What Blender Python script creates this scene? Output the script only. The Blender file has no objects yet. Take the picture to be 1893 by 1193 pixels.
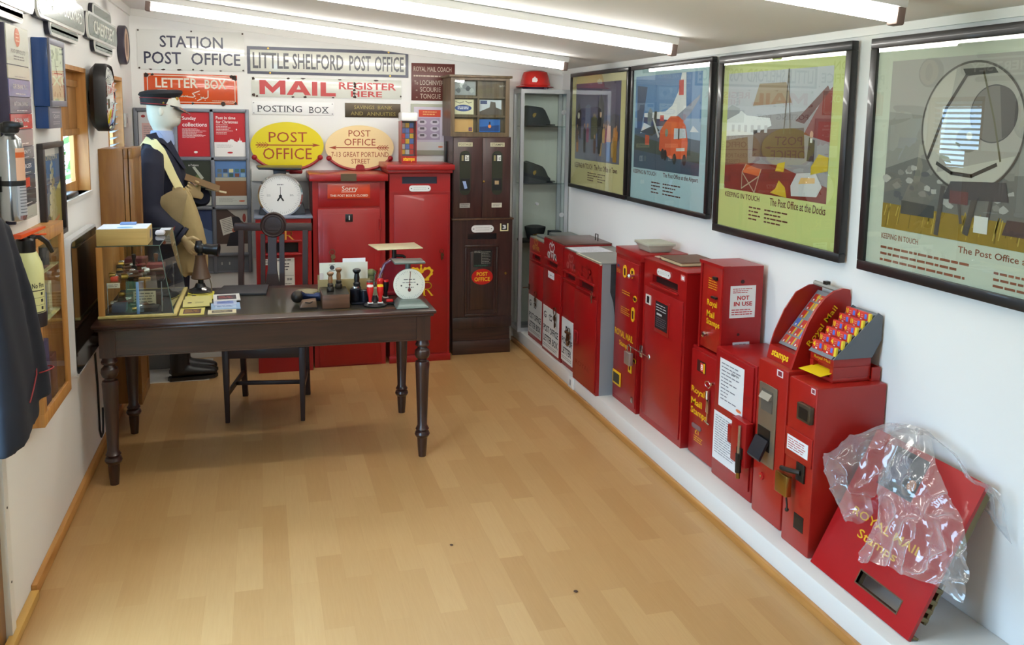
import bpy, bmesh, math, random
from mathutils import Vector, Matrix, noise
random.seed(7)
S = bpy.context.scene
COL = S.collection
PI = math.pi
# ------------------------------------------------------------------ camera
W, YB, H = 2.995, 0.71, 0.1146            # room width, back wall, height of the white ledge
cam_d = bpy.data.cameras.new('camera'); cam = bpy.data.objects.new('camera', cam_d); COL.objects.link(cam)
_yaw, _pitch, _roll = 0.2792, -0.1304, 0.0152
_f = Vector((math.sin(_yaw)*math.cos(_pitch), math.cos(_yaw)*math.cos(_pitch), math.sin(_pitch)))
_r = Vector((math.cos(_yaw), -math.sin(_yaw), 0)); _u = _r.cross(_f)
_r2 = math.cos(_roll)*_r + math.sin(_roll)*_u; _u2 = -math.sin(_roll)*_r + math.cos(_roll)*_u
M4 = Matrix.Identity(4)
for i in range(3):
    M4[i][0], M4[i][1], M4[i][2] = _r2[i], _u2[i], -_f[i]
M4[0][3], M4[1][3], M4[2][3] = 0.8106, -5.5922, 1.7051
cam.matrix_world = M4
cam_d.sensor_fit = 'HORIZONTAL'; cam_d.sensor_width = 36
cam_d.lens = 1620/1893*36; cam_d.shift_y = -169.4/1893; cam_d.clip_start = 0.02
S.camera = cam
# ------------------------------------------------------------------ view, world, daylight
S.view_settings.view_transform = 'Standard'; S.view_settings.look = 'None'
S.view_settings.gamma = 1; S.view_settings.use_curve_mapping = False
S.view_settings.exposure = 0.0
wd = bpy.data.worlds.new('daylight'); S.world = wd; wd.use_nodes = True
bg = wd.node_tree.nodes['Background']
bg.inputs[0].default_value = (0.50, 0.72, 1.0, 1); bg.inputs[1].default_value = 14
TUBE = 30.0                               # emission of the three ceiling tubes
def portal(name, loc, rot, sx, sy):       # guides the sky light through an opening; gives no light of its own
    l = bpy.data.lights.new(name, 'AREA'); l.shape = 'RECTANGLE'; l.size = sx; l.size_y = sy
    l.cycles.is_portal = True
    o = bpy.data.objects.new(name, l); COL.objects.link(o); o.location = loc; o.rotation_euler = rot
    return o
# daylight enters through the glazed garden door and the two windows of the left wall
portal('door_portal', (-0.10, -3.32, 1.02), (0, -PI/2, 0), 1.95, 1.3)
portal('window_portal', (-0.10, -1.2, 1.61), (0, -PI/2, 0), 0.56, 0.56)
# ------------------------------------------------------------------ materials
def lin(v):
    v /= 255.0
    return v/12.92 if v <= 0.04045 else ((v+0.055)/1.055)**2.4
def C3(r, g, b): return (lin(r), lin(g), lin(b), 1)
_mc = {}
def mat(name, rgb, rough=0.5, metal=0.0, coat=0.0, spec=0.5, var=0.0, scale=30, bump=0.0, emit=None, stretch=None):
    if name in _mc: return _mc[name]
    m = bpy.data.materials.new(name); m.use_nodes = True; _mc[name] = m
    nt = m.node_tree; p = nt.nodes['Principled BSDF']; c = C3(*rgb)
    p.inputs['Base Color'].default_value = c
    p.inputs['Roughness'].default_value = rough; p.inputs['Metallic'].default_value = metal
    p.inputs['Coat Weight'].default_value = coat; p.inputs['Specular IOR Level'].default_value = spec
    if emit:
        p.inputs['Emission Color'].default_value = C3(*emit[:3]); p.inputs['Emission Strength'].default_value = emit[3]
    if var or bump:
        tc = nt.nodes.new('ShaderNodeTexCoord'); nz = nt.nodes.new('ShaderNodeTexNoise')
        nz.inputs['Scale'].default_value = scale; nz.inputs['Detail'].default_value = 4
        if stretch:
            mp = nt.nodes.new('ShaderNodeMapping'); mp.inputs['Scale'].default_value = stretch
            nt.links.new(tc.outputs['Object'], mp.inputs[0]); nt.links.new(mp.outputs[0], nz.inputs['Vector'])
        else: nt.links.new(tc.outputs['Object'], nz.inputs['Vector'])
        if var:
            mx = nt.nodes.new('ShaderNodeMix'); mx.data_type = 'RGBA'
            mx.inputs[6].default_value = tuple(min(1, x*(1-var)) for x in c[:3])+(1,)
            mx.inputs[7].default_value = tuple(min(1, x*(1+var)) for x in c[:3])+(1,)
            nt.links.new(nz.outputs['Fac'], mx.inputs[0]); nt.links.new(mx.outputs[2], p.inputs['Base Color'])
        if bump:
            b = nt.nodes.new('ShaderNodeBump'); b.inputs['Strength'].default_value = bump; b.inputs['Distance'].default_value = 0.004
            nt.links.new(nz.outputs['Fac'], b.inputs['Height']); nt.links.new(b.outputs[0], p.inputs['Normal'])
    return m
def wood(name, c1, c2, rough=0.4, coat=0.1, axis=2, scale=14, dist=3.0):
    """grain running along one axis"""
    if name in _mc: return _mc[name]
    m = bpy.data.materials.new(name); m.use_nodes = True; _mc[name] = m
    nt = m.node_tree; p = nt.nodes['Principled BSDF']
    p.inputs['Roughness'].default_value = rough; p.inputs['Coat Weight'].default_value = coat; p.inputs['Coat Roughness'].default_value = 0.2
    tc = nt.nodes.new('ShaderNodeTexCoord'); mp = nt.nodes.new('ShaderNodeMapping')
    sc = [1.0, 1.0, 1.0]; sc[axis] = 0.08; mp.inputs['Scale'].default_value = sc
    nz = nt.nodes.new('ShaderNodeTexNoise'); nz.inputs['Scale'].default_value = scale*3; nz.inputs['Detail'].default_value = 6
    nz.inputs['Distortion'].default_value = dist*0.3
    cr = nt.nodes.new('ShaderNodeValToRGB'); cr.color_ramp.elements[0].position = 0.3; cr.color_ramp.elements[1].position = 0.7
    cr.color_ramp.elements[0].color = C3(*c1); cr.color_ramp.elements[1].color = C3(*c2)
    nt.links.new(tc.outputs['Object'], mp.inputs[0]); nt.links.new(mp.outputs[0], nz.inputs['Vector'])
    nt.links.new(nz.outputs['Fac'], cr.inputs[0]); nt.links.new(cr.outputs[0], p.inputs['Base Color'])
    return m
def glass(name, tint=(235, 245, 240), ior=1.5, rough=0.0, gain=1.0):
    """thin pane: Fresnel mix of clear transmission and mirror reflection"""
    if name in _mc: return _mc[name]
    m = bpy.data.materials.new(name); m.use_nodes = True; _mc[name] = m
    nt = m.node_tree; nt.nodes.remove(nt.nodes['Principled BSDF']); out = nt.nodes['Material Output']
    fr = nt.nodes.new('ShaderNodeFresnel'); fr.inputs[0].default_value = ior
    tr = nt.nodes.new('ShaderNodeBsdfTransparent'); tr.inputs[0].default_value = C3(*tint)
    gl = nt.nodes.new('ShaderNodeBsdfGlossy'); gl.inputs['Roughness'].default_value = rough; gl.inputs[0].default_value = (gain, gain, gain, 1)
    mx = nt.nodes.new('ShaderNodeMixShader')
    ge = nt.nodes.new('ShaderNodeNewGeometry'); sb = nt.nodes.new('ShaderNodeMath'); sb.operation = 'SUBTRACT'; sb.inputs[0].default_value = 1
    ml = nt.nodes.new('ShaderNodeMath'); ml.operation = 'MULTIPLY'      # the inner face of the pane adds no second mirror
    nt.links.new(ge.outputs['Backfacing'], sb.inputs[1]); nt.links.new(sb.outputs[0], ml.inputs[0]); nt.links.new(fr.outputs[0], ml.inputs[1])
    nt.links.new(ml.outputs[0], mx.inputs[0]); nt.links.new(tr.outputs[0], mx.inputs[1]); nt.links.new(gl.outputs[0], mx.inputs[2])
    nt.links.new(mx.outputs[0], out.inputs[0])
    return m
def ink(r, g, b, rough=0.5, coat=0.0):                      # flat printed or painted colour
    n = 'ink_%d_%d_%d_%d_%d' % (r, g, b, rough*100, coat*100)
    return mat(n, (r, g, b), rough, coat=coat)
RED = mat('pillar_box_red', (146, 13, 14), 0.36, coat=0.12, var=0.06, scale=6)
RED2 = mat('red_enamel', (152, 16, 16), 0.34, coat=0.12, var=0.05, scale=7)
ORED = mat('vermilion_enamel', (160, 26, 16), 0.34, coat=0.12, var=0.04, scale=7)
WHITE = mat('white_paper', (238, 236, 228), 0.7)
BLACK = mat('black_paint', (18, 17, 18), 0.35)
GREYM = mat('grey_steel', (128, 130, 132), 0.45, 0.2, var=0.08, scale=12)
STEEL = mat('bright_steel', (196, 196, 196), 0.22, 1.0)
CHROME = mat('chrome', (225, 225, 228), 0.08, 1.0)
BRASS = mat('brass', (168, 138, 72), 0.3, 1.0)
DARKMET = mat('dark_metal', (58, 52, 46), 0.4, 0.7)
YEL = mat('yellow_print', (232, 190, 20), 0.5)
DWOOD = wood('dark_stained_wood', (34, 18, 15), (66, 38, 30), 0.32, 0.35, 2, 10)
DWOODX = wood('dark_stained_wood_across', (36, 19, 16), (68, 39, 31), 0.3, 0.4, 0, 10)
BROWNW = wood('brown_oak', (66, 42, 24), (98, 66, 38), 0.4, 0.2, 2, 12)
PINE = wood('pine', (168, 112, 52), (200, 148, 82), 0.45, 0.15, 2, 8)
PINEY = wood('pine_along', (168, 112, 50), (198, 144, 78), 0.45, 0.15, 1, 8)
TEAK = wood('golden_wood', (124, 80, 30), (150, 104, 46), 0.4, 0.2, 2, 9)
GLASS = glass('clear_glass', (250, 253, 252))
GLASSP = glass('picture_glass', (246, 248, 246), 1.62)
# ------------------------------------------------------------------ mesh builder
class Fr:
    """a flat frame of reference: origin, u and v directions; n points out of the face"""
    def __init__(s, o, u, v):
        s.o, s.u, s.v = Vector(o), Vector(u).normalized(), Vector(v).normalized(); s.n = s.u.cross(s.v).normalized()
    def p(s, u, v, k=0.0): return s.o + s.u*u + s.v*v + s.n*k
def FB(y): return Fr((0, y, 0), (1, 0, 0), (0, 0, 1))        # faces the camera side (-y); u = x, v = z
def FR(x): return Fr((x, 0, 0), (0, -1, 0), (0, 0, 1))       # faces -x; u = -y, v = z
def FL(x): return Fr((x, 0, 0), (0, 1, 0), (0, 0, 1))        # faces +x; u = y, v = z
def FT(z): return Fr((0, 0, z), (1, 0, 0), (0, 1, 0))        # faces up; u = x, v = y
_txt = {}
def text_mesh(s, off):
    k = (s, off)
    if k not in _txt:
        cu = bpy.data.curves.new('lettering', 'FONT'); cu.body = s; cu.offset = off; cu.resolution_u = 2
        cu.align_x = 'CENTER'; cu.space_line = 0.95
        ob = bpy.data.objects.new('lettering', cu)
        me = bpy.data.meshes.new_from_object(ob)
        vs = [v.co.copy() for v in me.vertices]; fs = [tuple(p.vertices) for p in me.polygons]
        bpy.data.objects.remove(ob); bpy.data.curves.remove(cu); bpy.data.meshes.remove(me)
        _txt[k] = (vs, fs)
    return _txt[k]
class B:
    def __init__(s, *mats): s.bm = bmesh.new(); s.mats = list(mats); s.cur = 0; s.words = []
    def m(s, mt):
        if mt not in s.mats: s.mats.append(mt)
        s.cur = s.mats.index(mt); return s
    def face(s, vs, smooth=False):
        try:
            f = s.bm.faces.new(vs); f.material_index = s.cur; f.smooth = smooth; return f
        except ValueError: return None
    def hexa(s, P, bev=0.0):                                 # eight corners: bottom ring 0-3, top ring 4-7
        t = bmesh.new(); v = [t.verts.new(p) for p in P]
        for q in ((0,3,2,1),(4,5,6,7),(0,1,5,4),(1,2,6,5),(2,3,7,6),(3,0,4,7)): t.faces.new([v[i] for i in q])
        bmesh.ops.recalc_face_normals(t, faces=t.faces[:])
        if bev: bmesh.ops.bevel(t, geom=t.edges[:], offset=bev, segments=2, affect='EDGES', profile=0.5)
        s.join(t)
    def join(s, t):
        t.verts.ensure_lookup_table(); mp = {v: s.bm.verts.new(v.co) for v in t.verts}
        for f in t.faces: s.face([mp[v] for v in f.verts])
        t.free()
    def box(s, x0, x1, y0, y1, z0, z1, bev=0.0):
        s.hexa([(x0,y0,z0),(x1,y0,z0),(x1,y1,z0),(x0,y1,z0),(x0,y0,z1),(x1,y0,z1),(x1,y1,z1),(x0,y1,z1)], bev); return s
    def fbox(s, F, u0, u1, v0, v1, k0, k1, bev=0.0):         # a box laid out in a frame
        s.hexa([F.p(u0,v0,k0),F.p(u1,v0,k0),F.p(u1,v1,k0),F.p(u0,v1,k0),F.p(u0,v0,k1),F.p(u1,v0,k1),F.p(u1,v1,k1),F.p(u0,v1,k1)], bev); return s
    def prism(s, F, pts, k0, k1, smooth=False):
        a = [s.bm.verts.new(F.p(u, v, k0)) for u, v in pts]; b = [s.bm.verts.new(F.p(u, v, k1)) for u, v in pts]
        n = len(pts); s.face(b); s.face(a[::-1])
        for i in range(n): s.face([a[i], a[(i+1) % n], b[(i+1) % n], b[i]], smooth)
        return s
    def poly(s, F, pts, k=0.0):
        s.face([s.bm.verts.new(F.p(u, v, k)) for u, v in pts]); return s
    def rect(s, F, u0, u1, v0, v1, k=0.0): return s.poly(F, [(u0,v0),(u1,v0),(u1,v1),(u0,v1)], k)
    def oval(s, F, u, v, ru, rv, k=0.0, n=40, a0=0, a1=2*PI):
        full = abs(a1-a0-2*PI) < 1e-6
        return s.poly(F, [(u+ru*math.cos(a0+(a1-a0)*i/(n if full else n-1)), v+rv*math.sin(a0+(a1-a0)*i/(n if full else n-1))) for i in range(n)], k)
    def line(s, F, pts, w, k=0.0):                           # drawn stroke
        for (a, b), (c, d) in zip(pts[:-1], pts[1:]):
            dx, dy = c-a, d-b; L = math.hypot(dx, dy) or 1e-9; nx, ny = -dy/L*w/2, dx/L*w/2; ex, ey = dx/L*w*0.3, dy/L*w*0.3
            s.poly(F, [(a-nx-ex,b-ny-ey),(c-nx+ex,d-ny+ey),(c+nx+ex,d+ny+ey),(a+nx-ex,b+ny-ey)], k)
        return s
    def text(s, F, body, u0, u1, v0, v1, k=0.0006, off=0.0, depth=0.0):
        vs, fs = text_mesh(body, off)
        if not vs: return s
        ax, bx = min(v.x for v in vs), max(v.x for v in vs); ay, by = min(v.y for v in vs), max(v.y for v in vs)
        q = [s.bm.verts.new(F.p(u0+(v.x-ax)/(bx-ax)*(u1-u0), v0+(v.y-ay)/(by-ay)*(v1-v0), k)) for v in vs]
        s.words.append([x for x in (s.face([q[i] for i in f]) for f in fs) if x])
        return s
    def lines(s, F, u0, u1, v0, v1, n, fill=0.35, k=0.0006, seed=1, ragged=0.35, word=0.0):   # rows of tiny print
        rnd = random.Random(seed); st = (v1-v0)/n
        for i in range(n):
            vv = v1-(i+0.5)*st; e = u1-(u1-u0)*rnd.random()*ragged; u = u0
            wl = word or (u1-u0)*0.16
            while u < e-wl*0.2:
                x = min(e, u+wl*(0.5+rnd.random())); s.rect(F, u, x, vv-st*fill/2, vv+st*fill/2, k); u = x+wl*0.18
        return s
    def lathe(s, prof, o=(0,0,0), ax=(0,0,1), n=24, a0=0.0, a1=2*PI, smooth=True, cap=True):
        o = Vector(o); ax = Vector(ax).normalized()
        t = Vector((1,0,0)) if abs(ax.x) < 0.9 else Vector((0,1,0)); e1 = (t-ax*t.dot(ax)).normalized(); e2 = ax.cross(e1)
        full = abs(a1-a0-2*PI) < 1e-6; k = n if full else n+1; rings = []
        for r, h in prof:
            if r < 1e-6: rings.append([s.bm.verts.new(o+ax*h)])
            else: rings.append([s.bm.verts.new(o+ax*h+(e1*math.cos(a0+(a1-a0)*i/n)+e2*math.sin(a0+(a1-a0)*i/n))*r) for i in range(k)])
        for A, Bq in zip(rings[:-1], rings[1:]):
            for i in range(n):
                j = (i+1) % k
                if len(A) == 1 and len(Bq) == 1: continue
                if len(A) == 1: s.face([A[0], Bq[j], Bq[i]], smooth)
                elif len(Bq) == 1: s.face([A[i], A[j], Bq[0]], smooth)
                else: s.face([A[i], A[j], Bq[j], Bq[i]], smooth)
        if cap and full:
            if len(rings[0]) > 1: s.face(rings[0][::-1])
            if len(rings[-1]) > 1: s.face(rings[-1])
        return s
    def cyl(s, p0, p1, r0, r1=None, n=18):
        p0, p1 = Vector(p0), Vector(p1); L = (p1-p0).length
        return s.lathe([(r0, 0), (r0 if r1 is None else r1, L)], p0, p1-p0, n)
    def ball(s, c, rx, ry=None, rz=None, n=18):
        ry = rx if ry is None else ry; rz = rx if rz is None else rz; c = Vector(c); m = n//2; rings = []
        for j in range(m+1):
            a = PI*j/m
            if j in (0, m): rings.append([s.bm.verts.new(c+Vector((0,0,-rz*math.cos(a))))])
            else: rings.append([s.bm.verts.new(c+Vector((rx*math.sin(a)*math.cos(2*PI*i/n), ry*math.sin(a)*math.sin(2*PI*i/n), -rz*math.cos(a)))) for i in range(n)])
        for A, Q in zip(rings[:-1], rings[1:]):
            for i in range(n):
                j = (i+1) % n
                if len(A) == 1: s.face([A[0], Q[j], Q[i]], True)
                elif len(Q) == 1: s.face([A[i], A[j], Q[0]], True)
                else: s.face([A[i], A[j], Q[j], Q[i]], True)
        return s
    def loft(s, rings, caps=True, smooth=True, closed=True):
        R = [[s.bm.verts.new(p) for p in r] for r in rings]; n = len(R[0])
        for A, Q in zip(R[:-1], R[1:]):
            for i in range(n if closed else n-1): s.face([A[i], A[(i+1) % n], Q[(i+1) % n], Q[i]], smooth)
        if caps and closed: s.face(R[0][::-1]); s.face(R[-1])
        return s
    def tube(s, path, r, n=10, caps=True):                   # r: one radius or one per point (or pairs)
        P = [Vector(p) for p in path]; rings = []; prev = None
        for i, p in enumerate(P):
            d = (P[min(i+1, len(P)-1)]-P[max(i-1, 0)]).normalized()
            if prev is None:
                t = Vector((0,0,1)) if abs(d.z) < 0.9 else Vector((1,0,0)); e1 = (t-d*t.dot(d)).normalized()
            else: e1 = (prev-d*prev.dot(d)).normalized()
            prev = e1; e2 = d.cross(e1); q = r[i] if isinstance(r, (list, tuple)) else r
            ra, rb = q if isinstance(q, tuple) else (q, q)
            rings.append([p+e1*ra*math.cos(2*PI*k/n)+e2*rb*math.sin(2*PI*k/n) for k in range(n)])
        return s.loft(rings, caps)
    def grid(s, f, nu, nv, smooth=True):
        V = [[s.bm.verts.new(f(i/nu, j/nv)) for j in range(nv+1)] for i in range(nu+1)]
        for i in range(nu):
            for j in range(nv): s.face([V[i][j], V[i+1][j], V[i+1][j+1], V[i][j+1]], smooth)
        return s
# ------------------------------------------------------------------ objects
_org = {}
def prop(o, label=None, cat=None, group=None, kind=None):
    if label: o['label'] = label
    if cat: o['category'] = cat
    if group: o['group'] = group
    if kind: o['kind'] = kind
    return o
def thing(name, label, cat, loc, group=None):
    o = bpy.data.objects.new(name, None); COL.objects.link(o); o.location = loc; o.empty_display_size = 0.05
    _org[o] = Vector(loc); return prop(o, label, cat, group)
def _mesh(name, b, org, sharp=35):
    bmesh.ops.recalc_face_normals(b.bm, faces=[f for f in b.bm.faces]) if getattr(b, 'fix', False) else None
    for v in b.bm.verts: v.co -= org
    me = bpy.data.meshes.new(name); b.bm.to_mesh(me); b.bm.free()
    for mt in b.mats: me.materials.append(mt)
    if sharp is not None:
        for p in me.polygons: p.use_smooth = True
        me.set_sharp_from_angle(angle=math.radians(sharp))
    return me
def part(name, b, parent, label=None, sharp=35, kind=None):
    if name == 'lettering' and len(b.words) > 1:              # every word becomes a part of its own
        for fs in b.words[1:]:
            nb = B(*b.mats); mp = {}; dead = set()
            for f in fs:
                for v in f.verts:
                    dead.add(v)
                    if v not in mp: mp[v] = nb.bm.verts.new(v.co)
                nf = nb.bm.faces.new([mp[v] for v in f.verts]); nf.material_index = f.material_index
            bmesh.ops.delete(b.bm, geom=list(dead), context='VERTS'); part(name, nb, parent, label, sharp, kind)
        b.words = []
    org = _org[parent]; o = bpy.data.objects.new(name, _mesh(name, b, org, None if name == 'lettering' else sharp)); COL.objects.link(o)
    o.parent = parent; _org[o] = org; return prop(o, label, kind=kind)
def single(name, b, label, cat, group=None, sharp=35):       # a thing that is one mesh (it may still carry children)
    xs = [v.co for v in b.bm.verts]; org = Vector(((min(v.x for v in xs)+max(v.x for v in xs))/2, (min(v.y for v in xs)+max(v.y for v in xs))/2, min(v.z for v in xs)))
    o = bpy.data.objects.new(name, _mesh(name, b, org, sharp)); COL.objects.link(o); o.location = org; _org[o] = org
    return prop(o, label, cat, group)
def struct(name, b, parent=None, sharp=35):
    if parent: return part(name, b, parent, sharp=sharp)
    o = bpy.data.objects.new(name, _mesh(name, b, Vector((0,0,0)), sharp)); COL.objects.link(o); _org[o] = Vector((0,0,0))
    return prop(o, kind='structure')
def copy_tree(o, parent=None):
    c = o.copy(); COL.objects.link(c); _org[c] = _org.get(o, Vector())
    if parent: c.parent = parent
    for ch in list(o.children): copy_tree(ch, c)
    return c
def remesh(b, voxel, smooth=6, dec=0.0):
    """merge overlapping volumes into one continuous skin; returns a new builder"""
    me = bpy.data.meshes.new('tmp'); b.bm.to_mesh(me); mats = b.mats; b.bm.free()
    ob = bpy.data.objects.new('tmp', me); COL.objects.link(ob)
    md = ob.modifiers.new('r', 'REMESH'); md.mode = 'VOXEL'; md.voxel_size = voxel
    ms = ob.modifiers.new('s', 'SMOOTH'); ms.iterations = smooth; ms.factor = 0.5
    dg = bpy.context.evaluated_depsgraph_get(); m2 = bpy.data.meshes.new_from_object(ob.evaluated_get(dg))
    r = B(*mats); r.bm.from_mesh(m2)
    for f in r.bm.faces: f.material_index = 0
    bpy.data.objects.remove(ob); bpy.data.meshes.remove(me); bpy.data.meshes.remove(m2)
    return r
# ================================================================== THE ROOM
ZC = lambda x: 2.365 + (2.052-2.365)*x/W                     # lean-to ceiling, lower on the right
YF = -6.3
wallm = mat('white_wall_paint', (237, 236, 232), 0.75, var=0.015, scale=3, bump=0.05)
ceilm = mat('white_ceiling_paint', (234, 232, 229), 0.8, var=0.01, scale=3)
gloss = mat('white_gloss_paint', (226, 224, 218), 0.35)
# floor: three-strip beech laminate, strips run along the room
fm = bpy.data.materials.new('beech_laminate'); fm.use_nodes = True; nt = fm.node_tree; p = nt.nodes['Principled BSDF']
tc = nt.nodes.new('ShaderNodeTexCoord'); mp = nt.nodes.new('ShaderNodeMapping'); mp.inputs['Rotation'].default_value = (0, 0, PI/2)
bk = nt.nodes.new('ShaderNodeTexBrick'); bk.offset = 0.37; bk.offset_frequency = 2; bk.squash = 1
bk.inputs['Scale'].default_value = 1; bk.inputs['Brick Width'].default_value = 0.5; bk.inputs['Row Height'].default_value = 0.098
bk.inputs['Mortar Size'].default_value = 0.0003; bk.inputs['Mortar Smooth'].default_value = 0.4; bk.inputs['Bias'].default_value = 0.0
bk.inputs['Color1'].default_value = C3(180, 141, 90); bk.inputs['Color2'].default_value = C3(194, 158, 107); bk.inputs['Mortar'].default_value = C3(172, 133, 84)
mp2 = nt.nodes.new('ShaderNodeMapping'); mp2.inputs['Scale'].default_value = (26, 1.4, 1)
nz = nt.nodes.new('ShaderNodeTexNoise'); nz.inputs['Scale'].default_value = 5; nz.inputs['Detail'].default_value = 6; nz.inputs['Distortion'].default_value = 0.6
mx = nt.nodes.new('ShaderNodeMix'); mx.data_type = 'RGBA'; mx.blend_type = 'MULTIPLY'; mx.inputs[0].default_value = 0.35
cr = nt.nodes.new('ShaderNodeValToRGB'); cr.color_ramp.elements[0].position = 0.35; cr.color_ramp.elements[0].color = C3(226, 212, 190); cr.color_ramp.elements[1].color = (1, 1, 1, 1)
L_ = nt.links.new
L_(tc.outputs['Object'], mp.inputs[0]); L_(mp.outputs[0], bk.inputs['Vector']); L_(tc.outputs['Object'], mp2.inputs[0]); L_(mp2.outputs[0], nz.inputs['Vector'])
L_(nz.outputs['Fac'], cr.inputs[0]); L_(bk.outputs['Color'], mx.inputs[6]); L_(cr.outputs[0], mx.inputs[7]); L_(mx.outputs[2], p.inputs['Base Color'])
p.inputs['Roughness'].default_value = 0.36; p.inputs['Specular IOR Level'].default_value = 0.4
b = B(fm); b.box(-0.15, W+0.15, YF, YB+0.15, -0.1, 0); struct('floor', b)
b = B(ceilm)
x0, x1 = -0.15, W+0.15
b.hexa([(x0,YF,ZC(x0)),(x1,YF,ZC(x1)),(x1,YB+.15,ZC(x1)),(x0,YB+.15,ZC(x0)),(x0,YF,ZC(x0)+.1),(x1,YF,ZC(x1)+.1),(x1,YB+.15,ZC(x1)+.1),(x0,YB+.15,ZC(x0)+.1)])
struct('ceiling', b)
b = B(wallm); b.box(-0.15, W+0.15, YB, YB+0.12, -0.05, 2.5); struct('wall_back', b)
b = B(wallm); b.box(W, W+0.12, YF, YB, -0.05, 2.5); struct('wall_right', b)
b = B(wallm); b.box(-0.15, W+0.15, YF-0.12, YF, -0.05, 2.6); struct('wall_front', b)
# left wall with two window openings and the garden door
w1 = (-1.50, -0.905, 1.315, 1.90); w2 = (-0.30, 0.26, 1.315, 1.90); dr = (-4.05, -2.60, 0.0, 2.05)
b = B(wallm); T = -0.07
ys = [YF, dr[0], dr[1], w1[0], w1[1], w2[0], w2[1], YB]
for i in (0, 2, 4, 6): b.box(T, 0, ys[i], ys[i+1], -0.05, 2.5)
for w in (w1, w2): b.box(T, 0, w[0], w[1], -0.05, w[2]); b.box(T, 0, w[0], w[1], w[3], 2.5)
b.box(T, 0, dr[0], dr[1], dr[3], 2.5); b.box(T, 0, dr[0], dr[1], -0.05, 0.0)
struct('wall_left', b)
# skirting, ledge, trims
b = B(PINEY); b.box(0, 0.02, -2.36, YB, 0, 0.045, 0.003); struct('baseboard_left', b)
b = B(wood('pale_pine', (196, 150, 70), (214, 170, 92), 0.45, 0.15, 1, 8)); b.box(0.0, 0.028, -3.4, -2.365, 0, 0.03, 0.003); struct('trim_1', b)
LX = 2.636
b = B(gloss); b.box(LX, W, YF, YB, 0, H, 0.006); struct('trim_2', b)          # the white ledge along the right wall
b = B(PINEY); b.box(LX-0.016, LX, YF, YB, 0, 0.034, 0.002); struct('baseboard_right', b)
b = B(gloss); b.box(W-0.008, W, YF, YB, 2.022, 2.075); struct('trim_3', b)    # batten under the ceiling, right wall
b = B(gloss); b.hexa([(0,YB-.012,ZC(0)-.045),(W,YB-.012,ZC(W)-.045),(W,YB,ZC(W)-.045),(0,YB,ZC(0)-.045),(0,YB-.012,ZC(0)),(W,YB-.012,ZC(W)),(W,YB,ZC(W)),(0,YB,ZC(0))]); struct('trim_4', b)
b = B(gloss); b.box(0, 0.012, dr[1], YB-.012, 2.315, 2.37); struct('trim_5', b)
# windows: pine reveals, sash, glass
for i, w in enumerate((w1, w2)):
    t = thing('window_%d' % (i+1), None, None, (0, w[0], w[2])); prop(t, kind='structure')
    y0, y1, z0, z1 = w
    f = B(PINE); f.box(-0.07, 0.004, y1-0.02, y1, z0, z1); f.box(-0.07, 0.004, y0, y0+0.02, z0, z1); f.box(-0.07, 0.004, y0+.02, y1-.02, z1-0.02, z1)
    fo = part('window_frame', f, t)
    s_ = B(PINE); a, c, d, e = y0+0.02, y1-0.02, z0+0.0, z1-0.02; k0, k1 = -0.07, -0.05
    s_.box(k0, k1, a, a+0.05, d, e); s_.box(k0, k1, c-0.05, c, d, e); s_.box(k0, k1, a+.05, c-.05, e-0.05, e); s_.box(k0, k1, a+.05, c-.05, d, d+0.05)
    if i == 0: pass
    part('window_sash', s_, t)
    g = B(glass('window_glass', (246, 250, 250), 1.12)); g.box(-0.064, -0.061, a+.05, c-.05, d+.05, e-.05); part('window_pane', g, t)
    sb = B(gloss); sb.box(-0.07, 0.012, y0, y1, z0-0.022, z0); part('window_sill', sb, t)
    if i == 0:      # raised wooden shutter panel with a vent slot above
        q = B(wood('shutter_pine', (140, 96, 46), (170, 122, 66), 0.5, 0.1, 2, 8)); 
        for k in range(3): q.box(-0.048, -0.038, a+.01+k*0.18, a+.185+k*0.18, 1.585, 1.84, 0.003)
        q.box(-0.038, -0.03, a+.01, c-.01, 1.585, 1.615); q.box(-0.038, -0.03, a+.01, c-.01, 1.81, 1.84)
        part('shutter', q, t, 'wooden board shutter covering the upper half')
    else:
        q = B(mat('white_blind', (225, 228, 236), 0.6))
        for k in range(14): q.hexa([(-0.048,a+.01,1.33+k*.04),(-.022,a+.01,1.345+k*.04),(-.022,c-.01,1.345+k*.04),(-.048,c-.01,1.33+k*.04),(-0.048,a+.01,1.332+k*.04),(-.022,a+.01,1.347+k*.04),(-.022,c-.01,1.347+k*.04),(-.048,c-.01,1.332+k*.04)])
        part('slatted_blind', q, t)
# garden seen through the window glass
def leafy(name, label, cx, cy, z0, z1, seed, n=420):
    b = B(mat('leaf_green', (74, 118, 52), 0.6, var=0.3, scale=9)); rnd = random.Random(seed)
    for _ in range(n):
        c = Vector((cx+rnd.gauss(0, .28), cy+rnd.gauss(0, .42), z0+(z1-z0)*rnd.random())); r = 0.035+rnd.random()*0.03
        d = Vector((rnd.gauss(0,1), rnd.gauss(0,1), rnd.gauss(0,1))).normalized(); e = d.orthogonal().normalized(); f = d.cross(e)
        b.face([b.bm.verts.new(c+e*r), b.bm.verts.new(c+f*r*.5), b.bm.verts.new(c-e*r), b.bm.verts.new(c-f*r*.5)])
    st = B(mat('bark', (70, 54, 40), 0.8)); 
    o = single(name, b, label, 'shrub'); 
    st.tube([(cx, cy, -0.05), (cx+.03, cy+.05, (z0+z1)/2), (cx-.05, cy, z1-.1)], [0.04, 0.03, 0.012]); part('stem', st, o)
leafy('garden_shrub', 'leafy green shrub outside the shuttered window', -0.85, 2.5, 0.3, 2.0, 3)
leafy('garden_shrub', 'taller leafy shrub standing farther out beyond the window', -1.5, 5.2, 0.3, 2.4, 5)
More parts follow.
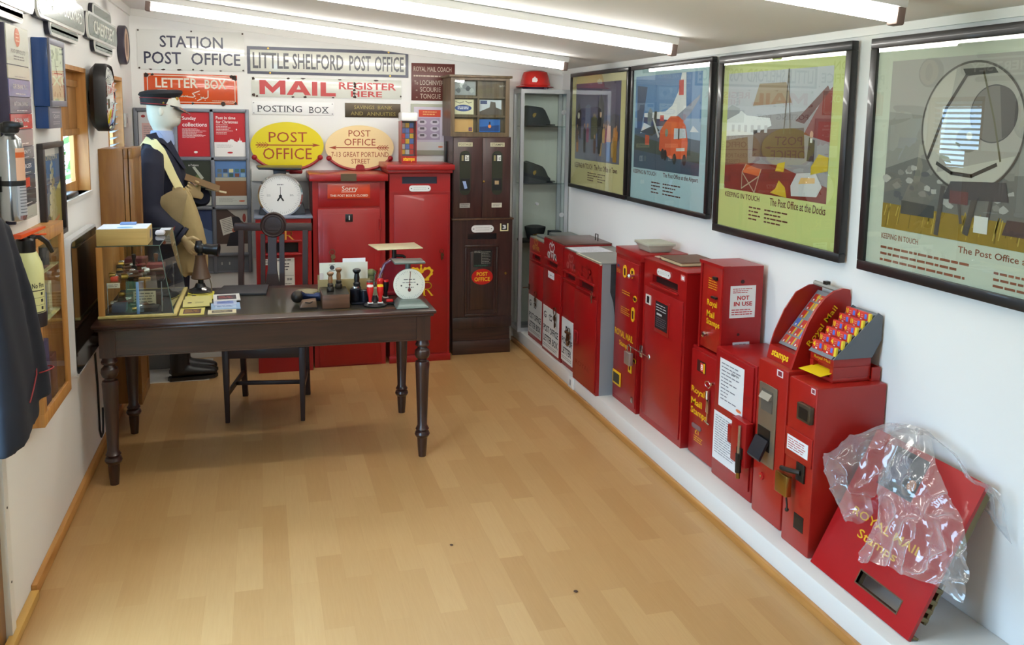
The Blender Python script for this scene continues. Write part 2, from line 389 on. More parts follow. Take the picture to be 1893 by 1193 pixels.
b = B(mat('lawn', (86, 112, 60), 0.9, var=0.2, scale=4)); b.box(-14, -0.16, -9, 14, -0.12, -0.06); prop(single('lawn', b, 'grass lawn outside the left windows', 'grass'), kind='stuff')
# door: white frame with screws and the edge of the timber door, opened outwards
t = thing('door_1', None, None, (0, dr[1], 0)); prop(t, kind='structure')
f = B(gloss); f.box(-0.10, 0.012, dr[1]-0.045, dr[1], 0.0, 2.05); f.box(-0.10, 0.012, dr[0], dr[0]+0.045, 0, 2.05); f.box(-0.10, 0.012, dr[0]+.045, dr[1]-.045, 2.005, 2.05); f.box(-0.10, 0.0, dr[0]+.045, dr[1]-.045, 0.0, 0.012)
fo = part('door_frame', f, t)
sc = B(DARKMET)
for z in (0.2, 0.45, 0.75, 1.05): sc.cyl((0.012, dr[1]-.022, z), (0.0135, dr[1]-.022, z), 0.004, n=10)
part('frame_screws', sc, fo)
d = B(TEAK); d.box(-0.045, -0.005, -2.75, dr[1]-.047, 0.014, 2.0, 0.003); d.box(-0.045, -0.005, dr[0]+.047, dr[0]+.15, 0.014, 2.0, 0.003); d.box(-0.045, -0.005, dr[0]+.15, -2.75, 0.014, 0.16); d.box(-0.045, -0.005, dr[0]+.15, -2.75, 1.9, 2.0); do = part('door_leaf', d, t)
g = B(glass('window_glass', (246, 250, 250), 1.12)); g.box(-0.027, -0.023, dr[0]+.15, -2.75, 0.16, 1.9); part('pane', g, do)
# small sockets and pipe work of the setting
def plate(name, F, u0, u1, v0, v1, label, cat, holes=True, rgb=(232, 230, 224)):
    b = B(mat('white_plastic', rgb, 0.4)); b.fbox(F, u0, u1, v0, v1, 0.0005, 0.012, 0.003)
    o = single(name, b, label, cat)
    q = B(mat('plastic_shadow_gap', (150, 150, 150), 0.5)); 
    if holes: q.rect(F, (u0+u1)/2-.012, (u0+u1)/2+.012, (v0+v1)/2-.018, (v0+v1)/2+.018, 0.0126)
    part('rocker' if holes else 'cover', q, o) if holes else None
plate('light_switch', FL(0.0), 0.30, 0.41, 1.60, 1.685, 'white light switch on the left wall beside the far window', 'switch')
plate('wall_socket', FR(LX-0.0), 0.585, 0.675, 0.036, 0.108, 'white socket plate on the front of the white ledge', 'socket')
# dado trunking and grey panel on the back wall behind the big dial scale
b = B(mat('trunking_white', (226, 226, 220), 0.4)); b.box(0.742, 1.12, YB-.035, YB-.001, 1.234, 1.32, 0.004)
single('cable_trunking', b, 'white cable trunking on the back wall behind the large dial scale', 'trunking')
b = B(mat('pale_grey_panel', (178, 180, 182), 0.5)); b.box(0.742, 1.12, YB-.02, YB-.001, 0.70, 1.233)
single('wall_panel', b, 'pale grey panel on the back wall below the white trunking', 'panel')
# ------------------------------------------------------------------ ceiling lights
tubem = bpy.data.materials.new('lit_tube'); tubem.use_nodes = True; nt = tubem.node_tree
em = nt.nodes.new('ShaderNodeEmission'); em.inputs[0].default_value = (1.0, 0.985, 0.93, 1); em.inputs[1].default_value = TUBE
nt.links.new(em.outputs[0], nt.nodes['Material Output'].inputs[0])
batten = mat('batten_white', (232, 230, 226), 0.4); capm = mat('end_cap_grey', (120, 100, 92), 0.5)
places = ['nearest the back wall', 'in the middle of the ceiling', 'nearest the camera']
for (y, pl) in zip((-0.235, -1.765, -3.285), places):
    xa, xb = 0.215, 2.70; sl = (ZC(xb)-ZC(xa))/(xb-xa); ux = Vector((1, 0, sl)).normalized(); nx = Vector((-sl, 0, 1)).normalized()
    F = Fr(Vector((xa, y, ZC(xa)-.0005)), (0, 1, 0), ux); L = (xb-xa)*math.sqrt(1+sl*sl)     # n points down
    if F.n.z > 0: F = Fr(F.o, (0, -1, 0), ux)
    t = thing('fluorescent_light', 'long fluorescent tube light under the ceiling, '+pl, 'ceiling light', (xa, y, ZC(xa)-.06), 'fluorescent lights across the ceiling')
    q = B(batten); q.fbox(F, -0.028, 0.028, 0, L, 0, 0.036, 0.004); part('batten', q, t)
    q = B(tubem); q.cyl(F.p(0, 0.03, 0.062), F.p(0, L-.03, 0.062), 0.019, n=16); part('tube', q, t)
    for a, c in ((0.0, 0.03), (L-.03, L)):
        q = B(capm); q.fbox(F, -0.024, 0.024, a, c, 0.03, 0.088, 0.006); part('end_cap', q, t)
# ================================================================== SIGNS ON THE BACK WALL
def blob(b, F, u, v, r, k, seed, n=11, sx=1.0):
    rnd = random.Random(seed)
    b.poly(F, [(u+r*sx*(0.6+0.6*rnd.random())*math.cos(2*PI*i/n), v+r*(0.6+0.6*rnd.random())*math.sin(2*PI*i/n)) for i in range(n)], k)
def serifs(b, F, xs, v0, v1, w, k):          # short bars at the feet and heads of stems
    for x in xs:
        b.rect(F, x-w, x+w, v0, v0+w*0.22, k); b.rect(F, x-w, x+w, v1-w*0.22, v1, k)
ENW = mat('white_enamel', (232, 232, 226), 0.18, coat=0.6)
def sign(label, u0, u1, v0, v1, m, th=0.006, F=None, name='enamel_sign', cat='sign', group='old signs on the back wall'):
    F = F or FB(YB); b = B(m); b.fbox(F, u0, u1, v0, v1, 0.001, th, 0.0015)
    o = single(name, b, label, cat, group); return o, Fr(F.p(0, 0, th), F.u, F.v)
def screw_parts(o, F, pts, m, r=0.006, k=0.0008):
    for u, v in pts: b = B(m); b.lathe([(r,0),(r*.8,.0012),(0,.0015)], F.p(u, v, k), F.n, 12); part('screw', b, o)
def screws(b, F, pts, r=0.006, k=0.0008):
    for u, v in pts: b.oval(F, u, v, r, r, k, 10)
navy = ink(38, 38, 66, 0.3); rust = ink(58, 44, 38, 0.8)
# STATION POST OFFICE
o, F = sign('white enamel sign lettered STATION POST OFFICE in dark blue', 0.042, 0.715, 1.974, 2.234, ENW)
b = B(navy); b.text(F, 'STATION', 0.182, 0.578, 2.121, 2.198, 0.0006, 0.012); b.text(F, 'POST', 0.082, 0.312, 2.012, 2.092, 0.0006, 0.012); b.text(F, 'OFFICE', 0.375, 0.688, 2.012, 2.092, 0.0006, 0.012); part('lettering', b, o)
screw_parts(o, F, [(.052,2.226),(.38,2.23),(.705,2.226),(.052,1.983),(.385,1.98),(.705,1.983)], rust); b = B(rust)
for i, (u, r) in enumerate([(.12,.004),(.2,.005),(.3,.006),(.44,.005),(.56,.004)]): blob(b, F, u, 1.976, r, .0007, i, sx=3)
part('rust_stain', b, o)
# LITTLE SHELFORD POST OFFICE
o, F = sign('long white sign reading LITTLE SHELFORD POST OFFICE inside a dark border', 0.731, 1.83, 1.964, 2.148, mat('old_white_enamel', (222, 222, 210), 0.2, coat=0.6))
b = B(navy)
for (a, c, d, e) in ((.731,1.83,2.126,2.148),(.731,1.83,1.964,1.982),(.731,.752,1.982,2.126),(1.809,1.83,1.982,2.126)): b.rect(F, a, c, d, e, 0.0005)
part('border', b, o)
b = B(ink(52, 50, 58, 0.3)); 
for s_, a, c in (('LITTLE', .768, 1.005), ('SHELFORD', 1.03, 1.375), ('POST', 1.415, 1.565), ('OFFICE', 1.592, 1.797)): b.text(F, s_, a, c, 2.002, 2.108, 0.0006, 0.016)
part('lettering', b, o)
screw_parts(o, F, [(.87,2.137),(1.69,2.137),(.88,1.973),(1.70,1.973)], BRASS, .007, .001)
# LETTER BOX, with a second line in a cursive script
o, F = sign('orange enamel sign reading LETTER BOX with a line of cursive script', 0.077, 0.663, 1.752, 1.949, mat('orange_enamel', (206, 74, 18), 0.2, coat=0.6))
cream = ink(232, 222, 200, 0.3)
b = B(cream); b.text(F, 'LETTER', .146, .412, 1.858, 1.922, .0006, .02); b.text(F, 'BOX', .455, .592, 1.854, 1.918, .0006, .022)
cur = [[(.475,1.843),(.474,1.80),(.462,1.792),(.445,1.793),(.444,1.80)],[(.444,1.793),(.428,1.80),(.436,1.79),(.405,1.775)],[(.42,1.84),(.376,1.822),(.392,1.805),(.38,1.798),(.345,1.80),(.343,1.806)],[(.345,1.80),(.330,1.806),(.327,1.80),(.313,1.806),(.31,1.80),(.285,1.807)]]
for st in cur: b.line(F, st, 0.006, .0006)
for u, v in ((.412,1.818),(.42,1.818),(.455,1.78),(.395,1.79)): b.oval(F, u, v, .003, .003, .0006, 8)
b.lines(F, .50, .64, 1.773, 1.779, 1, .6, .0006, 3, 0, .01); part('lettering', b, o)
b = B(cream); q = [(.098,1.772),(.112,1.764),(.636,1.764),(.648,1.774),(.648,1.922),(.63,1.938),(.112,1.938),(.098,1.926),(.098,1.772)]; b.line(F, q, .0045, .0005); part('border', b, o)
b = B(rust); 
for i, (u, v, r) in enumerate([(.09,1.936,.016),(.645,1.93,.02),(.63,1.94,.014),(.375,1.757,.009),(.57,1.757,.016),(.65,1.76,.01),(.13,1.942,.01)]): blob(b, F, u, v, r, .0008, i+20)
part('rust_stain', b, o)
# MAIL REGISTER HERE
o, F = sign('chipped white sign reading MAIL REGISTER HERE in red', 0.755, 1.78, 1.811, 1.943, mat('aged_white_enamel', (218, 219, 208), 0.25, coat=0.5))
b = B(ink(186, 46, 46, 0.3)); 
def cap_letter(m_, pts, u, v, w, h): q = B(m_); q.poly(F, [(u+x*w, v+y*h) for x, y in pts], .0006); part('lettering', q, o)
mr_ = ink(186, 46, 46, .3)
cap_letter(mr_, [(0,0),(.21,0),(.21,.58),(.5,.08),(.79,.58),(.79,0),(1,0),(1,1),(.77,1),(.5,.5),(.23,1),(0,1)], .808, 1.828, .172, .096)
cap_letter(mr_, [(0,0),(.25,0),(.33,.2),(.67,.2),(.75,0),(1,0),(.63,1),(.5,1),(.5,.72),(.59,.4),(.41,.4),(.5,.72),(.5,1),(.37,1)], .986, 1.826, .165, .096)
cap_letter(mr_, [(0,0),(1,0),(1,1),(0,1)], 1.158, 1.824, .036, .096)
cap_letter(mr_, [(0,0),(1,0),(1,.24),(.36,.24),(.36,1),(0,1)], 1.216, 1.822, .104, .096)
b.text(F, 'REGISTER', 1.342, 1.742, 1.872, 1.922, .0006, .02); b.text(F, 'HERE', 1.425, 1.642, 1.822, 1.862, .0006, .02); part('lettering', b, o)
b = B(rust)
for i, (u, v, r, x) in enumerate([(.768,1.932,.012,1),(.77,1.822,.012,1),(.79,1.815,.009,1),(1.0,1.938,.007,2),(1.1,1.94,.006,3),(1.45,1.915,.012,1),(1.452,1.895,.01,1),(1.448,1.87,.012,.9),(1.447,1.845,.012,1),(1.452,1.822,.013,1),(1.11,1.815,.008,1.5),(1.03,1.813,.006,2),(1.30,1.813,.005,2),(1.775,1.83,.008,.8),(1.6,1.938,.006,3),(1.35,1.938,.005,3)]): blob(b, F, u, v, r, .0009, i+40, sx=x)
part('rust_stain', b, o)
# POSTING BOX
o, F = sign('white plate reading POSTING BOX in black serif capitals', 0.757, 1.305, 1.69, 1.779, mat('white_lacquer', (240, 240, 238), 0.3))
b = B(ink(48, 48, 56)); 
b.text(F, 'POSTING', .793, 1.088, 1.708, 1.752, .0006, .0); b.text(F, 'BOX', 1.138, 1.268, 1.704, 1.748, .0006, .0)
serifs(b, F, [.801, .912, .944, .975, 1.005], 1.708, 1.752, .012, .0007); serifs(b, F, [1.146, 1.236, 1.259], 1.704, 1.748, .012, .0007); part('lettering', b, o)
screw_parts(o, F, [(.767,1.769),(1.295,1.769),(.767,1.70),(1.295,1.70)], GREYM, .004)
# SAVINGS BANK AND ANNUITIES
o, F = sign('small dark bronze plate reading SAVINGS BANK AND ANNUITIES', 1.382, 1.774, 1.68, 1.779, mat('bronze_plate', (74, 62, 44), 0.35, 0.4))
b = B(ink(152, 138, 72)); b.text(F, 'SAVINGS', 1.446, 1.588, 1.738, 1.763, .0006, 0); b.text(F, 'BANK', 1.612, 1.715, 1.738, 1.763, .0006, 0); b.text(F, 'AND', 1.422, 1.508, 1.694, 1.72, .0006, 0); b.text(F, 'ANNUITIES', 1.535, 1.738, 1.692, 1.718, .0006, 0); part('lettering', b, o)
# MAIL COACH board
o, F = sign('worn maroon coach board listing LOCHINVER, SCOURIE and TONGUE', 1.852, 2.168, 1.806, 2.07, mat('maroon_paint', (92, 34, 24), 0.4, var=0.15, scale=20), name='painted_board')
b = B(ink(202, 186, 168, 0.6)); b.text(F, 'ROYAL MAIL COACH', 1.868, 2.142, 2.012, 2.046, .0006, .0); b.lines(F, 1.868, 2.13, 1.97, 1.99, 1, .5, .0006, 4, .05, .02)
for s_, v in (('LOCHINVER', 1.916), ('SCOURIE', 1.868), ('TONGUE', 1.820)): b.text(F, s_, 1.915, 2.085 if s_ == 'LOCHINVER' else 2.065, v, v+.034, .0006, .0); b.text(F, '7', 2.105, 2.122, v, v+.034, .0006)
b.text(F, 'To', 1.872, 1.90, 1.918, 1.945, .0006); b.text(F, '„', 1.884, 1.895, 1.872, 1.882); b.text(F, '„', 1.884, 1.895, 1.822, 1.832); part('lettering', b, o)
# oval signs standing in red iron cradles
def arrow(b, F, u0, u1, v, d, k):
    b.rect(F, u0, u1, v-.0035, v+.0035, k); tip = u1 if d > 0 else u0; tail = u0 if d > 0 else u1
    b.poly(F, [(tip+d*.012, v), (tip-d*.045, v+.013), (tip-d*.032, v), (tip-d*.045, v-.013)][::1 if d > 0 else -1], k+.0001)
    for i in range(4):
        for sg in (1, -1): x = tail+d*(.008+i*.018); b.line(F, [(x+d*.02, v+sg*.004), (x, v+sg*.017)], .0045, k)
def oval_sign(label, cu, cv, ru, rv, m, y, texts, d, y_arrow, low):
    t = thing('oval_sign', label, 'sign', (cu, y, cv-rv-.02), 'oval signs on the back boxes'); F = FB(y)
    b = B(m); b.prism(F, [(cu+ru*math.cos(2*PI*i/56), cv+rv*math.sin(2*PI*i/56)) for i in range(56)], 0.0, 0.012); part('board', b, t)
    G = Fr(F.p(0, 0, .012), F.u, F.v); b = B(ink(158, 58, 24)); 
    for s_, a, c, e, f in texts: b.text(G, s_, a, c, e, f, .0006, 0.0)
    arrow(b, G, cu-ru*.86, cu+ru*.86 if d > 0 else cu+ru*.86, y_arrow, d, .0006); part('lettering', b, t)
    b = B(mat('cradle_red', (150, 24, 30), 0.35)); P = [F.p(cu+(ru+.006)*math.cos(a), cv+(rv+.006)*math.sin(a), .012) for a in [PI*(1.16+.68*i/28) for i in range(29)]]
    b.tube(P, .010, 8)
    for p in (P[0], P[-1]): b.ball(p, .019)
    if low: b.prism(F, [(cu-.032, cv-rv-.004), (cu+.032, cv-rv-.004), (cu+.03, cv-rv+.02), (cu+.018, cv-rv+.034), (cu-.018, cv-rv+.034), (cu-.03, cv-rv+.02)], .004, .024)
    part('cradle', b, t)
oval_sign('yellow oval POST OFFICE sign with right-pointing arrow in a red cradle', .985, 1.479, .245, .162, mat('yellow_enamel', (224, 206, 14), 0.3, coat=0.3), YB-.03,
    [('POST', .862, 1.118, 1.503, 1.573), ('OFFICE', .822, 1.148, 1.385, 1.462)], 1, 1.483, False)
oval_sign('cream oval POST OFFICE sign with address 7-13 GREAT PORTLAND STREET', 1.48, 1.47, .239, .154, mat('cream_enamel', (240, 214, 158), 0.3, coat=0.3), YB-.03,
    [('POST', 1.402, 1.555, 1.545, 1.590), ('OFFICE', 1.372, 1.59, 1.483, 1.53), ('7-13 GREAT PORTLAND', 1.282, 1.682, 1.402, 1.437), ('STREET', 1.42, 1.55, 1.355, 1.388)], -1, 1.467, True)
# ------------------------------------------------------------------ leaflet rack with posters
x0, x1, z0, z1 = .018, .722, .60, 1.723; yr = YB-.03
frame = mat('rack_grey', (122, 126, 136), 0.4, 0.2)
t = thing('poster_rack', 'tall grey rack of notices and posters behind the uniformed mannequin', 'display rack', (.37, yr, .60))
b = B(frame); cols = (x0, .262, .492, x1); rows = (z1, 1.395, 1.072, .985)
F = FB(YB-.002)
b.fbox(F, x0, x1, z0, z1, 0, .012)
for c in cols: b.fbox(F, c-.012, c+.012, z0, z1, .012, .03, .003)
for r in (z1-.012, 1.388, 1.052, .728): b.fbox(F, x0, x1, r-.011, r+.011, .012, .03, .003)
part('frame', b, t)
b = B(mat('rack_panel', (104, 108, 116), 0.45)); b.fbox(F, .506, x1-.014, .615, .715, .0125, .016); b.fbox(F, .276, .476, .615, .715, .0125, .016)
b.m(ink(190,190,184))
for c in (.53, .58, .64): b.fbox(F, c, c+.008, .655, .675, .016, .018)
part('lower_panel', b, t)
def poster(label, u0, u1, v0, v1, k, base, draw, F=F, name='poster', cat='poster', grp='posters in the grey rack'):
    b = B(base); b.fbox(F, u0, u1, v0, v1, k, k+.0015); o = single(name, b, label, cat, grp)
    G = Fr(F.p(u0, v0, k+.0015), F.u, F.v); b = B(); draw(b, G, u1-u0, v1-v0); part('print', b, o); return o
wi = ink(244, 240, 236); rd = ink(188, 24, 36)
def d_sunday(b, G, w, h):
    b.m(wi); b.text(G, 'Sunday', .03, .118, h-.058, h-.028, .0005, .012); b.text(G, 'collections', .03, .186, h-.095, h-.068, .0005, .012)
    b.lines(G, .028, w-.02, h*.42, h*.64, 9, .3, .0005, 5, .6, .012); b.oval(G, w*.55, .03, .012, .008, .0005, 16)
def d_xmas(b, G, w, h):
    b.m(wi); b.rect(G, 0, w, 0, h*.33, .0003)
    b.poly(G, [(w*.42,h*.32),(w*.45,h*.38),(w*.48,h*.37),(w*.52,h*.40),(w*.62,h*.39),(w*.64,h*.36),(w*.74,h*.33),(w*.76,h*.37),(w*.80,h*.36),(w*.82,h*.45),(w*.84,h*.36),(w*.88,h*.37),(w*.90,h*.32)], .0004)
    b.text(G, 'Post in time', .014, .14, h-.044, h-.024, .0005, .012); b.text(G, 'for Christmas', .014, .155, h-.072, h-.052, .0005, .012)
    b.lines(G, .014, w*.62, h*.50, h*.74, 7, .28, .0005, 6, .4, .012); b.oval(G, w*.72, h*.62, .004, .006, .0005, 10)
    b.m(ink(150, 150, 150)); b.lines(G, .014, w*.6, h*.2, h*.28, 3, .25, .0005, 7, .3, .012); b.m(rd); b.oval(G, w*.5, h*.09, .018, .006, .0006)
poster('red Sunday collections poster behind the mannequin head', .276, .477, 1.402, 1.698, .014, rd, d_sunday)
poster('red and white Post in time for Christmas poster', .506, .708, 1.402, 1.698, .014, rd, d_xmas)
def d_form(b, G, w, h):
    b.m(ink(170, 60, 60)); b.oval(G, .03, h-.03, .013, .009, .0005); b.m(ink(214, 176, 170)); b.rect(G, .02, w-.03, h*.2, h*.75, .0004); b.m(ink(150, 140, 140)); b.lines(G, .03, w-.04, h*.24, h*.7, 10, .3, .0006, 8)
poster('pale printed notice behind the shoulder of the mannequin', .034, .248, 1.402, 1.698, .014, ink(216, 214, 214), d_form)
def d_green(b, G, w, h):
    b.m(ink(96, 108, 60)); b.poly(G, [(.02,.10),(.09,.06),(w*.8,.16),(w*.6,.22)], .0003); b.m(ink(186, 190, 176)); b.poly(G, [(w*.42,h*.86),(w*.50,h*.88),(w*.78,h*.62),(w*.70,h*.58)], .0005)
    b.m(ink(176, 140, 118)); b.oval(G, w*.45, h*.5, .03, .016, .0005, 20); b.m(ink(206, 208, 200)); b.rect(G, 0, w, 0, h*.2, .0004); b.m(wi); b.text(G, 'e-Tokens', w*.3, w*.62, h-.035, h-.02, .0006)
poster('dark green poster with a pale shape in the middle of the rack', .276, .477, 1.07, 1.372, .014, ink(46, 52, 40), d_green)
def d_sea(b, G, w, h):
    b.m(ink(206, 208, 200)); b.rect(G, 0, w, 0, h*.21, .0003); b.m(ink(132, 82, 44)); b.rect(G, 0, w, h*.21, h*.55, .0003); b.m(ink(176, 172, 150)); b.rect(G, 0, w, h*.55, h*.63, .0004)
    cs = [(94,110,120),(60,74,96),(214,206,150),(66,110,120),(80,96,70),(120,120,110),(150,158,150),(60,90,80),(120,70,50),(130,170,200)]
    for i, c in enumerate(cs): b.m(ink(*c)); u = .014+(i % 5)*.038; v = h*(.74 if i < 5 else .64); b.rect(G, u, u+.028, v, v+.024, .0006)
    b.m(ink(210, 96, 60)); b.oval(G, w*.84, h*.09, .02, .005, .0006); b.m(ink(140, 140, 140)); b.lines(G, .02, w*.7, .02, h*.17, 4, .25, .0006, 9, .4, .012)
poster('blue and brown poster showing rows of ten small stamps', .506, .708, 1.07, 1.372, .014, ink(84, 124, 178), d_sea)
def d_reader(b, G, w, h):
    b.m(ink(186, 180, 172)); b.poly(G, [(w*.35,h),(w,h*.62),(w,h)], .0003); b.poly(G, [(0,0),(w,0),(w,h*.2),(0,h*.2)], .0003); b.m(ink(30, 28, 38)); b.oval(G, w*.62, h*.72, .034, .036, .0005, 20); b.poly(G, [(w*.3,h*.15),(w*.8,h*.15),(w*.82,h*.55),(w*.5,h*.6)], .0004)
    b.m(ink(222, 218, 206)); b.poly(G, [(w*.10,h*.76),(w*.48,h*.84),(w*.56,h*.48),(w*.2,h*.4)][::-1], .0008); b.m(ink(110, 108, 104))
    for i in range(8): b.line(G, [(w*(.16+.012*i), h*(.74-.038*i)), (w*(.46+.012*i), h*(.80-.038*i))], .003, .001)
    b.m(ink(190, 110, 80)); b.oval(G, w*.55, h*.52, .012, .014, .0012, 14); b.m(ink(150, 60, 50)); b.oval(G, w*.9, h*.8, .012, .03, .0006, 14)
poster('brown poster of a person reading a white letter low in the rack', .506, .708, .74, 1.04, .014, ink(76, 58, 52), d_reader)
def d_blue(b, G, w, h): b.m(ink(92, 116, 154)); b.poly(G, [(0,0),(w,0),(w,h*.5),(0,h*.8)], .0003); b.m(wi); b.rect(G, .02, w*.6, h*.1, h*.16, .0005)
poster('dark blue poster low in the rack beside the satchel', .276, .477, .74, 1.04, .014, ink(52, 68, 110), d_blue)
# postal rate posters right of the cream oval
t = thing('rate_poster', 'grey framed poster of six lilac stamps behind the small stamp dispenser', 'poster', (1.98, YB, 1.415)); F2 = FB(YB-.001)
b = B(mat('pale_olive_frame', (168, 170, 152), 0.45)); b.fbox(F2, 1.848, 2.114, 1.415, 1.782, 0, .014, .003); part('frame', b, t)
G = Fr(F2.p(1.848, 1.415, .014), F2.u, F2.v); b = B(ink(206, 200, 214)); b.rect(G, .02, .246, .035, .345, .0004)
b.m(ink(170, 156, 182)); b.rect(G, .02, .21, .11, .27, .0006); b.m(ink(206, 66, 36)); b.rect(G, .055, .215, .275, .325, .0008)
for r in range(3):
    for c in range(2): b.m(ink(204, 200, 212)); u, v = .048+c*.092, .222-r*.048; b.oval(G, u+.032, v+.014, .033, .019, .0009, 18); b.m(ink(96, 90, 100)); b.rect(G, u+.016, u+.048, v+.010, v+.026, .0012)
b.m(ink(236, 190, 120)); b.lines(G, .085, .19, .285, .318, 2, .4, .0012, 4, .2, .02); b.m(ink(214, 216, 214)); b.rect(G, .02, .246, .035, .095, .0008); b.m(ink(214, 120, 80)); b.oval(G, .215, .06, .018, .006, .0012); part('print', b, t)
b = B(mat('lilac_board', (160, 158, 176), 0.5)); b.fbox(FB(YB-.001), 2.118, 2.19, 1.43, 1.76, 0, .01); o = single('notice_board', b, 'lilac board half hidden behind the oak postcard case', 'notice board')
b = B(ink(200, 84, 66)); b.rect(FB(YB-.0112), 2.12, 2.16, 1.69, 1.73, 0); part('red_mark', b, o)
b = B(BLACK); b.box(2.075, 2.09, YB-.13, YB-.115, 1.372, 1.52, .002); single('upright_rod', b, 'thin black upright rod at the back of the tall red box', 'rod')
# ================================================================== BOXES AND CABINETS ALONG THE BACK WALL
gold = ink(214, 160, 66, 0.4); goldp = ink(236, 190, 24, 0.45)
def crown(b, F, u, v, w, k):                 # open royal crown drawn in strokes
    t = w*0.09
    for sg in (-1, 1):
        P = [(u+sg*w*(.48*math.sin(a)), v+w*(.18+.42*math.sin(a)*(.55+.45*math.cos(a))+.12*(1-math.cos(a))*.3)) for a in [PI*i/14 for i in range(15)]]
        P = [(u+sg*w*.30, v+w*.12), (u+sg*w*.46, v+w*.30), (u+sg*w*.48, v+w*.44), (u+sg*w*.36, v+w*.56), (u+sg*w*.18, v+w*.54), (u+sg*w*.05, v+w*.42)]
        b.line(F, P, t, k)
        for p in P: b.oval(F, p[0], p[1], t*.8, t*.8, k+.0001, 8)
    b.rect(F, u-w*.36, u+w*.36, v, v+w*.10, k); b.oval(F, u, v+w*.52, w*.06, w*.10, k, 12); b.oval(F, u, v+w*.68, w*.05, w*.06, k, 10); b.rect(F, u-w*.02, u+w*.02, v+w*.1, v+w*.5, k)
def key_ring(o, F, u, v, s=1.0, rusty=False):
    m = mat('rusty_key', (92, 62, 40), 0.5, 0.8) if rusty else mat('worn_key', (150, 138, 112), 0.35, 0.9)
    b = B(m); P = [F.p(u+.013*s*math.cos(a), v+.013*s*math.sin(a), .008) for a in [2*PI*i/16 for i in range(17)]]; b.tube(P, .0016*s, 6, False)
    b.fbox(F, u-.004*s, u+.004*s, v-.055*s, v-.012*s, .007, .0095); b.lathe([(0.0,0),(.011*s,0),(.011*s,.003),(0,.003)], F.p(u+.004*s, v-.022*s, .010), F.n, 14); b.fbox(F, u+.004*s, u+.010*s, v-.05*s, v-.038*s, .007, .0095)
    part('key', b, o)
def serif_letter(b, F, ch, u0, u1, v0, v1, k, w=None):
    w = w or (u1-u0)*.16; t = w*.42
    def bar(a, c, y): b.rect(F, a, c, y-t/2, y+t/2, k)
    def feet(x): bar(x-w, x+w, v0+t/2); bar(x-w, x+w, v1-t/2)
    H_ = v1-v0
    if ch == 'E':
        x = u0+w; b.rect(F, x-w/2, x+w/2, v0, v1, k); bar(u0, u1, v0+t/2); bar(u0, u1-.06*(u1-u0), v1-t/2); bar(x, u1-.28*(u1-u0), (v0+v1)/2)
        for y, s_ in ((v0, 1), (v1, -1)): b.poly(F, [(u1-t, y), (u1, y), (u1, y+s_*H_*.24), (u1-t*.6, y+s_*H_*.1)][::s_], k)
        b.rect(F, u1-.3*(u1-u0), u1-.3*(u1-u0)+t, (v0+v1)/2-H_*.1, (v0+v1)/2+H_*.1, k)
    if ch == 'R':
        x = u0+w; b.rect(F, x-w/2, x+w/2, v0, v1, k); feet(x); c = v1-H_*.27; r = H_*.27-t/2
        P = [(x, v1-t/2)]+[(u0+.5*(u1-u0)+r*1.1*math.cos(a), c+r*math.sin(a)) for a in [PI/2-PI*i/12 for i in range(13)]]+[(x, c-r)]
        b.line(F, P, t*1.3, k); b.line(F, [(u0+.45*(u1-u0), c-r), (u1-.1*(u1-u0), v0+t)], w*.9, k); bar(u1-.2*(u1-u0), u1+.04*(u1-u0), v0+t/2)
def capsule(b, F, u0, u1, v0, v1, k0, k1):
    r = (v1-v0)/2; c = (v0+v1)/2; P = [(u1-r+r*math.cos(a), c+r*math.sin(a)) for a in [-PI/2+PI*i/10 for i in range(11)]]+[(u0+r+r*math.cos(a), c+r*math.sin(a)) for a in [PI/2+PI*i/10 for i in range(11)]]
    b.prism(F, P, k0, k1)
def number_plate(o, F, u0, u1, v0, v1, k=0.0):
    b = B(mat('white_enamel_plate', (230, 230, 226), .3, coat=.4)); capsule(b, F, u0, u1, v0, v1, k+.0005, k+.005)
    G = Fr(F.p(0, 0, k+.005), F.u, F.v); b.m(ink(60, 60, 60)); 
    for u in (u0+.016, u1-.016): b.oval(G, u, (v0+v1)/2, .004, .004, .0004, 10)
    b.m(ink(190, 190, 186)); b.lines(G, u0+.03, u1-.03, v0+.01, v1-.01, 2, .3, .0004, 3, .1, .01); part('enamel_plate', b, o)
def slot_front(b, F, u0, u1, v0, v1, su0, su1, sv0, sv1, th, deep, m_in):
    """front sheet with a posting slot cut through it; th is the sheet, deep the recess"""
    b.fbox(F, u0, u1, v0, sv0, -th, 0); b.fbox(F, u0, u1, sv1, v1, -th, 0); b.fbox(F, u0, su0, sv0, sv1, -th, 0); b.fbox(F, su1, u1, sv0, sv1, -th, 0)
    c = b.cur; b.m(m_in); b.rect(F, su0, su1, sv0, sv1, -deep); b.cur = c
# ---------------------------------------------------------------- red box with royal cipher under the dial scale
t = thing('post_box', 'red post box with gold E R letters and notice, under the large dial scale', 'post box', (.94, .47, 0), 'old post boxes on the back wall')
y = .235; F = FB(y); b = B(RED); b.box(.765, 1.115, y+.025, .69, 0, 1.022)
slot_front(b, F, .765, 1.115, 0, 1.022, .825, 1.03, .80, .868, .025, .023, BLACK); part('body', b, t)
b = B(mat('blue_grey_top', (120, 130, 148), .4)); b.box(.755, 1.125, y-.008, .695, 1.022, 1.036, .003); part('top', b, t, 'blue grey top sheet')
b = B(RED); b.fbox(F, .80, 1.05, .868, .884, 0, .022, .004); b.fbox(F, .80, 1.05, .782, .797, 0, .018, .004); part('slot_hood', b, t)
b = B(gold); serif_letter(b, Fr(F.p(0,0,.001), F.u, F.v), 'E', .84, .913, .881, .946, .0); serif_letter(b, Fr(F.p(0,0,.001), F.u, F.v), 'R', .942, 1.004, .881, .946, .0); part('lettering', b, t)
